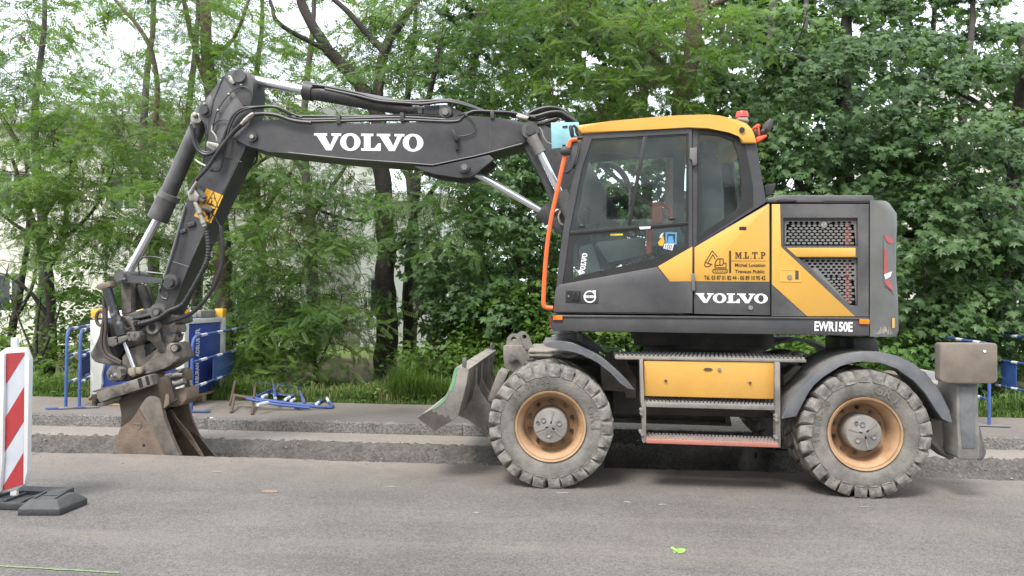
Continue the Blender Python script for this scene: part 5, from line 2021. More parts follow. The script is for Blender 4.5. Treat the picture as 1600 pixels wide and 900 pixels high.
for path, r in ((Z3((575, 530), (620, 490), (650, 470)), 3.8), (A2((702, 285), (735, 250), (755, 240)), 3.0), (A2((480, 580), (492, 560), (512, 528)), 2.4), (A2((505, 436), (525, 450), (550, 462)), 1.6), (Z3((290, 570), (285, 620)), 1.4), (Z3((285, 615), (320, 660), (335, 705)), 1.4)):
    mb = MB()
    mb.tube([at(u, v, YA - .11) for u, v in path], r * mpp(330, 250, YA), 8, smooth=3)
    obj("hose_fitting", mb, FITTING, arm)
mb = MB()
mb.pp(A2((468, 570), (500, 555), (522, 590), (512, 612), (478, 610)), YA - .10, YA - .01, .01)
mb.tube([at(*p, YA - .07) for p in A2((505, 615), (545, 720))], 3.4 * mpp(310, 320, YA), 10)
mb.tube([at(*p, YA - .075) for p in A2((515, 640), (525, 665))], 4.4 * mpp(310, 320, YA), 10)
mb.tube([at(*p, YA - .075) for p in A2((535, 692), (541, 708))], 4.2 * mpp(310, 320, YA), 10)
obj("swivel_valve", mb, FITTING, arm)
mb = MB()
for q in (((498, 540), (545, 600)), ((520, 600), (545, 615)), ((540, 640), (580, 655))):
    mb.tube([at(*p, YA - .06) for p in A2(*q)], 4.6 * mpp(310, 320, YA), 10)
obj("valve_spool", mb, UNDER, arm)
# pipe down the edge of the arm
mb = MB()
mb.tube([at(u, v, YA - .02) for u, v in [(289, 322), (284, 340), (273, 380), (258, 428), (230, 425)]], 1.4 * mpp(280, 350, YA), 6)
obj("grease_line", mb, GALV, arm)
mb = MB()
mb.tube([at(u, v, YA + .1) for u, v in [(218, 430), (217, 408), (232, 401), (252, 404), (262, 412)]], 1.2 * mpp(280, 350, YA), 6, smooth=4)
obj("hose", mb, HOSE, arm)
# ribbed hoses looping to the tilting head
big = A2((553, 735), (560, 790), (558, 850), (535, 910)) + Z1((900, 335), (840, 390), (760, 425), (660, 490), (560, 525), (460, 548))
P = catmull([at(u, v, YA - .10) for u, v in big], 14)
rb = 3.6 * mpp(320, 400, YA)
mb = MB()
mb.tube(P, rb, 10, radii=[rb * (1.0 if (i % 3) else 1.16) for i in range(len(P))])
obj("ribbed_hose", mb, HOSE, arm)
mb = MB()
mb.tube([at(u, v, YA - .05) for u, v in [(345, 352), (348, 390), (345, 420), (330, 455), (305, 485), (280, 498), (262, 502)]], 3.2 * mpp(320, 400, YA), 8, smooth=5)
obj("hose", mb, HOSE, arm)
mb = MB()
mb.tube([at(u, v, YA - .03) for u, v in A2((560, 640), (600, 700), (622, 750), (612, 790), (570, 790))], .006, 6, smooth=4)
obj("hose", mb, HOSE, arm)

# ------------------------------------------------------------------ bucket linkage and tilting head
mb = MB()
mb.pp([(188, 421), (192, 424), (199, 430), (256, 435.5), (258, 443.5), (199, 441), (190, 443)], YA - .07, YA - .025, .004)
lk = part("link_arm", mb, BOOMG)
mb = MB()
mb.ycyl(187, 432, 9.5, YA - .08, YA + AT + .06, 20)
mb.ycyl(187, 432, 6.5, YA - .10, YA, 20)
mb.ball(at(194.5, 436.5, YA - .085), .02, 8)
obj("pin", mb, BOOMG, lk)
mb = MB()
mb.pp([(189, 438), (204, 436), (204.5, 488), (189.5, 492)], YA + .02, YA + .12, .008)
part("link_bar", mb, HITCH)
mb = MB()
mb.pp(Z1((420, 180), (500, 190), (520, 400), (425, 430)), YA + .16, YA + .22, .01)
mb.cyl(at(219, 446, YA + .12), at(232, 484, YA + .12), 6.5 * mpp(220, 460, YA))
mb.cyl(at(230, 446, YA + .2), at(238, 480, YA + .2), 5 * mpp(220, 460, YA))
part("hose_bundle", mb, UNDER)
mb = MB()
mb.pp(Z1((335, 462), (610, 392), (700, 440), (840, 470), (845, 530), (790, 545), (660, 560), (560, 600), (470, 620), (440, 560), (350, 530)), YA + .02, YA + .32, .015)
head = part("tilting_head", mb, DIRTY)
mb = MB()
mb.pp(Z1((440, 480), (610, 440), (612, 462), (445, 505)), YA - .02, YA + .05, .006)
mb.pp(Z1((460, 520), (700, 470), (702, 500), (470, 560)), YA - .01, YA + .05, .006)
obj("side_bar", mb, BOOMG, head)
mb = MB()
mb.pp(Z1((190, 540), (240, 490), (330, 470), (380, 560), (480, 640), (560, 690), (540, 735), (330, 760), (250, 745), (200, 680)), YA + .05, YA + .30, .02)
mb.pp(Z1((210, 640), (330, 700), (540, 720), (640, 760), (540, 840), (330, 890), (230, 820)), YA + .10, YA + .34, .02)
obj("upper_body", mb, DIRTY, head)
mb = MB()
claw = Z1((480, 612), (560, 555), (590, 530), (622, 524), (655, 540), (672, 580), (668, 630), (680, 690), (738, 775), (728, 790), (680, 806), (640, 750), (600, 690), (560, 668), (500, 690), (470, 660))
mb.pp(claw, YA - .05, YA + .01, .012)
mb.ycyl(237.5, 512, 10.5, YA - .07, YA + .02, 20)
obj("hook", mb, DIRTY, head)
mb = MB()
mb.ycyl(237.5, 512, 5.6, YA - .074, YA + .0, 16)
obj("hook_hole_shade", mb, VOID, head)  # solid disc on the ring, the shade of an opening put into its colour
mb = MB()
mb.pp(Z1((670, 550), (790, 535), (822, 560), (820, 620), (700, 630), (672, 610)), YA, YA + .22, .02)
mb.pp(Z1((675, 635), (815, 628), (800, 690), (740, 720), (690, 680)), YA + .02, YA + .2, .01)
obj("rotator", mb, HITCH, head)
mb = MB()
mb.ball(at(*Z1((838, 632))[0], YA + .1), 5 * mpp(270, 520, YA), 10)
obj("plug", mb, BLACK, head)
# left lobe of the body
mb = MB()
mb.pp(Z1((62, 835), (58, 790), (150, 672), (168, 540), (200, 520), (215, 640), (222, 760), (260, 850), (340, 890), (300, 905), (220, 905), (100, 880)), YA + .0, YA + .34, .03)
obj("swing_body", mb, DIRTY, head)
mb = MB()
mb.pp(Z1((220, 740), (330, 700), (360, 760), (310, 850), (270, 840)), YA - .005, YA + .02, .004)
obj("recess_shade", mb, VOID, head)  # raised black plate: shade of a hollow painted as colour
# tilt cylinder
tc = rod((165.5, 446), (190, 524), 7.4, YA - .10, M("scraped_cylinder", (0.03, 0.03, 0.032), 0.4, col2=(0.22, 0.21, 0.20), split=(0.56, 0.66), scale=9), "tilt_cylinder", head, 7.0)
rod((194, 532), (210, 577), 3.4, YA - .08, CHROME, "tilt_rod", head)
mb = MB()
mb.pp(Z1((110, 205), (150, 185), (225, 165), (240, 210), (190, 232), (125, 242)), YA - .15, YA - .03, .01)
obj("cylinder_cap", mb, RUSTB, head)
mb = MB()
mb.pp(Z1((385, 612), (480, 605), (500, 640), (490, 690), (400, 690), (378, 660)), YA - .16, YA - .03, .008)
mb.pp(Z1((300, 655), (380, 640), (385, 680), (310, 715)), YA - .14, YA - .04, .008)
mb.pp(Z1((215, 660), (290, 650), (300, 720), (260, 745), (220, 730)), YA - .1, YA - .02, .01)
mb.pp(Z1((345, 475), (410, 470), (440, 540), (460, 600), (430, 605), (400, 520)), YA - .1, YA - .05, .008)
obj("fitting_block", mb, DIRTY, head)
for c in Z1((390, 628), (405, 680), (472, 660), (440, 630), (270, 665), (285, 715), (425, 490), (436, 520)):
    mb = MB()
    mb.ycyl(c[0], c[1], 1.8, YA - .175, YA - .06, 8)
    obj("bolt", mb, STEEL, head)
mb = MB()
ctr = at(*Z1((152, 490))[0], YA - .05)
mb.tube([ctr + Vector((.045 * math.cos(a), 0, .075 * math.sin(a))) for a in np.linspace(0, 2 * PI, 20)], .018, 8)
for path in (Z1((180, 300), (185, 450), (165, 600), (160, 740), (195, 820), (260, 860), (335, 890)), Z1((200, 400), (200, 560), (190, 700), (215, 800), (290, 850), (335, 880)), Z1((360, 560), (390, 585), (440, 560), (420, 540)), Z1((290, 620), (310, 650), (330, 560)), Z1((440, 500), (430, 560), (445, 620))):
    mb.tube([at(u, v, YA - .08) for u, v in path], (2.6 if len(path) > 5 else 1.0) * mpp(170, 520, YA), 8, smooth=5)
obj("hose", mb, M("muddy_hose", (0.035, 0.031, 0.027), 0.6, dust=0.4, dustcol=(0.14, 0.11, 0.085)), head)
# lower tilting body, pale with dried mud
mb = MB()
mb.pp(Z1((335, 830), (400, 760), (500, 725), (540, 722), (545, 830), (600, 790), (660, 740), (690, 790), (750, 705), (800, 712), (822, 750), (848, 850)) + Z2((700, 90), (600, 130), (520, 150), (450, 150), (400, 150), (380, 190), (340, 200), (330, 100)), YA - .02, YA + .30, .02)
obj("tilt_body", mb, HITCH, head)
mb = MB()
mb.pp(Z1((560, 880), (640, 800), (690, 800), (750, 720), (800, 712), (845, 850)) + Z2((740, 60), (690, 85), (540, 130), (480, 140), (470, 90)), YA - .045, YA, .012)
obj("body_cheek", mb, HITCH, head)
mb = MB()
mb.pp(Z1((540, 725), (600, 705), (650, 735), (590, 800), (545, 830)), YA - .024, YA - .01)
mb.ycyl(*Z1((800, 755))[0], 6.5, YA - .07, YA, 14)
obj("recess_shade", mb, VOID, head)  # black plate and ring round the pin, their shade painted in
mb = MB()
mb.ycyl(*Z1((800, 755))[0], 5.2, YA - .075, YA - .03, 14)
mb.ycyl(*Z2((483, 108))[0], 5.0, YA - .09, YA, 14)
obj("pin", mb, HITCH, head)
mb = MB()
mb.pp(Z2((380, 85), (430, 75), (440, 140), (400, 155), (378, 125)), YA - .13, YA - .05, .01)
mb.pp(Z2((440, 80), (480, 72), (500, 110), (480, 135), (440, 130)), YA - .11, YA - .04, .01)
obj("rod_eye", mb, M("tan_rod_eye", (0.28, 0.23, 0.16), 0.6, dust=0.4), head)
mb = MB()
c = Z2((275, 138))[0]
mb.ycyl(c[0], c[1], 12.2, YA - .14, YA + .1, 14)
mb.ycyl(c[0], c[1], 9.6, YA - .155, YA - .1, 22)
mb.pp(Z2((190, 120), (230, 60), (340, 50), (390, 120), (390, 190), (330, 195), (240, 205), (205, 180)), YA - .06, YA + .2, .015)
for k in range(8):
    a = 2 * PI * k / 8
    mb.ycyl(c[0] + 10.8 * math.cos(a), c[1] + 10.8 * math.sin(a), 1.5, YA - .15, YA - .1, 6)
mt = obj("rotator_motor", mb, DIRTY, head)
font_word("A SD", *Z2((235, 160), (288, 138), (230, 142)), YA - .157, BANDW, head)
# quick coupler
mb = MB()
mb.pp(Z2((108, 288), (555, 140), (570, 145), (592, 222), (588, 230), (140, 375), (120, 340)), YA - .16, YA + .14, .008)
qc = part("quick_coupler", mb, HITCH)
mb = MB()
mb.pp(Z2((462, 175), (492, 165), (510, 245), (480, 252)), YA - .164, YA - .15)
mb.pp(Z2((525, 155), (550, 148), (570, 222), (545, 230)), YA - .164, YA - .15)
obj("slot_shade", mb, VOID, qc)  # black plates on the beam face, shade of cutouts put into the colour
mb = MB()
mb.pp(Z2((72, 275), (270, 225), (330, 215), (335, 235), (110, 290), (80, 290)), YA - .12, YA + .2, .006)
mb.pp(Z2((120, 385), (300, 330), (310, 350), (150, 412), (118, 405)), YA - .1, YA + .15, .006)
obj("coupler_plate", mb, HITCH, qc)
mb = MB()
for k, q in enumerate((((62, 310), (110, 300), (125, 350), (80, 345)), ((70, 340), (125, 345), (130, 372), (75, 385)), ((75, 380), (118, 372), (115, 408), (70, 402)), ((40, 345), (70, 325), (72, 350), (50, 362)))):
    mb.pp(Z2(*q), YA - .14 + .05 * k, YA + .05 + .04 * k, .006)
obj("broken_edge", mb, RUSTD, qc)
mb = MB()
mb.pp(Z2((590, 160), (700, 130), (760, 110), (800, 90), (835, 90), (850, 120), (860, 190), (760, 240), (640, 250), (590, 230)), YA + .02, YA + .22, .015)
obj("coupler_block", mb, RUSTB, qc)
mb = MB()
mb.tube([at(u, v, YA + .0) for u, v in Z2((748, 210), (790, 218), (830, 205), (865, 190))], 5 * mpp(280, 590, YA), 12, smooth=4)
mb.tube([at(u, v, YA + .0) for u, v in Z2((735, 160), (800, 140), (850, 140))], 4 * mpp(280, 590, YA), 12, smooth=4)
mb.pp(Z2((690, 140), (740, 122), (760, 145), (700, 160)), YA - .03, YA + .05, .006)
mb.pp(Z2((800, 92), (835, 86), (838, 112), (808, 118)), YA - .03, YA + .05, .006)
obj("lock_pin", mb, STEEL, qc)

# ------------------------------------------------------------------ bucket
YK0, YK1 = YA - .08, YA + .50
mb = MB()
mb.pp(Z2((300, 335), (420, 300), (560, 250), (640, 200), (650, 165), (690, 150), (722, 165), (742, 210), (760, 270), (775, 340), (800, 355), (780, 370), (720, 395), (715, 420), (680, 440), (560, 500), (400, 540), (316, 590), (330, 480), (312, 400)), YK0 + .012, YK0 + .06, .006)
bk = part("bucket", mb, RUSTD)
belly = Z2((476, 425), (430, 500), (400, 540), (316, 590), (296, 650), (284, 700), (284, 760), (292, 830), (320, 930), (430, 990), (600, 1000), (720, 930), (705, 840), (640, 700), (560, 570))
mb = MB()
mb.pp(belly, YK0, YK0 + .05, .006)
obj("side_plate", mb, RUSTB, bk)
mb = MB()
mb.pp(Z2((476, 425), (500, 385), (528, 345), (560, 320), (610, 324), (650, 350), (665, 390), (672, 430), (690, 510), (740, 650), (775, 730), (825, 838), (870, 930), (760, 940), (710, 840), (640, 700), (560, 570)), YK0 - .018, YK0 + .04, .006)
obj("side_cutter", mb, RUSTG, bk)
mb = MB()
mb.pp(Z2((700, 310), (722, 300), (735, 350), (728, 395), (700, 420), (680, 430)), YK0 - .005, YK0 + .03, .005)
mb.pp(Z2((720, 300), (780, 262), (862, 255), (880, 300), (880, 350), (840, 400), (760, 420), (725, 400)), YK0 + .12, YK0 + .4, .015)
obj("mounting_ear", mb, RUSTB, bk)
mb = MB()
mb.pp(Z2((850, 122), (880, 140), (905, 200), (950, 310), (945, 325), (900, 345), (870, 270)), YK1 - .25, YK1 - .2, .006)
obj("mounting_ear", mb, DUSTY, bk)
# far side plate and inside, from the same outline
farpl = Z2((680, 440), (760, 420), (840, 350), (880, 300), (890, 340), (905, 430), (925, 530), (1000, 690), (1140, 850), (1220, 950), (900, 960), (700, 700))
mb = MB()
mb.pp(farpl, YK1 - .03, YK1, .006)
obj("side_plate", mb, RUSTB, bk)
mb = MB()
mb.pp(Z2((870, 625), (930, 630), (985, 665), (1070, 775), (1140, 850), (1200, 930), (1060, 920), (1020, 840), (930, 720)), YK1 - .034, YK1 - .028)
obj("worn_patch", mb, RUSTD, bk, flat=True)
nz = [at(u, v, YK0 + .05) for u, v in Z2((672, 430), (560, 470), (400, 545), (320, 600), (296, 680), (292, 830), (330, 930), (440, 985), (620, 990), (760, 940))]
mb = MB()
nzc = catmull(nz, 4)
inner = [(p.x + .02, p.z + .012) for p in nzc]
mb.prism([(p.x, p.z) for p in nzc] + inner[::-1], YK0 + .05, YK1 - .03, 0)
obj("curved_back", mb, RUSTD, bk, ang=50)
mb = MB()
mb.pp(Z2((720, 440), (745, 432), (800, 520), (900, 640), (1000, 800), (1040, 870), (1015, 860), (870, 660), (800, 560)), YK0 + .30, YK0 + .33, .003)
obj("inner_rib", mb, RUSTB, bk)
mb = MB()
for pts in (Z2((430, 552), (460, 560), (455, 585), (470, 600)), Z2((460, 560), (495, 562), (490, 590), (465, 605))):
    mb.tube([at(u, v, YK0 - .001) for u, v in pts], .006, 6)
obj("weld_mark", mb, RUSTB, bk)
mb = MB()
mb.ycyl(*Z2((515, 740))[0], 2.2, YK0 - .003, YK0 + .01, 10)
obj("bolt_hole_shade", mb, VOID, bk)  # black disc painted as the shade inside a hole
# =================================================================== STREET FURNITURE
# red and white beacon at the left with its rubber foot
YBk = atz(20, 776, .07).y
BK = cr(-6, 510, 2.906)
bt = thing("traffic_beacon", "tall red and white striped beacon plate standing at the left edge of the road", "traffic beacon", atz(20, 776, 0.07))
mb = MB()
mb.pp(BK((-60, 160), (0, 150), (12, 118), (40, 97), (128, 96), (150, 150), (140, 660), (128, 722), (100, 738), (30, 758), (10, 758), (-60, 740)), YBk, YBk + .05, .012)
obj("panel_frame", mb, M("white_plastic", (0.68, 0.68, 0.67), .45, var=.06, dust=.22, dscale=5, wear=.1), bt)
mb = MB()
mb.pp(BK((-90, 126), (130, 117), (122, 722), (22, 748), (-90, 760)), YBk - .004, YBk + .01)
obj("reflective_sheet", mb, M("white_reflective_sheet", (0.50, 0.52, 0.56), .4, var=.10, scale=5, dust=.12, dscale=8, updust=False), bt, flat=True)
REDS = M("red_reflective_sheet", (0.36, 0.022, 0.026), .4, var=.15, scale=6, dust=.07, dscale=8, updust=False, wear=.12)
for q in (((36, 124), (130, 117), (128, 128), (38, 272)), ((128, 272), (126, 428), (30, 584), (32, 430)), ((122, 576), (121, 718), (22, 747), (24, 738))):
    mb = MB()
    mb.pp(BK(*q), YBk - .007, YBk - .003)
    obj("red_stripe", mb, REDS, bt, flat=True)
for q in (((-70, 200), (-10, 120), (24, 124), (24, 292), (-70, 420)),):
    pass
mb = MB()
mb.pp(BK((-12, 130), (10, 118), (36, 122), (34, 300), (28, 600), (20, 750), (8, 757), (-12, 740)), YBk - .03, YBk - .001, .008)
mb.pp(BK((128, 98), (150, 150), (140, 660), (126, 724), (122, 715), (130, 118)), YBk - .018, YBk - .001, .006)
obj("frame_rib", mb, bpy.data.materials["white_plastic"], bt)
mb = MB()
mb.pp(BK((64, 52), (92, 50), (94, 98), (64, 98)), YBk + .01, YBk + .04, .006)
obj("post", mb, bpy.data.materials["white_plastic"], bt)
mb = MB()
mb.pp(BK((62, 735), (92, 730), (92, 770), (62, 770)), YBk + .01, YBk + .04, .006)
obj("post", mb, bpy.data.materials["white_plastic"], bt)
bb = thing("beacon_base", "black recycled rubber foot under the striped beacon plate", "base plate", atz(60, 790, 0))
RUB = M("recycled_rubber", (0.030, 0.033, 0.037), .6, var=.25, scale=9, dust=.10, dscale=6, bump=.3, bscale=60)
p = lambda u, v, z=0.0: atz(u, v, z)
c0, c1, c2, c3 = p(30, 805), p(92, 805), p(136, 785), p(95, 765)


def rub_block(bl, br_, fr_, fl_, h, inset, name):
    """block with sloping sides between four ground points"""
    mb = MB()
    cen = (bl + br_ + fr_ + fl_) / 4
    lo = [Vector((q.x, q.y, .001)) for q in (fl_, fr_, br_, bl)]
    mid = [Vector((q.x, q.y, h * .45)) for q in lo]
    hi = [cen + (q - cen) * inset for q in lo]
    hi = [Vector((q.x, q.y, h)) for q in hi]
    v = [[mb.bm.verts.new(q) for q in r] for r in (lo, mid, hi)]
    for a, b in zip(v, v[1:]):
        for i in range(4):
            mb.bm.faces.new((a[i], a[(i + 1) % 4], b[(i + 1) % 4], b[i]))
    mb.bm.faces.new(v[0][::-1])
    mb.bm.faces.new(v[2])
    mb._bev([q for r in v for q in r], .006)
    return obj(name, mb, RUB, bb)


fl_, fr_ = p(27, 806), p(93, 806)
br_, bl = p(137, 788), p(62, 786)
e = rub_block(bl, br_, fr_, fl_, .105, .66, "end_block")
mb = MB()
for k, (a, b) in enumerate(((.25, .62), (.68, .9))):
    pass
L0, L1 = p(-190, 800), p(40, 800)
mb.box(L0.x, L1.x, L1.y + .02, L1.y + .34, .002, .055, .008)
mb.box(L0.x, L1.x + .1, L1.y + .26, L1.y + .40, .002, .085, .01)
for k in range(6):
    x = L1.x - .06 - k * .14
    mb.box(x - .012, x + .012, L1.y + .04, L1.y + .30, .05, .075, .004)
obj("tray", mb, RUB, bb)
mb = MB()
cen = (fl_ + fr_ + br_ + bl) / 4
d1, d2 = (fr_ - fl_) / 2, (bl - fl_) / 2
for s in (-.55, .45):
    c = cen + d1 * s
    mb.obox((c.x, c.y, .108), d1 * .05, d2 * .55, (0, 0, .008), .003)
mb.obox((cen.x, cen.y, .106), d1 * .35, d2 * .06, (0, 0, .006), .002)
obj("rib", mb, RUB, bb)

# blue tank cabinet on its pallet
YK = 9.80
zp = .07 + .13
kx0, kx1 = at(141, 560, YK).x, at(288, 560, YK).x
kz1 = at(288, 484, YK).z
kd = 1.22
pal = thing("wooden_pallet", "weathered wooden pallet under the blue fuel cabinet", "pallet", ((kx0 + kx1) / 2, YK, .07))
for y in (YK + .05, YK + .56, YK + 1.1):
    mb = MB()
    mb.box(kx0, kx1 + .02, y - .05, y + .05, .072, .092, .002)
    obj("board", mb, WOODM, pal)
    for x in (kx0 + .06, (kx0 + kx1) / 2, kx1 - .05):
        mb = MB()
        mb.box(x - .06, x + .065, y - .055, y + .055, .093, .170, .003)
        obj("block", mb, WOODM, pal)
for k in range(8):
    x = kx0 + .04 + k * (kx1 - kx0 - .06) / 7
    mb = MB()
    mb.box(x - .05, x + .05, YK - .01, YK + kd - .02, .171, .192, .002)
    obj("board", mb, WOODM, pal)
cb_ = thing("fuel_cabinet", "blue fuel tank cabinet with white posts and yellow top corners on the pavement", "tank cabinet", ((kx0 + kx1) / 2, YK, zp))
mb = MB()
mb.box(kx0 + .05, kx1 - .03, YK + .04, YK + kd - .04, zp, kz1 - .12, .01)
obj("tank_panel", mb, CABBLUE, cb_)
pz = lambda v: at(288, v, YK).z
for x in (kx0, kx1 - .12):
    for y in (YK, YK + kd - .12):
        mb = MB()
        if x == kx0 and y == YK:
            e_ = [(141, 500), (157, 500), (157, 545), (155, 560), (158, 575), (157, 600), (160, 615), (157, 626), (141, 626)]
            mb.pp([(141, 500), (160, 500), (159, 525), (155, 540), (158, 556), (162, 570), (158, 586), (159, 600), (155, 612), (160, 626), (141, 626)], YK, YK + .1, .004)
        else:
            mb.box(x, x + .12, y, y + .12, zp, kz1 - .13, .008)
        obj("post", mb, CABWHITE, cb_)
        mb = MB()
        mb.box(x - .004, x + .124, y - .004, y + .124, kz1 - .13, kz1, .008)
        obj("corner_cap", mb, CABYEL, cb_)
mb = MB()
mb.box(kx1 - .07, kx1 - .004, YK + .12, YK + kd - .12, kz1 - .20, kz1 - .13, .006)
mb.box(kx0 + .12, kx1 - .12, YK + .02, YK + .08, kz1 - .13, kz1 - .06, .006)
mb.box(kx0 + .10, kx1 - .10, YK + .1, YK + kd - .1, kz1 - .12, kz1 - .03, .01)
obj("top_rail", mb, CABWHITE, cb_)
mb = MB()
mb.box(kx1 - .10, kx1 - .03, YK + .5, YK + .95, kz1 - .12, kz1 - .015, .01)
obj("filler_box", mb, DUSTY, cb_)
# door seams and lettering on the side that faces the road end
mb = MB()
xf = kx1 - .028
mb.box(xf - .002, xf + .004, YK + .16, YK + kd - .14, zp + .03, kz1 - .22, .002)
obj("door", mb, CABBLUE, cb_)


def side_text(text, y, z0, z1, h, mat, parent):
    cu = bpy.data.curves.new("t", 'FONT')
    cu.body = text
    cu.offset = .02
    to = bpy.data.objects.new("t", cu)
    COL.objects.link(to)
    me = bpy.data.meshes.new_from_object(to.evaluated_get(bpy.context.evaluated_depsgraph_get()))
    bpy.data.objects.remove(to)
    bpy.data.curves.remove(cu)
    xs_ = [v.co.x for v in me.vertices]
    a, b = min(xs_), max(xs_)
    mb = MB()
    vs = [mb.bm.verts.new((xf + .006, y - (v.co.y - .35) * h / .7, z0 + (v.co.x - a) / (b - a) * (z1 - z0))) for v in me.vertices]
    for f in me.polygons:
        try:
            mb.bm.faces.new([vs[i] for i in f.vertices])
        except ValueError:
            pass
    bpy.data.meshes.remove(me)
    obj("lettering", mb, mat, parent, flat=True)


side_text("CARBURANT  ADBLUE", YK + .40, zp + .06, zp + .80, .10, BANDW, cb_)
side_text("R", YK + .40, zp + .86, zp + .94, .13, BANDW, cb_)


# crowd barriers: blue tube frames with white bands
def barrier(label, A, B, h=1.0, plate=None, text=None, group="blue crowd barriers around the road works"):
    """upright barrier from A to B on the ground"""
    A, B = Vector(A), Vector(B)
    d = (B - A)
    n = Vector((-d.y, d.x, 0)).normalized()
    t = thing("crowd_barrier", label, "barrier", (A + B) / 2, group)
    P = lambda s, z: A + d * s + Vector((0, 0, z))
    r = .020
    mb = MB()
    mb.tube([P(0, .03), P(0, h * .88), P(.015, h * .96), P(.05, h), P(.5, h), P(.95, h), P(.985, h * .96), P(1, h * .88), P(1, .03)], r, 8)
    obj("frame", mb, BLUE, t)
    for z in (.32 * h, .66 * h):
        mb = MB()
        mb.tube([P(0, z), P(1, z)], r * .85, 8)
        obj("rail", mb, BLUE, t)
    for z in (.32 * h, .66 * h, h):
        for s in (.16, .42, .68, .9):
            mb = MB()
            mb.tube([P(s - .045, z), P(s + .045, z)], r * 1.06, 8)
            obj("reflective_band", mb, BANDW, t)
    if plate:
        mb = MB()
        s0, s1 = plate
        c = P((s0 + s1) / 2, .49 * h)
        mb.obox(c, d * (s1 - s0) / 2, n * .004, Vector((0, 0, .165 * h)))
        pl = obj("plate", mb, BLUE, t)
        if text:
            cu = bpy.data.curves.new("t", 'FONT')
            cu.body = text
            to = bpy.data.objects.new("t", cu)
            COL.objects.link(to)
            me = bpy.data.meshes.new_from_object(to.evaluated_get(bpy.context.evaluated_depsgraph_get()))
            bpy.data.objects.remove(to)
            bpy.data.curves.remove(cu)
            xs_ = [v.co.x for v in me.vertices]
            a, b = min(xs_), max(xs_)
            w = d.length * (s1 - s0) * .7
            fn = n if n.dot(CAM - c) > 0 else -n
            dr = d.normalized()
            sxp = lambda q: (q - CAM).dot(rt) / (q - CAM).dot(fw)
            if sxp(c + dr * .1) < sxp(c):
                dr = -dr
            mb = MB()
            vs = [mb.bm.verts.new(c + fn * .006 + dr * ((v.co.x - a) / (b - a) - .5) * w + Vector((0, 0, (v.co.y - .35) * .12))) for v in me.vertices]
            for f in me.polygons:
                try:
                    mb.bm.faces.new([vs[i] for i in f.vertices])
                except ValueError:
                    pass
            bpy.data.meshes.remove(me)
            obj("lettering", mb, M("stencil_blue_grey", (.16, .22, .34), .5), pl, flat=True)
    for s in (.0, 1.0):
        mb = MB()
        c = P(s, .012)
        mb.obox(c, n * .24, d.normalized() * .025, Vector((0, 0, .009)), .004)
        obj("foot", mb, BLUE if s == 0 and plate and text else GALV, t)
    return t


def cam_pt(px, depth, z):
    """ground point under a pixel column at a distance along the view"""
    d = ray(px, 460)
    q = CAM + d * (depth / F_PX)
    return Vector((q.x, q.y, z))


barrier("blue barrier beside the cabinet, the one with stencilled letters on its plate", cam_pt(302, 9.75, .072), cam_pt(389, 12.4, .10), .99, (.32, .72), "SOGEA")
barrier("blue barrier half hidden at the left of the fuel cabinet behind the tilting head", cam_pt(106, 9.95, .072), cam_pt(172, 12.2, .09), 1.06, (.30, .62), "SOGEA")
barrier("short end of a blue barrier standing just left of the fuel cabinet's white post", cam_pt(127, 10.0, .072), cam_pt(158, 11.6, .09), 1.04)
# two at the right, beyond the stabiliser
barrier("blue barrier behind the stabiliser's brown box running back to the bushes", cam_pt(1546, 9.3, .072), cam_pt(1448, 11.4, .09), 1.03, (.3, .62))
barrier("blue barrier at the right edge of the photo with a plain blue plate", cam_pt(1546, 11.0, .075), cam_pt(1650, 9.55, .072), 1.08, (.20, .44))
# fallen barrier lying on the pavement
fb = thing("crowd_barrier", "blue barrier lying flat on the pavement with rusty legs in the air", "barrier", atz(440, 632, .07), "blue crowd barriers around the road works")
LB = cr(340, 570, 4.444)
g = lambda u, v, z: atz(*LB((u, v))[0], z)
N0, N1 = g(110, 212, .23), g(792, 296, .09)
F0, F1 = g(240, 126, .30), g(742, 196, .10)
mb = MB()
mb.tube([N0, g(400, 256, .18), g(690, 292, .10), N1, g(800, 285, .10), g(770, 250, .10), F1], .021, 8)
mb.tube([F0, g(385, 138, .27), g(560, 160, .2), g(650, 166, .17)], .021, 8)
mb.tube([g(390, 138, .27), g(402, 252, .18)], .019, 8)
mb.tube([g(565, 160, .2), g(600, 268, .14)], .019, 8)
mb.tube([F1, g(690, 275, .1)], .019, 8)
obj("frame", mb, BLUE, fb)
mb = MB()
mb.tube([g(270, 218, .2), g(410, 160, .22)], .018, 8)
mb.tube([g(450, 252, .15), g(560, 192, .16)], .018, 8)
mb.tube([g(540, 300, .1), g(690, 270, .1), g(745, 228, .1)], .022, 8)
mb.tube([g(200, 235, .22), g(400, 275, .15), g(640, 300, .1)], .018, 8)
obj("rail", mb, BLUE, fb)
mb = MB()
mb.face([g(350, 178, .2), g(470, 195, .17), g(535, 205, .17), g(520, 220, .16), g(370, 205, .18)])
obj("plate", mb, BLUE, fb, flat=True)
for a, b in (((278, 278), (348, 262)), ((415, 178), (440, 172)), ((470, 240), (500, 225)), ((510, 250), (535, 238)), ((395, 205), (402, 240)), ((568, 172), (576, 195)), ((590, 230), (598, 258)), ((685, 275), (700, 262)), ((755, 225), (768, 250)), ((310, 222), (340, 210)), ((730, 190), (740, 210))):
    mb = MB()
    za = .19 if a[0] < 500 else .12
    mb.tube([g(*a, za), g(*b, za)], .022, 8)
    obj("reflective_band", mb, BANDW, fb)
mb = MB()
mb.tube([g(118, 212, .23), g(95, 332, .075)], .020, 8)
mb.tube([g(122, 110, .40), g(85, 280, .075)], .018, 8)
mb.tube([g(262, 128, .30), g(240, 345, .072)], .018, 8)
mb.tube([N0, g(250, 235, .21)], .023, 8)
mb.tube([F0, g(340, 132, .28)], .023, 8)
obj("leg", mb, RUSTT, fb)
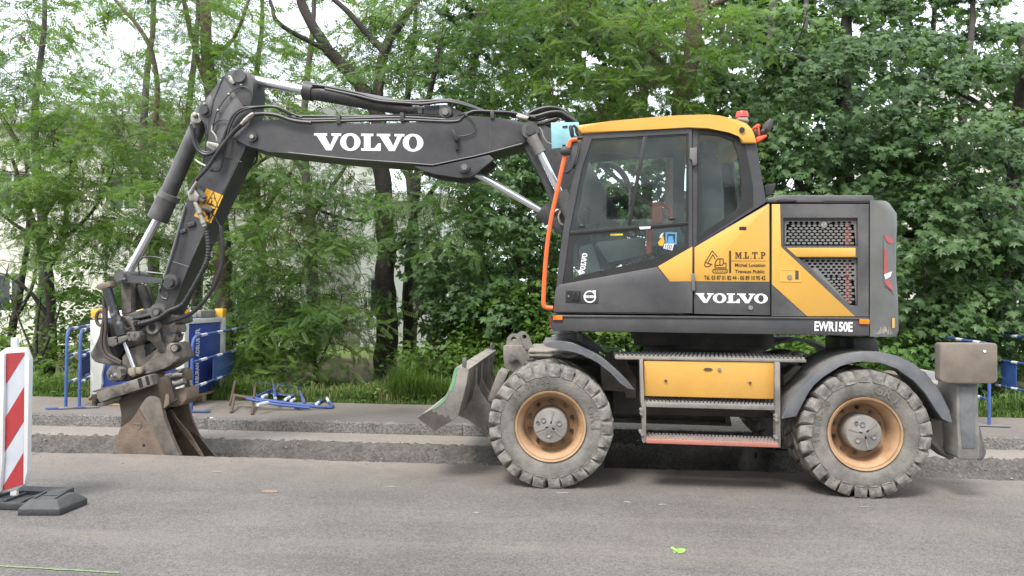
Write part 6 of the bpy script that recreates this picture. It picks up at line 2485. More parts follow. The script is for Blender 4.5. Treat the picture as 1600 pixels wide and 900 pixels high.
# =================================================================== TREES AND PLANTS
def leaf_mat(name, dark, light, trans=.35, rough=.5, noise_s=1.1):
    m = bpy.data.materials.new(name)
    m.use_nodes = True
    nt = m.node_tree
    N, L = nt.nodes.new, nt.links.new
    bs = nt.nodes["Principled BSDF"]
    out = nt.nodes["Material Output"]
    ge = N("ShaderNodeNewGeometry")
    oi = N("ShaderNodeObjectInfo")
    nz = N("ShaderNodeTexNoise")
    nz.inputs["Scale"].default_value = noise_s
    nz.inputs["Detail"].default_value = 3
    L(ge.outputs["Position"], nz.inputs["Vector"])
    a = N("ShaderNodeMath")
    a.operation = 'MULTIPLY_ADD'
    L(ge.outputs["Random Per Island"], a.inputs[0])
    a.inputs[1].default_value = .45
    mr = N("ShaderNodeMapRange")
    mr.inputs["From Min"].default_value = .32
    mr.inputs["From Max"].default_value = .68
    mr.inputs["To Max"].default_value = .55
    L(nz.outputs["Fac"], mr.inputs["Value"])
    L(mr.outputs["Result"], a.inputs[2])
    r = N("ShaderNodeValToRGB")
    r.color_ramp.elements[0].color = (*dark, 1)
    r.color_ramp.elements[1].color = (*light, 1)
    L(a.outputs[0], r.inputs["Fac"])
    L(r.outputs["Color"], bs.inputs["Base Color"])
    bs.inputs["Roughness"].default_value = rough
    bs.inputs["Specular IOR Level"].default_value = .35
    tr = N("ShaderNodeBsdfTranslucent")
    hs = N("ShaderNodeMix")
    hs.data_type = 'RGBA'
    hs.blend_type = 'MULTIPLY'
    hs.inputs[0].default_value = 1
    L(r.outputs["Color"], hs.inputs[6])
    hs.inputs[7].default_value = (1.5, 1.6, .7, 1)
    L(hs.outputs[2], tr.inputs["Color"])
    mx = N("ShaderNodeMixShader")
    mx.inputs[0].default_value = trans
    L(bs.outputs[0], mx.inputs[1])
    L(tr.outputs[0], mx.inputs[2])
    L(mx.outputs[0], out.inputs["Surface"])
    return m


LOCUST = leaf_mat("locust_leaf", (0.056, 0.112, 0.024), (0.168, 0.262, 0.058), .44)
LOCUSTD = leaf_mat("shaded_locust_leaf", (0.044, 0.096, 0.025), (0.130, 0.218, 0.056), .42)  # darker copy of the locust leaf, shade put into the colour
MAPLE = leaf_mat("maple_leaf", (0.042, 0.090, 0.032), (0.115, 0.192, 0.066), .32, .42)
MAPLEY = leaf_mat("young_maple_leaf", (0.050, 0.120, 0.024), (0.155, 0.255, 0.055), .36, .45)
BUSH = leaf_mat("bush_leaf", (0.045, 0.100, 0.018), (0.150, 0.245, 0.045), .36)
GRASSM = leaf_mat("grass_blade", (0.070, 0.135, 0.032), (0.190, 0.275, 0.085), .40, .5, .8)
DRYM = leaf_mat("dry_grass_blade", (0.20, 0.17, 0.08), (0.34, 0.30, 0.15), .3)
POD = M("brown_seed_pod", (0.12, 0.065, 0.04), .7, var=.35, scale=5)
BARKB = M("brown_bark", (0.105, 0.075, 0.052), .9, var=.35, scale=9, bump=.9, bscale=22)
BARKG = M("grey_bark", (0.075, 0.065, 0.055), .9, var=.35, scale=9, bump=.9, bscale=24)
BARKD = M("dark_bark", (0.045, 0.036, 0.030), .9, var=.35, scale=9, bump=.8, bscale=26)


def tpl_pinnate(L=.22, pairs=7, w=.021, ll=.046):
    V, Fc = [], []

    def rh(c, d, n, l, wd):
        k = len(V)
        V.extend([c, c + d * l * .5 + n * wd * .5, c + d * l, c + d * l * .5 - n * wd * .5])
        Fc.append((k, k + 1, k + 2, k + 3))
    for i in range(pairs):
        t = (i + .8) / (pairs + .6)
        for s in (-1, 1):
            a = s * (1.15 - .35 * t)
            d = np.array((math.cos(a), math.sin(a), -.18))
            n = np.array((-math.sin(a), math.cos(a), 0))
            rh(np.array((t * L, 0, -.10 * L * t * t)), d, n, ll * (1 - .25 * abs(t - .45)), w)
    rh(np.array((L * .95, 0, -.1 * L)), np.array((1, 0, -.2)), np.array((0, 1, 0)), ll, w)
    k = len(V)
    V.extend([np.array((0, -.0012, 0)), np.array((0, .0012, 0)), np.array((L, .0008, -.1 * L)), np.array((L, -.0008, -.1 * L))])
    Fc.append((k, k + 1, k + 2, k + 3))
    return np.array(V), Fc


def tpl_maple(s=.14):
    """five-lobed leaf with stalk, folded slightly along its ribs"""
    pol = [(-90, .10), (-62, .42), (-40, .30), (-22, .40), (2, .78), (14, .52), (24, .50), (38, .92), (48, .60), (62, .50), (72, .66), (90, 1.06)]
    pts = [(r * math.cos(math.radians(a)), r * math.sin(math.radians(a))) for a, r in pol]
    pts = pts + [(-x, y) for x, y in pts[-2:0:-1]]
    V = [np.array((.30 * s, 0, .03 * s))] + [np.array(((y + .25) * s * .8, x * s * .8, (-.16 * abs(x) - .10 * max(0, y) ** 2) * s)) for x, y in pts]
    n = len(pts)
    Fc = [(0, 1 + i, 1 + (i + 1) % n) for i in range(n)]
    return np.array(V), Fc


def tpl_simple(s=.07):
    V = [np.array(p) * s for p in ((0, 0, 0), (.3, .28, .05), (.75, .22, .0), (1.05, 0, -.12), (.75, -.22, .0), (.3, -.28, .05), (.5, 0, -.04))]
    return np.array(V), [(6, 0, 1), (6, 1, 2), (6, 2, 3), (6, 3, 4), (6, 4, 5), (6, 5, 0)]


TP = {"pinnate": tpl_pinnate(.20, 7, .020, .042), "pinnate_far": tpl_pinnate(.26, 4, .050, .085), "maple": tpl_maple(.118), "maple_far": tpl_maple(.20), "simple": tpl_simple(), "simple_big": tpl_simple(.11)}


def frames(d, nrm, sc):
    """rotation matrices with x along d and z near nrm"""
    d = d / np.linalg.norm(d, axis=1, keepdims=True)
    y = np.cross(nrm, d)
    y /= np.maximum(np.linalg.norm(y, axis=1, keepdims=True), 1e-6)
    z = np.cross(d, y)
    return np.stack([d, y, z], axis=2) * sc[:, None, None]


def bulk(name, tpl, R, Pn, mat, parent, kind="stuff"):
    V, Fc = tpl
    n, m = len(Pn), len(V)
    W = (np.einsum('nij,mj->nmi', R, V) + Pn[:, None, :]).reshape(-1, 3)
    k = len(Fc[0])
    F = (np.array(Fc)[None] + (np.arange(n) * m)[:, None, None]).reshape(-1, k)
    me = bpy.data.meshes.new(name)
    me.vertices.add(len(W))
    org = np.array(wl(parent)) if parent else np.zeros(3)
    me.vertices.foreach_set("co", (W - org).astype(np.float32).ravel())
    me.loops.add(F.size)
    me.loops.foreach_set("vertex_index", F.astype(np.int32).ravel())
    me.polygons.add(len(F))
    me.polygons.foreach_set("loop_start", np.arange(0, F.size, k, dtype=np.int32))
    me.polygons.foreach_set("loop_total", np.full(len(F), k, dtype=np.int32))
    me.update(calc_edges=True)
    me.materials.append(mat)
    o = bpy.data.objects.new(name, me)
    COL.objects.link(o)
    if parent:
        o.parent = parent
    if kind:
        o['kind'] = kind
    return o


LEAFMESH = {}


def leaf_objects(tplname, R, Pn, mat, parent):
    key = (tplname, mat.name)
    if key not in LEAFMESH:
        V, Fc = TP[tplname]
        me = bpy.data.meshes.new("leaf")
        me.from_pydata(V.tolist(), [], [list(f) for f in Fc])
        me.materials.append(mat)
        LEAFMESH[key] = me
    org = wl(parent)
    for r, p in zip(R, Pn):
        o = bpy.data.objects.new("leaf", LEAFMESH[key])
        COL.objects.link(o)
        o.parent = parent
        o.matrix_basis = Matrix(((r[0, 0], r[0, 1], r[0, 2], p[0] - org.x), (r[1, 0], r[1, 1], r[1, 2], p[1] - org.y), (r[2, 0], r[2, 1], r[2, 2], p[2] - org.z), (0, 0, 0, 1)))


TREE_TRIS = [0]


def tree(name, label, cat, limbs, clumps, style, mat, bark, group=None, pods=0, singles=0, twig_r=.010, dense=1.0):
    """limbs: polylines of (px, py, Y, radius m), the first is the trunk; clumps: (px, py, rx, ry, Y, depth, sprays)"""
    P3 = [[(at(u, v, y), r) for u, v, y, r in l] for l in limbs]
    b = P3[0][0][0]
    t = thing(name, label, cat, (b.x, b.y, .07), group)
    nodes = []
    for k, l in enumerate(P3):
        mb = MB()
        pts = catmull([p for p, r in l], 5)
        rad = np.interp(np.linspace(0, 1, len(pts)), np.linspace(0, 1, len(l)), [r for p, r in l])
        for i in range(1, len(pts) - 1):
            pts[i] = pts[i] + Vector((rnd.uniform(-1, 1), rnd.uniform(-1, 1), 0)) * rad[i] * .18
        if k == 0:
            rad[0] *= 1.35
            pts[0] = Vector((pts[0].x, pts[0].y, -.05))
        mb.tube(pts, .1, 12 if k == 0 else 8, radii=list(rad))
        obj("trunk" if k == 0 else "branch", mb, bark, t, ang=70)
        nodes += [np.array(p) for p in (pts if k else pts[len(pts) // 2:])]
    nodes = np.array(nodes)
    # sprays scattered through each clump
    SP, SD = [], []
    for (u, v, rx, ry, Y, dp, n) in clumps:
        n = int(n * dense)
        c = np.array(at(u, v, Y))
        m = mpp(u, v, Y)
        g_ = nrg.normal(0, 1, (n, 3))
        g_ /= np.linalg.norm(g_, axis=1, keepdims=True)
        rr = nrg.random((n, 1)) ** .42
        q = g_ * rr
        # thin the clump into layered sub-clusters so gaps remain
        nsub = max(3, n // 14)
        cen = nrg.normal(0, 1, (nsub, 3))
        cen /= np.maximum(1, np.linalg.norm(cen, axis=1, keepdims=True) * .85)
        idx = nrg.integers(0, nsub, n)
        q = np.where(nrg.random((n, 1)) < .72, cen[idx] + nrg.normal(0, .20, (n, 3)) * np.array((1, 1, .55)), q)
        SP.append(c + q * np.array((rx * m, dp, ry * m)))
        SD.append(q)
    SP, SD = np.concatenate(SP), np.concatenate(SD)
    SP[:, 2] = np.maximum(SP[:, 2], .12 + nrg.random(len(SP)) * .3)
    n = len(SP)
    # twigs: each grows from the nearest limb or from a twig end already placed
    mb = MB()
    pick = nrg.permutation(n)[:min(n, 260)]
    d0 = np.array([np.min(np.sum((nodes - SP[i]) ** 2, axis=1)) for i in pick])
    have = np.zeros((len(nodes) + len(pick), 3))
    have[:len(nodes)] = nodes
    cnt = len(nodes)
    wgt = np.zeros(len(have))
    for i in pick[np.argsort(d0)]:
        j = np.argmin(np.sum((have[:cnt] - SP[i]) ** 2, axis=1))
        a, e_ = Vector(have[j]), Vector(SP[i])
        L_ = (a - e_).length
        if L_ < 1.5:
            mid = (a + e_) / 2 + Vector((rnd.uniform(-.12, .12), rnd.uniform(-.12, .12), rnd.uniform(0, .2))) * L_
            mb.tube([a, mid, e_], twig_r * (1.3 if j < len(nodes) else .8), 5, r1=.004, caps=False, smooth=3)
        have[cnt] = SP[i]
        cnt += 1
    obj("twigs", mb, bark, t, kind="stuff", ang=70)
    out = SD + np.array((0, -.35, 0)) + nrg.normal(0, .45, (n, 3))
    out[:, 2] = out[:, 2] * .45 - .12
    out /= np.linalg.norm(out, axis=1, keepdims=True)
    if style.startswith("pinnate"):
        nl, ln, dr = (9, .62, -.30) if style == "pinnate" else (7, .8, -.3)
    elif style.startswith("maple"):
        nl, ln, dr = (12, .46, -.15)
    else:
        nl, ln, dr = (12, .40, .1)
    tt = np.tile((np.arange(nl) + .6) / nl, n)
    D = np.repeat(out, nl, 0)
    side = np.cross(D, np.array((0, 0, 1.0)))
    side /= np.maximum(np.linalg.norm(side, axis=1, keepdims=True), 1e-6)
    sg = np.tile(np.where(np.arange(nl) % 2, 1, -1), n)[:, None]
    pos = np.repeat(SP, nl, 0) + D * (tt * ln)[:, None] + np.array((0, 0, 1.0)) * (dr * (tt ** 2) * ln)[:, None]
    N_ = n * nl
    if style.startswith("pinnate"):
        dd = D * .55 + side * sg * .85 + nrg.normal(0, .42, (N_, 3)) + np.array((0, 0, -.25))
        nn = np.array((0, -.35, 1.0)) + nrg.normal(0, .5, (N_, 3))
    elif style.startswith("maple"):
        pos += nrg.normal(0, .07, (N_, 3)) * np.array((1, 1, .5))
        dd = D * .6 + side * sg * .5 + nrg.normal(0, .35, (N_, 3)) + np.array((0, -.25, -.55))
        nn = np.array((0, -.70, .80)) + nrg.normal(0, .45, (N_, 3))
    else:
        pos += nrg.normal(0, .09, (N_, 3))
        dd = D + side * sg * .7 + nrg.normal(0, .5, (N_, 3))
        nn = np.array((0, -.4, .9)) + nrg.normal(0, .5, (N_, 3))
    sc = nrg.uniform(.6, 1.2, N_) * np.repeat(nrg.uniform(.7, 1.25, n), nl)
    R = frames(dd, nn, sc)
    if singles:
        # the leaves that show largest stay separate objects
        order = np.argsort(pos[:, 1] - .5 * nrg.random(N_))
        pick, rest = order[:singles], order[singles:]
        leaf_objects(style, R[pick], pos[pick], mat, t)
        R, pos = R[rest], pos[rest]
    bulk("crown", TP[style], R, pos, mat, t)
    TREE_TRIS[0] += len(pos) * sum(len(f) - 2 for f in TP[style][1])
    if pods:
        ii = nrg.integers(0, n, pods // 7)
        pp_ = np.repeat(SP[ii], 7, 0) + nrg.normal(0, .07, (len(ii) * 7, 3))
        V = np.array(((0, -.006, 0), (0, .006, 0), (.05, .011, .002), (.10, .005, .0), (.10, -.005, 0), (.05, -.011, .002)))
        d = np.tile(np.array((0, 0, -1.0)), (len(pp_), 1)) + nrg.normal(0, .22, (len(pp_), 3))
        bulk("seed_pods", (V, [(0, 1, 2, 5), (5, 2, 3, 4)]), frames(d, nrg.normal(0, 1, (len(pp_), 3)), nrg.uniform(.7, 1.3, len(pp_))), pp_, POD, t)
    return t


LG, MG = "feathery locust trees along the verge", "broad leaved maples along the verge"
# ---- locusts at the left
tree("locust_tree", "forked thin-stemmed locust tree at the far left in front of the cream building", "tree",
     [[(78, 600, 12.6, .10), (80, 500, 12.6, .085), (74, 420, 12.6, .075), (60, 372, 12.7, .06), (42, 320, 12.8, .045), (20, 250, 12.9, .03)],
      [(74, 420, 12.6, .06), (98, 375, 12.5, .05), (105, 320, 12.4, .04), (112, 250, 12.3, .03)],
      [(60, 372, 12.7, .045), (15, 345, 12.6, .03), (-30, 300, 12.5, .02)],
      [(98, 375, 12.5, .035), (145, 330, 12.3, .025), (175, 270, 12.2, .015)],
      [(80, 500, 12.6, .05), (45, 455, 12.4, .03), (10, 430, 12.3, .02)]],
     [(30, 290, 80, 50, 12.4, .9, 26), (100, 230, 90, 60, 12.3, .8, 46), (-10, 200, 70, 70, 12.6, .8, 34), (150, 300, 80, 50, 12.0, .6, 44), (0, 400, 50, 30, 12.2, .7, 12), (60, 180, 60, 50, 12.3, .7, 34), (165, 385, 50, 50, 12.0, .6, 22)],
     "pinnate", LOCUST, BARKD, LG, 240, 180, dense=1.45)
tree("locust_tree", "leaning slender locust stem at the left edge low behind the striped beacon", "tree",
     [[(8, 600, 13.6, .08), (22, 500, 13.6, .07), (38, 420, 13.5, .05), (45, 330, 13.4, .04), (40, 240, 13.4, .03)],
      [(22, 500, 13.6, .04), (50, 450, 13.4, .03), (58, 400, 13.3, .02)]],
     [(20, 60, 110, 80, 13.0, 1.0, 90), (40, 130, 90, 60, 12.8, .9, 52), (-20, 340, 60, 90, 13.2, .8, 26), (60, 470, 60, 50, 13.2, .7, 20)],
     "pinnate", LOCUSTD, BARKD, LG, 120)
tree("locust_tree", "tall straight locust trunk rising behind the excavator's arm", "tree",
     [[(352, 600, 12.4, .17), (350, 470, 12.4, .155), (345, 380, 12.4, .15), (333, 200, 12.4, .115), (322, 60, 12.4, .095), (318, -80, 12.4, .08)],
      [(330, 160, 12.4, .05), (300, 60, 12.3, .045), (282, -30, 12.2, .04)],
      [(325, 90, 12.4, .045), (365, 60, 12.2, .03), (392, -10, 12.1, .02)],
      [(240, 230, 12.2, .05), (245, 130, 12.2, .045), (228, 60, 12.2, .04), (180, 0, 12.2, .03)],
      [(345, 330, 12.4, .05), (290, 250, 12.3, .05), (248, 190, 12.2, .05)],
      [(340, 300, 12.4, .04), (410, 250, 12.0, .03), (470, 220, 11.9, .02)]],
     [(190, 80, 80, 70, 12.2, .8, 36), (255, 60, 60, 60, 12.3, .7, 24), (370, 50, 80, 50, 12.2, .8, 46), (290, 130, 70, 60, 11.9, .6, 46), (215, 200, 80, 60, 11.9, .7, 74), (200, 290, 90, 60, 11.8, .7, 92), (170, 350, 70, 60, 11.8, .7, 60), (420, 180, 70, 60, 12.0, .8, 56), (400, 300, 60, 60, 12.0, .8, 76), (440, 340, 80, 60, 11.8, .7, 90), (370, 120, 60, 45, 12.0, .7, 34)],
     "pinnate", LOCUST, BARKB, LG, 420, 220, dense=1.55)
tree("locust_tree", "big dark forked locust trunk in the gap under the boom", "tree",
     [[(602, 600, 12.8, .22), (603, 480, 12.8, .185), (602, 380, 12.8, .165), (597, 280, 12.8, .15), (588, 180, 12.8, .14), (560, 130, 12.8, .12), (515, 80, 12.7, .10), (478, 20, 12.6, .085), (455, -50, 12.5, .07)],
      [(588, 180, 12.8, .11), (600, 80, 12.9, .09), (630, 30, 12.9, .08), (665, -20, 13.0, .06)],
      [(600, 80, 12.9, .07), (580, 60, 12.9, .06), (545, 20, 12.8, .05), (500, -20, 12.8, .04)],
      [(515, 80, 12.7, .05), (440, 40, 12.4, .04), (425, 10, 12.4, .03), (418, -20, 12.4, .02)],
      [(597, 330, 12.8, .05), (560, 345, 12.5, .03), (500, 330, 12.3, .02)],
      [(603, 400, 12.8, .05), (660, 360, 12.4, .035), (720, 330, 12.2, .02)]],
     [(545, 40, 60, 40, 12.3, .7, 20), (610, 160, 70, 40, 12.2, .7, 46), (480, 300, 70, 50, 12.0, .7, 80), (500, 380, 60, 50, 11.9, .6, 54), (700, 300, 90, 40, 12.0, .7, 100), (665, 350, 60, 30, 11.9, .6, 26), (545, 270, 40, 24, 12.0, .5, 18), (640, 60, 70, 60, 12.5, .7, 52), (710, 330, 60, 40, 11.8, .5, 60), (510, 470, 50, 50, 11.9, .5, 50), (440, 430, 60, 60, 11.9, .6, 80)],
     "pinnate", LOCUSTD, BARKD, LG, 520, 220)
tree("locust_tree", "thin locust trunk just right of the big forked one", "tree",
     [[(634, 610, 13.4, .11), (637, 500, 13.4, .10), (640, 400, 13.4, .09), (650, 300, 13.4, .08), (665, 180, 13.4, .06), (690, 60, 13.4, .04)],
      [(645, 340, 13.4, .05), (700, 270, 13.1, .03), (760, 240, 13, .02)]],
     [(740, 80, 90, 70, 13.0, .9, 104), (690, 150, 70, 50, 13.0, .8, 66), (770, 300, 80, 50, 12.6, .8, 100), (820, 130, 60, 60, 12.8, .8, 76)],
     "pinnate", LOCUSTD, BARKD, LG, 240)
tree("locust_tree", "reddish brown locust trunk rising behind the yellow cab roof", "tree",
     [[(1040, 600, 12.6, .19), (1048, 400, 12.6, .17), (1062, 200, 12.6, .155), (1080, 80, 12.6, .14), (1098, -40, 12.6, .12)],
      [(1070, 140, 12.6, .06), (1000, 60, 12.3, .05), (940, 20, 12.1, .03)],
      [(1090, 20, 12.6, .05), (1150, -10, 12.4, .04)]],
     [(1000, 40, 90, 60, 12.0, .8, 120), (920, 70, 80, 60, 12.0, .8, 120), (1040, 110, 50, 40, 11.9, .6, 60), (860, 30, 70, 60, 12.3, .8, 90), (980, 140, 80, 36, 11.9, .7, 90), (1130, 40, 60, 60, 12.2, .8, 60), (900, 150, 60, 30, 12.2, .7, 50)],
     "pinnate", LOCUST, BARKB, LG, 420, 200)
# ---- maples at the right
tree("maple_tree", "dark broad maple behind the engine hood and counterweight", "tree",
     [[(1330, 600, 13.0, .20), (1325, 400, 13.0, .17), (1318, 200, 13.0, .13), (1322, 60, 13.0, .10), (1330, -40, 13, .07)],
      [(1320, 300, 13.0, .08), (1400, 240, 12.6, .06), (1470, 200, 12.4, .04)],
      [(1320, 160, 13.0, .06), (1290, 120, 12.7, .05), (1240, 80, 12.5, .03)],
      [(1325, 380, 13.0, .07), (1260, 300, 12.6, .05), (1220, 250, 12.3, .03)],
      [(1325, 440, 13.0, .07), (1420, 400, 12.3, .05), (1500, 380, 12.1, .03)]],
     [(1290, 230, 110, 60, 12.0, .8, 150), (1240, 130, 80, 60, 12.3, .8, 90), (1380, 140, 90, 60, 12.4, .8, 100), (1420, 250, 90, 60, 12.0, .8, 140), (1470, 330, 80, 60, 11.8, .7, 130), (1440, 420, 80, 50, 11.8, .7, 120), (1460, 500, 80, 50, 11.7, .6, 110), (1300, 60, 80, 50, 12.6, .8, 70), (1260, 290, 60, 30, 11.9, .5, 60)],
     "maple", MAPLE, BARKD, MG, 0, 260)
tree("maple_tree", "maple at the right edge with a dark leaning trunk and sky behind its top", "tree",
     [[(1545, 620, 12.6, .16), (1555, 480, 12.6, .14), (1575, 340, 12.6, .11), (1590, 200, 12.6, .09), (1600, 60, 12.6, .06)],
      [(1582, 270, 12.6, .06), (1545, 180, 12.5, .05), (1490, 140, 12.4, .035), (1440, 120, 12.3, .02)],
      [(1565, 400, 12.6, .06), (1520, 300, 12.4, .04), (1490, 250, 12.3, .03)]],
     [(1560, 300, 70, 50, 12.1, .7, 80), (1560, 400, 80, 50, 12.0, .7, 100), (1580, 480, 70, 50, 11.9, .6, 90), (1500, 200, 70, 40, 12.1, .6, 56), (1540, 90, 90, 60, 12.4, .8, 60), (1440, 60, 70, 50, 12.5, .7, 54), (1620, 180, 50, 60, 12.2, .6, 50), (1520, 520, 50, 40, 11.8, .5, 50)],
     "maple", MAPLE, BARKD, MG, 0, 220)
tree("maple_tree", "young maple filling the shade between the boom and the cab", "tree",
     [[(790, 600, 13.2, .12), (800, 480, 13.2, .10), (812, 360, 13.2, .08), (830, 240, 13.2, .06), (850, 120, 13.2, .04)],
      [(800, 450, 13.2, .05), (740, 400, 12.8, .03), (700, 380, 12.6, .02)],
      [(812, 360, 13.2, .05), (880, 330, 12.8, .03)]],
     [(780, 400, 90, 60, 12.4, .8, 130), (830, 330, 60, 60, 12.5, .8, 100), (820, 470, 70, 50, 12.2, .7, 110), (850, 250, 60, 40, 12.6, .7, 80), (740, 470, 60, 40, 12.1, .6, 70)],
     "maple", MAPLE, BARKD, MG, 0, 160)
tree("maple_tree", "maple with pale young leaves high above the rear of the cab", "tree",
     [[(1180, 600, 14.2, .16), (1190, 400, 14.2, .14), (1200, 200, 14.2, .11), (1205, 60, 14.2, .09), (1215, -60, 14.2, .06)],
      [(1200, 220, 14.2, .05), (1140, 140, 13.8, .03)], [(1203, 140, 14.2, .05), (1270, 60, 13.9, .03)]],
     [(1180, 110, 70, 50, 13.6, .8, 60), (1230, 40, 80, 50, 13.6, .8, 50), (1160, 220, 60, 60, 13.4, .8, 70), (1210, 250, 50, 50, 13.4, .6, 60)],
     "maple", MAPLEY, BARKG, MG)
# ---- second row, farther back
back = [("maple_tree", "distant maple whose crown fills the frame top above the cab roof", 1120, 19.0, [(1000, -10, 130, 50, 70), (1150, -10, 120, 50, 80), (1300, -20, 120, 50, 80), (1430, -10, 120, 50, 80), (1220, 120, 100, 60, 50), (1560, 20, 60, 40, 24), (870, -10, 100, 50, 60)], "maple_far", MAPLEY, MG),
        ("locust_tree", "distant locust whose crown fills the frame top at the left", 400, 19.0, [(30, -10, 120, 40, 50), (250, -15, 70, 40, 40), (330, 20, 60, 40, 36), (560, -20, 100, 40, 44), (680, -10, 100, 50, 56), (770, 30, 90, 50, 56), (400, -20, 60, 30, 24), (650, 120, 80, 40, 40), (90, 170, 90, 50, 40)], "pinnate_far", LOCUST, LG),
        ("locust_tree", "pale distant locust crown at the top left corner", 60, 17.2, [(20, 20, 110, 60, 60), (60, 110, 100, 50, 50), (110, 330, 90, 50, 16), (20, 420, 90, 50, 14), (120, 230, 100, 50, 30), (60, 540, 110, 40, 30)], "pinnate_far", LOCUST, LG),
        ("locust_tree", "pale distant locust crown above the elbow of the arm", 300, 17.8, [(270, 20, 80, 50, 40), (340, 90, 80, 50, 40), (240, 150, 90, 50, 40), (220, 270, 100, 60, 56), (560, 30, 60, 50, 24), (430, 160, 60, 30, 20)], "pinnate_far", LOCUST, LG),
        ("locust_tree", "pale distant locust crown above the arm cylinder", 640, 18.0, [(620, 60, 90, 60, 50), (560, 170, 90, 40, 36), (690, 20, 90, 50, 50), (640, 255, 70, 30, 14)], "pinnate_far", LOCUST, LG),
        ("maple_tree", "distant maple crown closing the top right of the photo", 1450, 18.5, [(1420, 40, 130, 60, 90), (1290, 20, 110, 50, 70), (1520, 150, 100, 60, 50), (1120, 60, 110, 60, 80), (960, 10, 120, 50, 70), (820, 60, 110, 60, 80), (1580, 100, 80, 50, 26)], "maple_far", MAPLE, MG),
        ("locust_tree", "hazier locust farther back behind the left fork", 230, 16.5, [(250, 330, 90, 70, 40), (300, 420, 90, 60, 46), (200, 440, 80, 60, 34), (310, 200, 80, 60, 24)], "pinnate_far", LOCUSTD, LG),
        ("locust_tree", "hazier locust farther back over the middle of the boom", 480, 17.0, [(470, 250, 80, 60, 26), (450, 420, 90, 70, 50), (400, 380, 80, 60, 40)], "pinnate_far", LOCUSTD, LG),
        ("maple_tree", "shaded maple in the second row behind the boom cylinders", 740, 17.0, [(760, 180, 110, 80, 80), (730, 250, 70, 50, 34), (830, 420, 110, 80, 110), (900, 150, 110, 80, 100), (760, 470, 90, 60, 70), (760, 60, 100, 60, 50)], "maple_far", MAPLE, MG),
        ("maple_tree", "shaded maple in the second row behind the cab", 1010, 16.5, [(1000, 200, 120, 90, 110), (1100, 150, 110, 90, 90), (950, 330, 110, 90, 110), (1080, 330, 120, 100, 130), (980, 60, 110, 70, 70), (1010, 470, 120, 70, 110)], "maple_far", MAPLE, MG),
        ("maple_tree", "shaded maple in the second row behind the engine hood", 1250, 16.8, [(1250, 200, 110, 90, 100), (1330, 300, 120, 90, 120), (1250, 400, 120, 90, 110), (1380, 420, 110, 80, 110), (1300, 500, 120, 60, 100), (1350, 120, 110, 70, 70)], "maple_far", MAPLE, MG),
        ("maple_tree", "shaded maple in the second row at the right edge", 1510, 17.0, [(1500, 260, 110, 70, 70), (1480, 430, 120, 90, 130), (1580, 380, 100, 80, 90), (1560, 510, 110, 60, 100), (1600, 280, 80, 60, 40)], "maple_far", MAPLE, MG)]
for nm, lb_, px, Y, cl, stl, mt_, gp in back:
    tree(nm, lb_, "tree", [[(px, 560, Y, .15), (px + 9, 400, Y, .12), (px - 6, 200, Y, .085), (px + 10, 20, Y, .055), (px + 2, -120, Y, .035)], [(px, 350, Y, .07), (px + 60, 260, Y - .3, .04)], [(px, 280, Y, .07), (px - 60, 180, Y - .3, .04)]],
         [(u, v, rx, ry, Y, 1.0, n) for u, v, rx, ry, n in cl], stl, mt_, BARKG, gp, dense=1.35)

# ---- bushes and undergrowth
BG = "bushes growing at the foot of the trees"
bushes = [("bush of feathery young locust shoots in the middle under the boom", 495, 600, 11.7, [(480, 470, 60, 50, 70), (510, 530, 60, 45, 70), (455, 530, 50, 40, 46), (540, 470, 40, 40, 30)], "pinnate", LOCUST, 220),
          ("leafy bush low behind the fallen barrier", 415, 600, 13.4, [(410, 540, 50, 40, 60), (380, 500, 40, 40, 40), (440, 580, 50, 22, 46)], "simple_big", BUSH, 0),
          ("bright green bush left of the dozer blade under the twin trunks", 690, 590, 11.9, [(715, 545, 40, 30, 50), (750, 500, 46, 44, 70), (760, 550, 50, 30, 60), (670, 572, 40, 22, 40)], "simple_big", BUSH, 150),
          ("bush behind the dozer blade and front fender", 830, 560, 11.9, [(830, 520, 60, 40, 90), (800, 470, 50, 40, 60), (880, 470, 60, 50, 80), (870, 545, 60, 24, 50)], "simple_big", BUSH, 0),
          ("low bush seen in the gap under the house, behind the steps", 980, 540, 12.0, [(960, 530, 70, 20, 60), (1060, 530, 70, 20, 50), (1210, 535, 60, 22, 50)], "simple_big", BUSH, 0),
          ("maple saplings behind the rear fender", 1300, 600, 11.8, [(1270, 530, 70, 40, 60), (1420, 540, 60, 40, 70), (1380, 560, 50, 30, 40)], "maple", MAPLEY, 0),
          ("feathery bush at the right edge behind the barriers", 1580, 600, 12.5, [(1560, 560, 50, 34, 60), (1590, 530, 40, 40, 50), (1500, 570, 40, 30, 40)], "pinnate", LOCUSTD, 0),
          ("leafy bush behind the striped beacon at the left", 60, 590, 12.0, [(50, 540, 60, 40, 60), (115, 530, 46, 36, 40), (160, 450, 36, 50, 26), (-10, 520, 50, 40, 20)], "simple_big", BUSH, 120),
          ("shaded bush behind the fuel cabinet", 240, 600, 13.4, [(240, 470, 70, 50, 70), (320, 470, 50, 60, 60), (190, 530, 60, 50, 56), (370, 560, 40, 40, 44)], "simple_big", BUSH, 0)]
for lb_, px, py, Y, cl, stl, mt_, sg in bushes:
    tree("bush", lb_, "bush", [[(px, py, Y, .03), (px - 3, py - 60, Y, .025), (px + 4, py - 130, Y, .015)], [(px, py - 20, Y, .022), (px - 30, py - 90, Y, .015), (px - 45, py - 130, Y, .01)], [(px, py - 20, Y, .022), (px + 28, py - 90, Y, .015), (px + 40, py - 140, Y, .01)]],
         [(u, v, rx, ry, Y, .45, n) for u, v, rx, ry, n in cl], stl, mt_, BARKD, BG, 0, sg, .006)

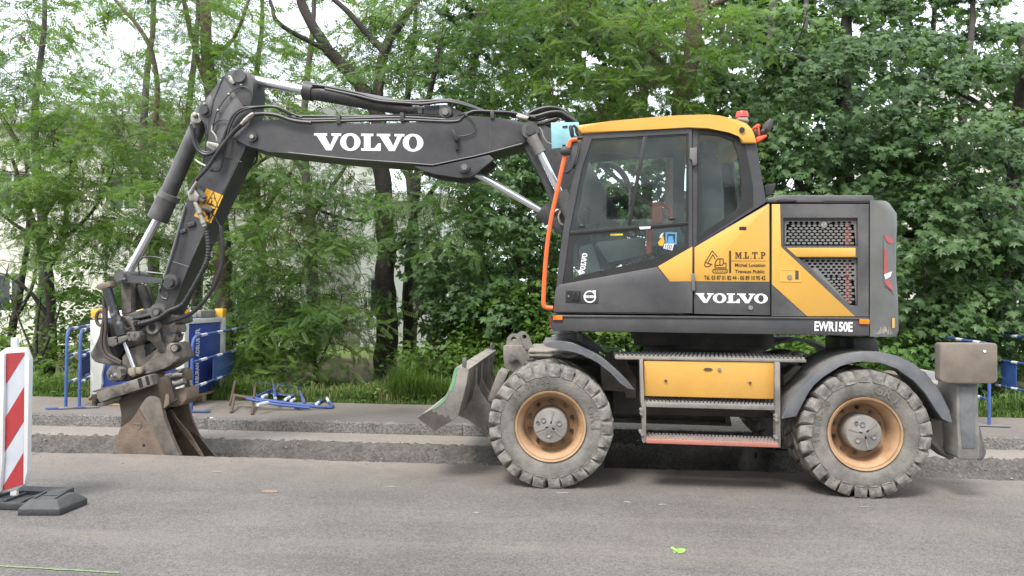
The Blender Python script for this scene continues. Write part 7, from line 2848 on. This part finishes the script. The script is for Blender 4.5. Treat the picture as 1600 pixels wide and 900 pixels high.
# ---- grass
def grass(name, n, place, hmin, hmax, mat, label):
    """bent blades, three quads each, as one mesh"""
    P0 = np.array([place() for _ in range(n)])
    h = nrg.uniform(hmin, hmax, n) * nrg.uniform(.5, 1.0, n) * (.45 + .95 * vnoise(P0[:, 0] * 2.1 + 50, P0[:, 1] * 2.1, 33))
    a = nrg.uniform(0, 6.28, n)
    bend = nrg.uniform(.15, .75, n) * h
    w = nrg.uniform(.0035, .008, n)
    dx, dy = np.cos(a), np.sin(a)
    lev = [(0, 0, 1), (.4, .12, .9), (.75, .45, .6), (1.0, 1.0, .08)]
    V = np.zeros((n, 8, 3))
    for k, (z, b, ww) in enumerate(lev):
        c = P0 + np.stack([dx * bend * b, dy * bend * b, h * z * (1 - .25 * b)], 1)
        sd = np.stack([-dy, dx, np.zeros(n)], 1) * (w * ww)[:, None]
        V[:, 2 * k], V[:, 2 * k + 1] = c - sd, c + sd
    Fq = [(0, 1, 3, 2), (2, 3, 5, 4), (4, 5, 7, 6)]
    o = bulk(name, (np.zeros((8, 3)), Fq), np.zeros((n, 3, 3)), np.zeros((n, 3)), mat, None)
    o.data.vertices.foreach_set("co", V.astype(np.float32).ravel())
    o.data.update()
    o['label'] = label
    o['category'] = 'grass'
    return o


def p_tall():
    while True:
        x, y = nrg.uniform(-8.5, 8.5), 10.60 + abs(nrg.normal(0, .75))
        if vnoise(np.array(x * 1.5 + 40), np.array(y * 1.5), 21) + .25 * nrg.random() > .42:
            return (x, y, .07)


def p_lush():
    return (nrg.uniform(-2.6, .6), 10.65 + abs(nrg.normal(0, .55)), .07)


def p_low():
    x = nrg.uniform(-8.5, 8.5)
    return (x, 10.52 + abs(nrg.normal(0, .14)), .066)


grass("grass", 42000, p_tall, .12, .48, GRASSM, "long verge grass between the pavement and the trees")
grass("grass", 24000, p_lush, .35, .85, GRASSM, "taller lush grass clump left of the dozer blade")
grass("grass", 14000, p_low, .04, .15, GRASSM, "short grass fringing the back edge of the pavement")
grass("dry_grass", 3500, lambda: (nrg.uniform(-8.5, -5.0), 10.7 + abs(nrg.normal(0, .5)), .07), .06, .22, DRYM, "dry straw-coloured grass at the left behind the barriers")
grass("dry_grass", 3000, lambda: (nrg.uniform(-4.5, 2.0), 10.6 + abs(nrg.normal(0, .5)), .07), .15, .50, DRYM, "scattered dry seed stems standing in the verge grass")
# broad leaved weeds among the grass
wp = []
for k in range(260):
    x, y = nrg.uniform(-8, 7), 10.6 + abs(nrg.normal(0, .4))
    hh = nrg.uniform(.05, .30)
    for q in range(14):
        wp.append((x + nrg.normal(0, .07), y + nrg.normal(0, .07), .07 + hh * nrg.random()))
wp = np.array(wp)
wd = nrg.normal(0, 1, (len(wp), 3)) * np.array((1, 1, .4))
wo = bulk("weeds", TP["simple"], frames(wd, np.array((0, -.3, 1.0)) + nrg.normal(0, .35, (len(wp), 3)), nrg.uniform(.6, 1.5, len(wp))), wp, BUSH, None)
wo['label'], wo['category'] = "low broad-leaved weeds mixed into the verge grass", "weeds"
print("crown triangles", TREE_TRIS[0], "objects", len(bpy.data.objects))
